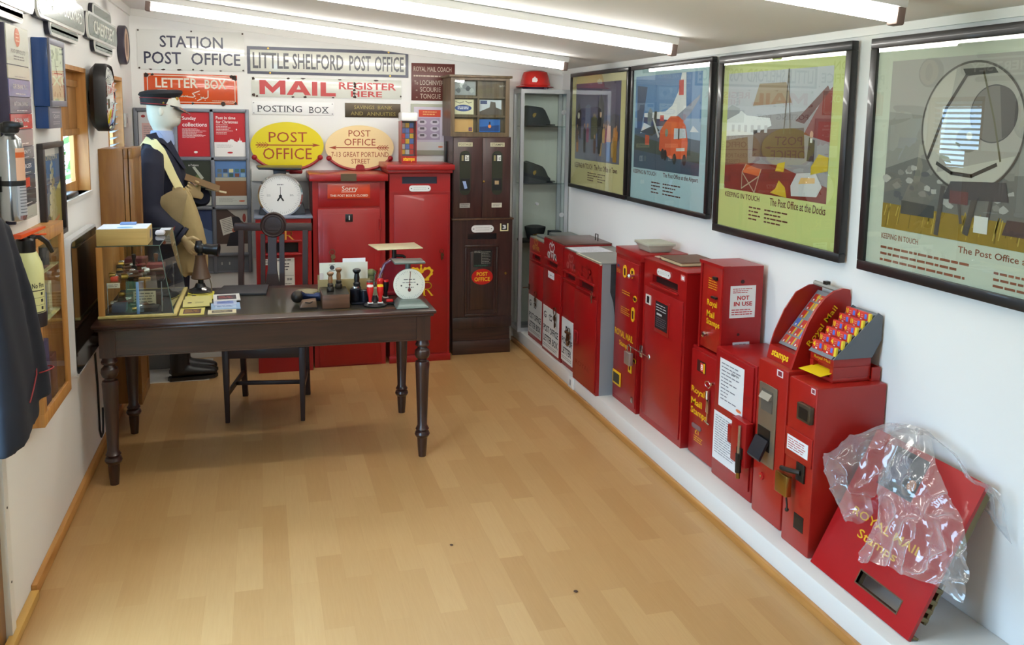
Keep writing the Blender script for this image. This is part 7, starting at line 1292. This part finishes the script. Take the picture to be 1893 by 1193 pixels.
for i in range(22):
    up = i < 12; z_ = s1 if up else s2; c_ = (.15+.15*rx_.random(), -1.28+.5*((i % 12)+.5)/12, z_)
    m1_, m2_ = ((BRASS,W1),(STEEL,W2),(DARKMET,W1),(STEEL,mat('handle_maroon',(110,34,34),.35,coat=.2)))[i % 4]
    exhibit('hand_stamp', 'old hand stamp heaped among others '+('on the shelf of the glass table case' if up else 'on the floor of the glass table case'), 'hand stamp', c_, .010+.005*rx_.random(), .075+.03*rx_.random(), m1_, m2_, True)
for nm, lb, q, c in [('seal_box','orange red tin at the left end of the case shelf',(.135,.165,-1.30,-1.27,s1,s1+.02),(206,70,44)),('seal_box','dark red packet at the right end of the case shelf',(.26,.34,-1.06,-.98,s1,s1+.035),(120,44,40)),('label_card','white label card leaning at the left of the case shelf',(.12,.175,-1.305,-1.302,s1-.03,s1-.006),(226,222,206)),('label_card','cream text card on the floor of the case',(.21,.31,-1.16,-1.155,s2,s2+.075),(200,190,160)),('label_card','tan card strip on the case shelf',(.25,.30,-1.27,-1.25,s1,s1+.008),(190,150,90)),('seal_box','dark brown bowl like block on the floor of the case',(.235,.33,-1.14,-1.05,s2,s2+.05),(64,42,34)),('seal_box','blue grey weight on the floor of the case',(.13,.19,-1.27,-1.20,s2,s2+.035),(74,88,110)),('seal_box','small black ink pad on the floor of the case',(.25,.33,-1.28,-1.20,s2,s2+.018),(36,34,40)),('seal_box','maroon purse at the back of the case shelf',(.14,.24,-.90,-.80,s1,s1+.04),(92,36,36)),('rule','brown wooden rule leaning from the floor to the left of the case',(.115,.125,-1.26,-.9,s2,s2+.012),(110,80,50)),('rule','pale blue upright strip inside the near end of the case',(.243,.256,-1.318,-1.315,s2,s1-.002),(120,160,226))]:
    b = B(ink(*c)); b.box(*q, .0015); o = single(nm, b, lb, 'exhibit', 'small exhibits in the glass table case')
    if nm == 'label_card': b = B(ink(96,90,80)); b.lines(FB(q[2]-.0003), q[0]+.006, q[1]-.006, q[4]+.004, q[5]-.004, 5 if q[5]-q[4] > .05 else 2, .3, 0, 3, .3, .02); part('print', b, o)
t = thing('wooden_box', 'pale wooden box with white paper lid label on top of the glass case', 'box', (.197, -1.245, 1.097)); b = B(wood('pale_box_wood', (180,154,92), (206,182,118), .55, 0, 0, 8)); b.box(.090, .304, -1.342, -1.15, 1.097, 1.172, .002); part('box', b, t)
b = B(ink(226,228,232)); b.box(.093, .301, -1.339, -1.153, 1.172, 1.1735); b.m(ink(130,176,200)); b.oval(FT(1.1738), .205, -1.29, .035, .03, 0, 24); part('paper_top', b, t); b = B(ink(110,110,130)); b.oval(Fr((.3045,0,0),(0,1,0),(0,0,1)), -1.22, 1.135, .03, .022, 0, 20); part('end_label', b, t)
b = B(ink(120,150,200)); b.box(.17, .24, -1.20, -1.16, 1.174, 1.184, .003); single('blue_wrapper', b, 'crumpled blue wrapper on the wooden box lid', 'wrapper')
b = B(ink(210,206,210)); b.box(.30, .345, -1.02, -.97, 1.0965, 1.12, .01); single('paper_tag', b, 'pale folded paper tag on the glass case top', 'paper'); b = B(ink(226,230,236)); b.box(.30, .35, -.80, -.72, 1.0965, 1.098); single('paper_slip', b, 'white slip at the back of the glass case top', 'paper')
# ---------------------------------------------------------------- leaflets
def booklet(label, u0, u1, v0, v1, z, rot, base, cov=None, txt=None, grp='booklets fanned on the table'):
    c, s_ = math.cos(rot), math.sin(rot); F = Fr(((u0+u1)/2, (v0+v1)/2, z), (c, s_, 0), (-s_, c, 0)); w, h = (u1-u0)/2, (v1-v0)/2
    b = B(base); b.fbox(F, -w, w, -h, h, 0, .004); o = single('booklet', b, label, 'booklet', grp); b = B(); G = at(F, .0043)
    if cov: b.m(ink(*cov)); b.rect(G, -w*.72, w*.72, -h*.72, h*.6, 0)
    b.m(ink(*(txt or (60,50,40)))); b.lines(G, -w*.6, w*.6, -h*.4, h*.3, 3, .4, .0004, 3, .3, .03) if cov else (b.oval(G, -w*.5, 0, .012, .012, 0, 6), b.lines(G, -w*.1, w*.8, -h*.2, h*.2, 2, .3, 0, 5, .4, .04)); part('print', b, o)
yc = ink(206,196,60,.6); cr_ = ink(206,198,128,.6)
booklet('bright yellow booklet with a dark emblem, farthest beside the glass case', .43, .56, -1.0, -.80, ZT, .03, yc); booklet('pale yellow booklet overlapping the bright yellow one', .428, .556, -1.11, -.93, ZT+.0045, .05, cr_); booklet('cream booklet third in the fan beside the glass case', .427, .55, -1.20, -1.03, ZT+.009, .06, cr_)
booklet('cream booklet with a plum cover panel nearest the table edge', .425, .535, -1.342, -1.19, ZT, .02, ink(206,196,110,.6), (84,52,58), (190,150,60)); 
booklet('white booklet with a dark printed panel right of the yellow booklets', .562, .69, -1.09, -.93, ZT+.009, .06, ink(222,220,214,.6), (66,62,70), (200,90,84)); booklet('pale blue and white booklet under the white one', .568, .676, -1.17, -1.03, ZT+.0045, .05, ink(190,200,222,.6), (120,140,196), (70,84,150)); booklet('light blue booklet with dark blue corner near the table edge', .56, .695, -1.25, -1.11, ZT, .05, ink(150,180,214,.6), (176,200,226), (70,90,150)); 
booklet('cream edged booklet lowest of the right hand fan', .552, .68, -1.338, -1.262, ZT, .03, ink(222,212,176,.6), (96,88,76), (206,196,170))
b = B(mat('slate_grey', (44,44,48), .5)); b.hexa([(.56,-.905,ZT),(.82,-.935,ZT),(.835,-.70,ZT),(.585,-.66+.0,ZT) if False else (.60,-.69,ZT),(.56,-.905,ZT+.012),(.82,-.935,ZT+.012),(.835,-.70,ZT+.012),(.60,-.69,ZT+.012)], .002); single('slate_pad', b, 'flat dark slate coloured pad at the back of the table', 'desk pad')
# candlestick telephone
t = thing('desk_telephone', 'old black and brown pedestal telephone at the back of the table by the booklets', 'telephone', (.49, -.79, ZT)); c = (.488, -.80)
b = B(BLACK); b.lathe([(.058,0),(.06,.008),(.052,.018),(.03,.03),(.022,.05)], (c[0],c[1],ZT), (0,0,1), 28); part('base', b, t); b = B(mat('phone_brown', (86,62,44), .4, coat=.2)); b.lathe([(.046,.075),(.05,.08),(.04,.11),(.03,.16),(.026,.19),(.028,.2)], (c[0]+.005,c[1],ZT), (0,0,1), 24); part('bell', b, t)
b = B(BLACK); b.cyl((c[0]+.003,c[1],ZT+.04), (c[0]+.005,c[1],ZT+.25), .014, n=14); b.ball((c[0]+.005,c[1],ZT+.235), .03, n=16); b.cyl((c[0],c[1],ZT+.25),(c[0],c[1],ZT+.275), .02, .016, 14); part('stem', b, t); b = B(BLACK); b.lathe([(.022,0),(.03,.02),(.026,.045),(.032,.07),(.036,.08),(.028,.082),(0,.06)], (c[0]+.02,c[1],ZT+.232), (1,-.2,-.08), 20); part('mouthpiece', b, t)
b = B(CHROME); b.lathe([(0,0),(.012,0),(.013,.004),(0,.008)], (c[0]+.02,c[1]-.035,ZT+.022), (.3,-.8,.5), 18); part('dial', b, t)
b = B(mat('cord_brown', (96,84,60), .7)); b.tube([(c[0]-.03,c[1]-.05,ZT+.004),(c[0]-.06,c[1]-.075,ZT+.004),(c[0]-.035,c[1]-.09,ZT+.004),(c[0]+.02,c[1]-.085,ZT+.004),(c[0]+.06,c[1]-.05,ZT+.006),(c[0]+.055,c[1]-.02,ZT+.05),(c[0]+.03,c[1],ZT+.15)], .0025, 6); part('cord', b, t)
# ---------------------------------------------------------------- stamps, rack and scales at the right end
def mushroom(label, x, y, z, h, m1, m2, m3=None, grp='hand stamps on the table', r=.017, cat='hand stamp'):
    t = thing('hand_stamp', label, cat, (x, y, z), grp); b = B(m1); b.lathe([(r,0),(r*1.08,h*.05),(r*1.05,h*.18),(r*.8,h*.24),(r*.85,h*.36),(r*.62,h*.42)], (x,y,z), (0,0,1), 18); part('die', b, t)
    b = B(m2); b.lathe([(r*.6,h*.42),(r*.7,h*.6),(r*.55,h*.78),(r*.8,h*.84),(r*1.02,h*.9),(r*.95,h*.96),(r*.5,h),(0,h*1.003)], (x,y,z), (0,0,1), 20); part('handle', b, t)
    return t
zb = ZT+.068; t = thing('stamp_block', 'brown wooden block holding two long hand stamps', 'block', (1.145, -1.23, ZT)); b = B(wood('block_wood', (70,42,26), (104,68,44), .45, .1, 0, 10)); b.box(1.08, 1.212, -1.335, -1.125, ZT, zb, .003); part('block', b, t); b = B(DARKMET); b.box(1.083, 1.209, -1.332, -1.128, zb, zb+.001); part('top_plate', b, t)
HW = mat('handle_tan', (132,92,54), .35, coat=.25); zs = zb+.0012
mushroom('shorter tan handled stamp standing on the front of the wooden block', 1.126, -1.245, zs, .098, DARKMET, HW); mushroom('taller tan handled stamp standing at the back of the wooden block', 1.172, -1.175, zs, .105, DARKMET, HW)
b = B(DARKMET); b.ball((.968,-1.19,ZT+.037), .032, n=22); o = single('ball_stamp', b, 'dark ball ended hand stamp lying left of the wooden block', 'hand stamp', 'hand stamps on the table'); b = B(mat('blued_steel', (40,52,84), .2, .8)); b.lathe([(.028,.0),(.016,.022),(.014,.06),(.022,.075),(.022,.1)], (.985,-1.185,ZT+.037), (1,.1,-.08), 18); part('shaft', b, o)
b = B(mat('tan_tin', (150,142,112), .4, .3)); b.lathe([(.06,0),(.062,.004),(.062,.034),(.056,.04),(0,.04)], (1.02,-1.06,ZT), (0,0,1), 30); single('round_tin', b, 'round tan topped tin behind the ball ended stamp', 'tin')
b = B(mat('brown_punch', (104,78,58), .4, .3)); b.hexa([(.97,-1.325,ZT),(1.058,-1.32,ZT),(1.06,-1.25,ZT),(.972,-1.255,ZT),(.985,-1.318,ZT+.038),(1.052,-1.316,ZT+.042),(1.055,-1.256,ZT+.042),(.985,-1.258,ZT+.036)], .006); o = single('leather_purse', b, 'small brown leather purse at the front edge of the table', 'purse'); b = B(DARKMET); b.box(.974, 1.058, -1.328, -1.322, ZT+.001, ZT+.009); b.tube([(1.0,-1.322,ZT+.035),(1.02,-1.326,ZT+.03),(1.035,-1.322,ZT+.037)], .003, 6); part('clasp', b, o)
# letter rack
t = thing('letter_rack', 'low brown card letter rack behind the hand stamps', 'letter rack', (1.2, -1.09, ZT)); b = B(mat('kraft_card', (150,132,88), .7)); b.box(1.075, 1.335, -1.125, -1.121, ZT, ZT+.105, .001); b.box(1.075, 1.335, -1.062, -1.058, ZT, ZT+.12, .001); b.box(1.075, 1.079, -1.121, -1.062, ZT, ZT+.09); b.box(1.331, 1.335, -1.121, -1.062, ZT, ZT+.09); b.box(1.079, 1.331, -1.121, -1.062, ZT, ZT+.004); part('rack', b, t)
b = B(ink(222,222,206)); b.box(1.082, 1.325, -1.108, -1.105, ZT+.005, .950); o = single('envelope', b, 'large white addressed envelope standing in the letter rack', 'envelope', 'envelopes in the letter rack'); b = B(ink(60,60,64)); F = FB(-1.1083); b.oval(F, 1.145, .925, .012, .012, 0, 16); b.rect(F, 1.13, 1.16, .938, .940, 0); b.rect(F, 1.13, 1.16, .908, .910, 0); part('postmark', b, o)
b = B(ink(236,236,238)); b.box(1.2, 1.316, -1.09, -1.088, ZT+.005, .968); single('envelope', b, 'bright white card standing tallest at the back of the letter rack', 'envelope', 'envelopes in the letter rack'); b = B(ink(206,196,190)); b.box(1.082, 1.1, -1.118, -1.115, ZT+.005, .90); single('envelope', b, 'narrow white envelope edge at the left of the letter rack', 'envelope', 'envelopes in the letter rack')
# inking stand and stamps
mushroom('black hand stamp with pear shaped handle in front of the letter rack', 1.262, -1.18, ZT+.05, .118, BLACK, BLACK, r=.021)
t = thing('inking_stand', 'black metal inking stand with two drums near the red stamps', 'ink stand', (1.26, -1.23, ZT)); b = B(mat('gunmetal', (38,40,50), .25, .6)); b.box(1.225, 1.315, -1.275, -1.135, ZT, ZT+.012, .003); b.lathe([(.026,.012),(.03,.016),(.03,.048),(.022,.05)], (1.262,-1.18,ZT), (0,0,1), 22); part('base', b, t); b = B(mat('gunmetal', (38,40,50), .25, .6)); b.lathe([(.024,.012),(.026,.016),(.026,.075),(.02,.08),(0,.08)], (1.248,-1.24,ZT), (0,0,1), 22); b.lathe([(.021,.012),(.022,.016),(.022,.068),(.016,.072),(0,.072)], (1.292,-1.25,ZT), (0,0,1), 22); part('drum', b, t); b = B(STEEL); b.lathe([(0,.081),(.018,.081),(.016,.088),(0,.09)], (1.248,-1.24,ZT), (0,0,1), 18); part('drum_lid', b, t)
SR = mat('stamp_red', (206,26,26), .3, coat=.3); SY = mat('stamp_yellow', (236,190,20), .3, coat=.2); SWh = mat('stamp_white', (232,226,214), .4)
t = thing('stamp_carousel', 'black plastic stand holding the red rubber stamps', 'stamp stand', (1.34, -1.31, ZT)); b = B(BLACK); b.lathe([(.058,0),(.06,.006),(.05,.016),(.02,.022),(.012,.05),(0,.052)], (1.338,-1.30,ZT), (0,0,1), 28); part('stand', b, t)
def red_stamp(label, x, y, z, top, body=SR):
    t = thing('rubber_stamp', label, 'rubber stamp', (x, y, z), 'red rubber stamps on the table'); b = B(SWh); b.box(x-.013, x+.013, y-.008, y+.008, z, z+.006, .001); part('stamp_block', b, t); b = B(body); b.lathe([(.008,.006),(.009,.03),(.014,.05),(.0165,.066),(.0165,.084)], (x,y,z), (0,0,1), 20); part('handle', b, t); b = B(top); b.lathe([(0,.084),(.0165,.084),(.015,.092),(0,.0925)], (x,y,z), (0,0,1), 20); part('top_cap', b, t)
red_stamp('red rubber stamp with pale top, front left of its group', 1.311, -1.335, ZT+.018, SWh); red_stamp('red rubber stamp with yellow top, front right of its group', 1.360, -1.335, ZT+.018, SY); red_stamp('red rubber stamp with red top behind the yellow topped one', 1.372, -1.24, ZT+.03, SR); red_stamp('red rubber stamp half hidden behind the pale topped one', 1.322, -1.225, ZT+.02, mat('stamp_brown', (92,84,72), .4)); red_stamp('black bodied rubber stamp with red top beside the big red scale', 1.402, -1.225, ZT+.02, SR, BLACK)
b = B(BLACK); b.box(1.39, 1.435, -1.30, -1.275, ZT, ZT+.012, .002); b.m(SR); b.box(1.395, 1.43, -1.297, -1.278, ZT+.012, ZT+.026, .004); single('rubber_stamp', b, 'small low rubber stamp with red grip left of the white dial', 'rubber stamp')
b = B(glass('bottle_glass', (226,236,230), 1.5)); b.lathe([(.022,0),(.026,.004),(.027,.06),(.026,.085),(.013,.105),(.0125,.138),(.015,.14),(.015,.147)], (1.362,-1.13,ZT), (0,0,1), 24); o = single('glass_bottle', b, 'small clear glass bottle behind the red rubber stamps', 'bottle'); b = B(ink(206,206,176)); b.lathe([(0,.004),(.024,.005),(.024,.055),(0,.055)], (1.362,-1.13,ZT), (0,0,1), 20); part('cream_contents', b, o)
b = B(mat('sponge_olive', (112,112,70), .8)); b.ball((1.345,-1.085,ZT+.125), .028, .022, .022, 16); b.cyl((1.345,-1.085,ZT), (1.345,-1.085,ZT+.11), .016, .02, 14); single('brush_pot', b, 'olive topped pot behind the clear glass bottle', 'pot')
# big red scale
t = thing('counter_scale', 'old red counter scale with wide cream pan behind the dial scale', 'scale', (1.47, -1.03, ZT)); RS = mat('scale_maroon', (128,20,34), .35, coat=.3); y = -1.02
b = B(RS); b.prism(Fr((0,y,0),(1,0,0),(0,0,1)), [(1.385,ZT+.02),(1.56,ZT+.02),(1.555,.86),(1.53,.92),(1.50,.945),(1.46,.948),(1.425,.925),(1.40,.88)], -.03, .03); b.box(1.37, 1.59, y-.06, y+.06, ZT, ZT+.02, .005); part('body', b, t)
b = B(mat('plum_edge', (110,60,96), .35, coat=.3)); b.tube([(1.385,y-.032,ZT+.03),(1.398,y-.032,.87),(1.422,y-.032,.925),(1.46,y-.032,.95),(1.50,y-.032,.948)], .007, 8); part('arc_edge', b, t); b = B(mat('cream_scale', (206,196,150), .5)); b.hexa([(1.384,y-.036,.81),(1.39,y-.036,.81),(1.39,y+.03,.81),(1.384,y+.03,.81),(1.405,y-.036,.895),(1.413,y-.036,.895),(1.413,y+.03,.895),(1.405,y+.03,.895)]); part('graduated_arc', b, t)
b = B(DARKMET); b.cyl((1.475,y,.945), (1.475,y,1.012), .012, n=12); b.tube([(1.47,y,.965),(1.52,y-.01,.962),(1.53,y-.02,.955)], .008, 8); part('pillar', b, t); b = B(mat('cream_pan', (206,198,160), .3, .3)); b.hexa([(1.375,y-.10,1.008),(1.612,y-.10,1.012),(1.60,y+.10,1.012),(1.35,y+.10,1.008),(1.375,y-.10,1.013),(1.612,y-.10,1.017),(1.60,y+.10,1.017),(1.35,y+.10,1.013)], .002); part('pan', b, t)
# dial letter scale
t = thing('dial_letter_scale', 'letter scale with round white dial and grey-green base at the table corner', 'scale', (1.506, -1.36, ZT)); cx, cz, r = 1.503, .868, .076; y = -1.345; GG = mat('grey_green', (96,110,104), .35, .2, coat=.3)
b = B(GG); b.hexa([(1.425,-1.42,ZT),(1.595,-1.42,ZT),(1.59,-1.25,ZT),(1.43,-1.25,ZT),(1.452,-1.385,ZT+.035),(1.555,-1.385,ZT+.035),(1.555,-1.28,ZT+.035),(1.452,-1.28,ZT+.035)], .006); part('base', b, t)
b = B(GG); b.cyl((cx,-1.30,ZT+.03), (cx,-1.30,.975), .014, n=14); b.lathe([(r*.9,0),(r,.006),(r,.03)], (cx,y+.036,cz), (0,-1,0), 40); part('housing', b, t)
b = B(mat('dial_ivory', (232,230,214), .35, coat=.3)); b.lathe([(r+.003,0),(r+.003,.006),(r-.003,.008),(0,.008)], (cx,y+.008,cz), (0,-1,0), 48); fo = part('dial', b, t); F = FB(y-.0004); b = B(ink(110,108,104))
for i in range(48): a = 2*PI*i/48; l = .006 if i % 4 else .010; b.line(F, [(cx+(r-.006)*math.cos(a), cz+(r-.006)*math.sin(a)), (cx+(r-.006-l)*math.cos(a), cz+(r-.006-l)*math.sin(a))], .001, 0)
b.lines(F, cx-.028, cx+.028, cz+.022, cz+.03, 1, .6, 0, 3, 0, .02); b.lines(F, cx-.034, cx+.034, cz+.008, cz+.014, 1, .5, 0, 4, 0, .02); b.lines(F, cx-.02, cx+.022, cz-.018, cz-.010, 1, .5, 0, 4, 0, .014); b.m(ink(40,40,40)); b.oval(F, cx-.04, cz-.004, .004, .004, .0004, 10); b.oval(F, cx+.04, cz, .004, .004, .0004, 10); part('dial_marks', b, fo)
b = B(ink(96,30,30)); b.line(at(F,.001), [(cx-.001,cz-.03),(cx+.005,cz+.066)], .003, 0); b.oval(at(F,.0014), cx, cz-.026, .008, .010, 0, 14); b.oval(at(F,.0014), cx+.001, cz, .005, .005, 0, 12); part('pointer', b, t)
b = B(GG); b.box(1.425, 1.578, -1.38, -1.25, .976, .986, .003); part('pan', b, t)
for i, (x, y, lb) in enumerate(((1.508, -2.35, 'small dark dried scrap on the floor in the middle of the room'), (1.872, -2.80, 'small dark dried scrap on the floor near the white ledge'))):
    b = B(mat('dry_scrap', (70, 44, 30), .8)); b.loft([[Vector((x+.007*k*math.cos(a)*(1.3 if i else 1), y+.009*k*math.sin(a), z)) for a in [2*PI*j/7 for j in range(7)]] for k, z in ((.6,.0003),(1,.002),(.5,.004))]); single('dry_leaf', b, lb, 'leaf')
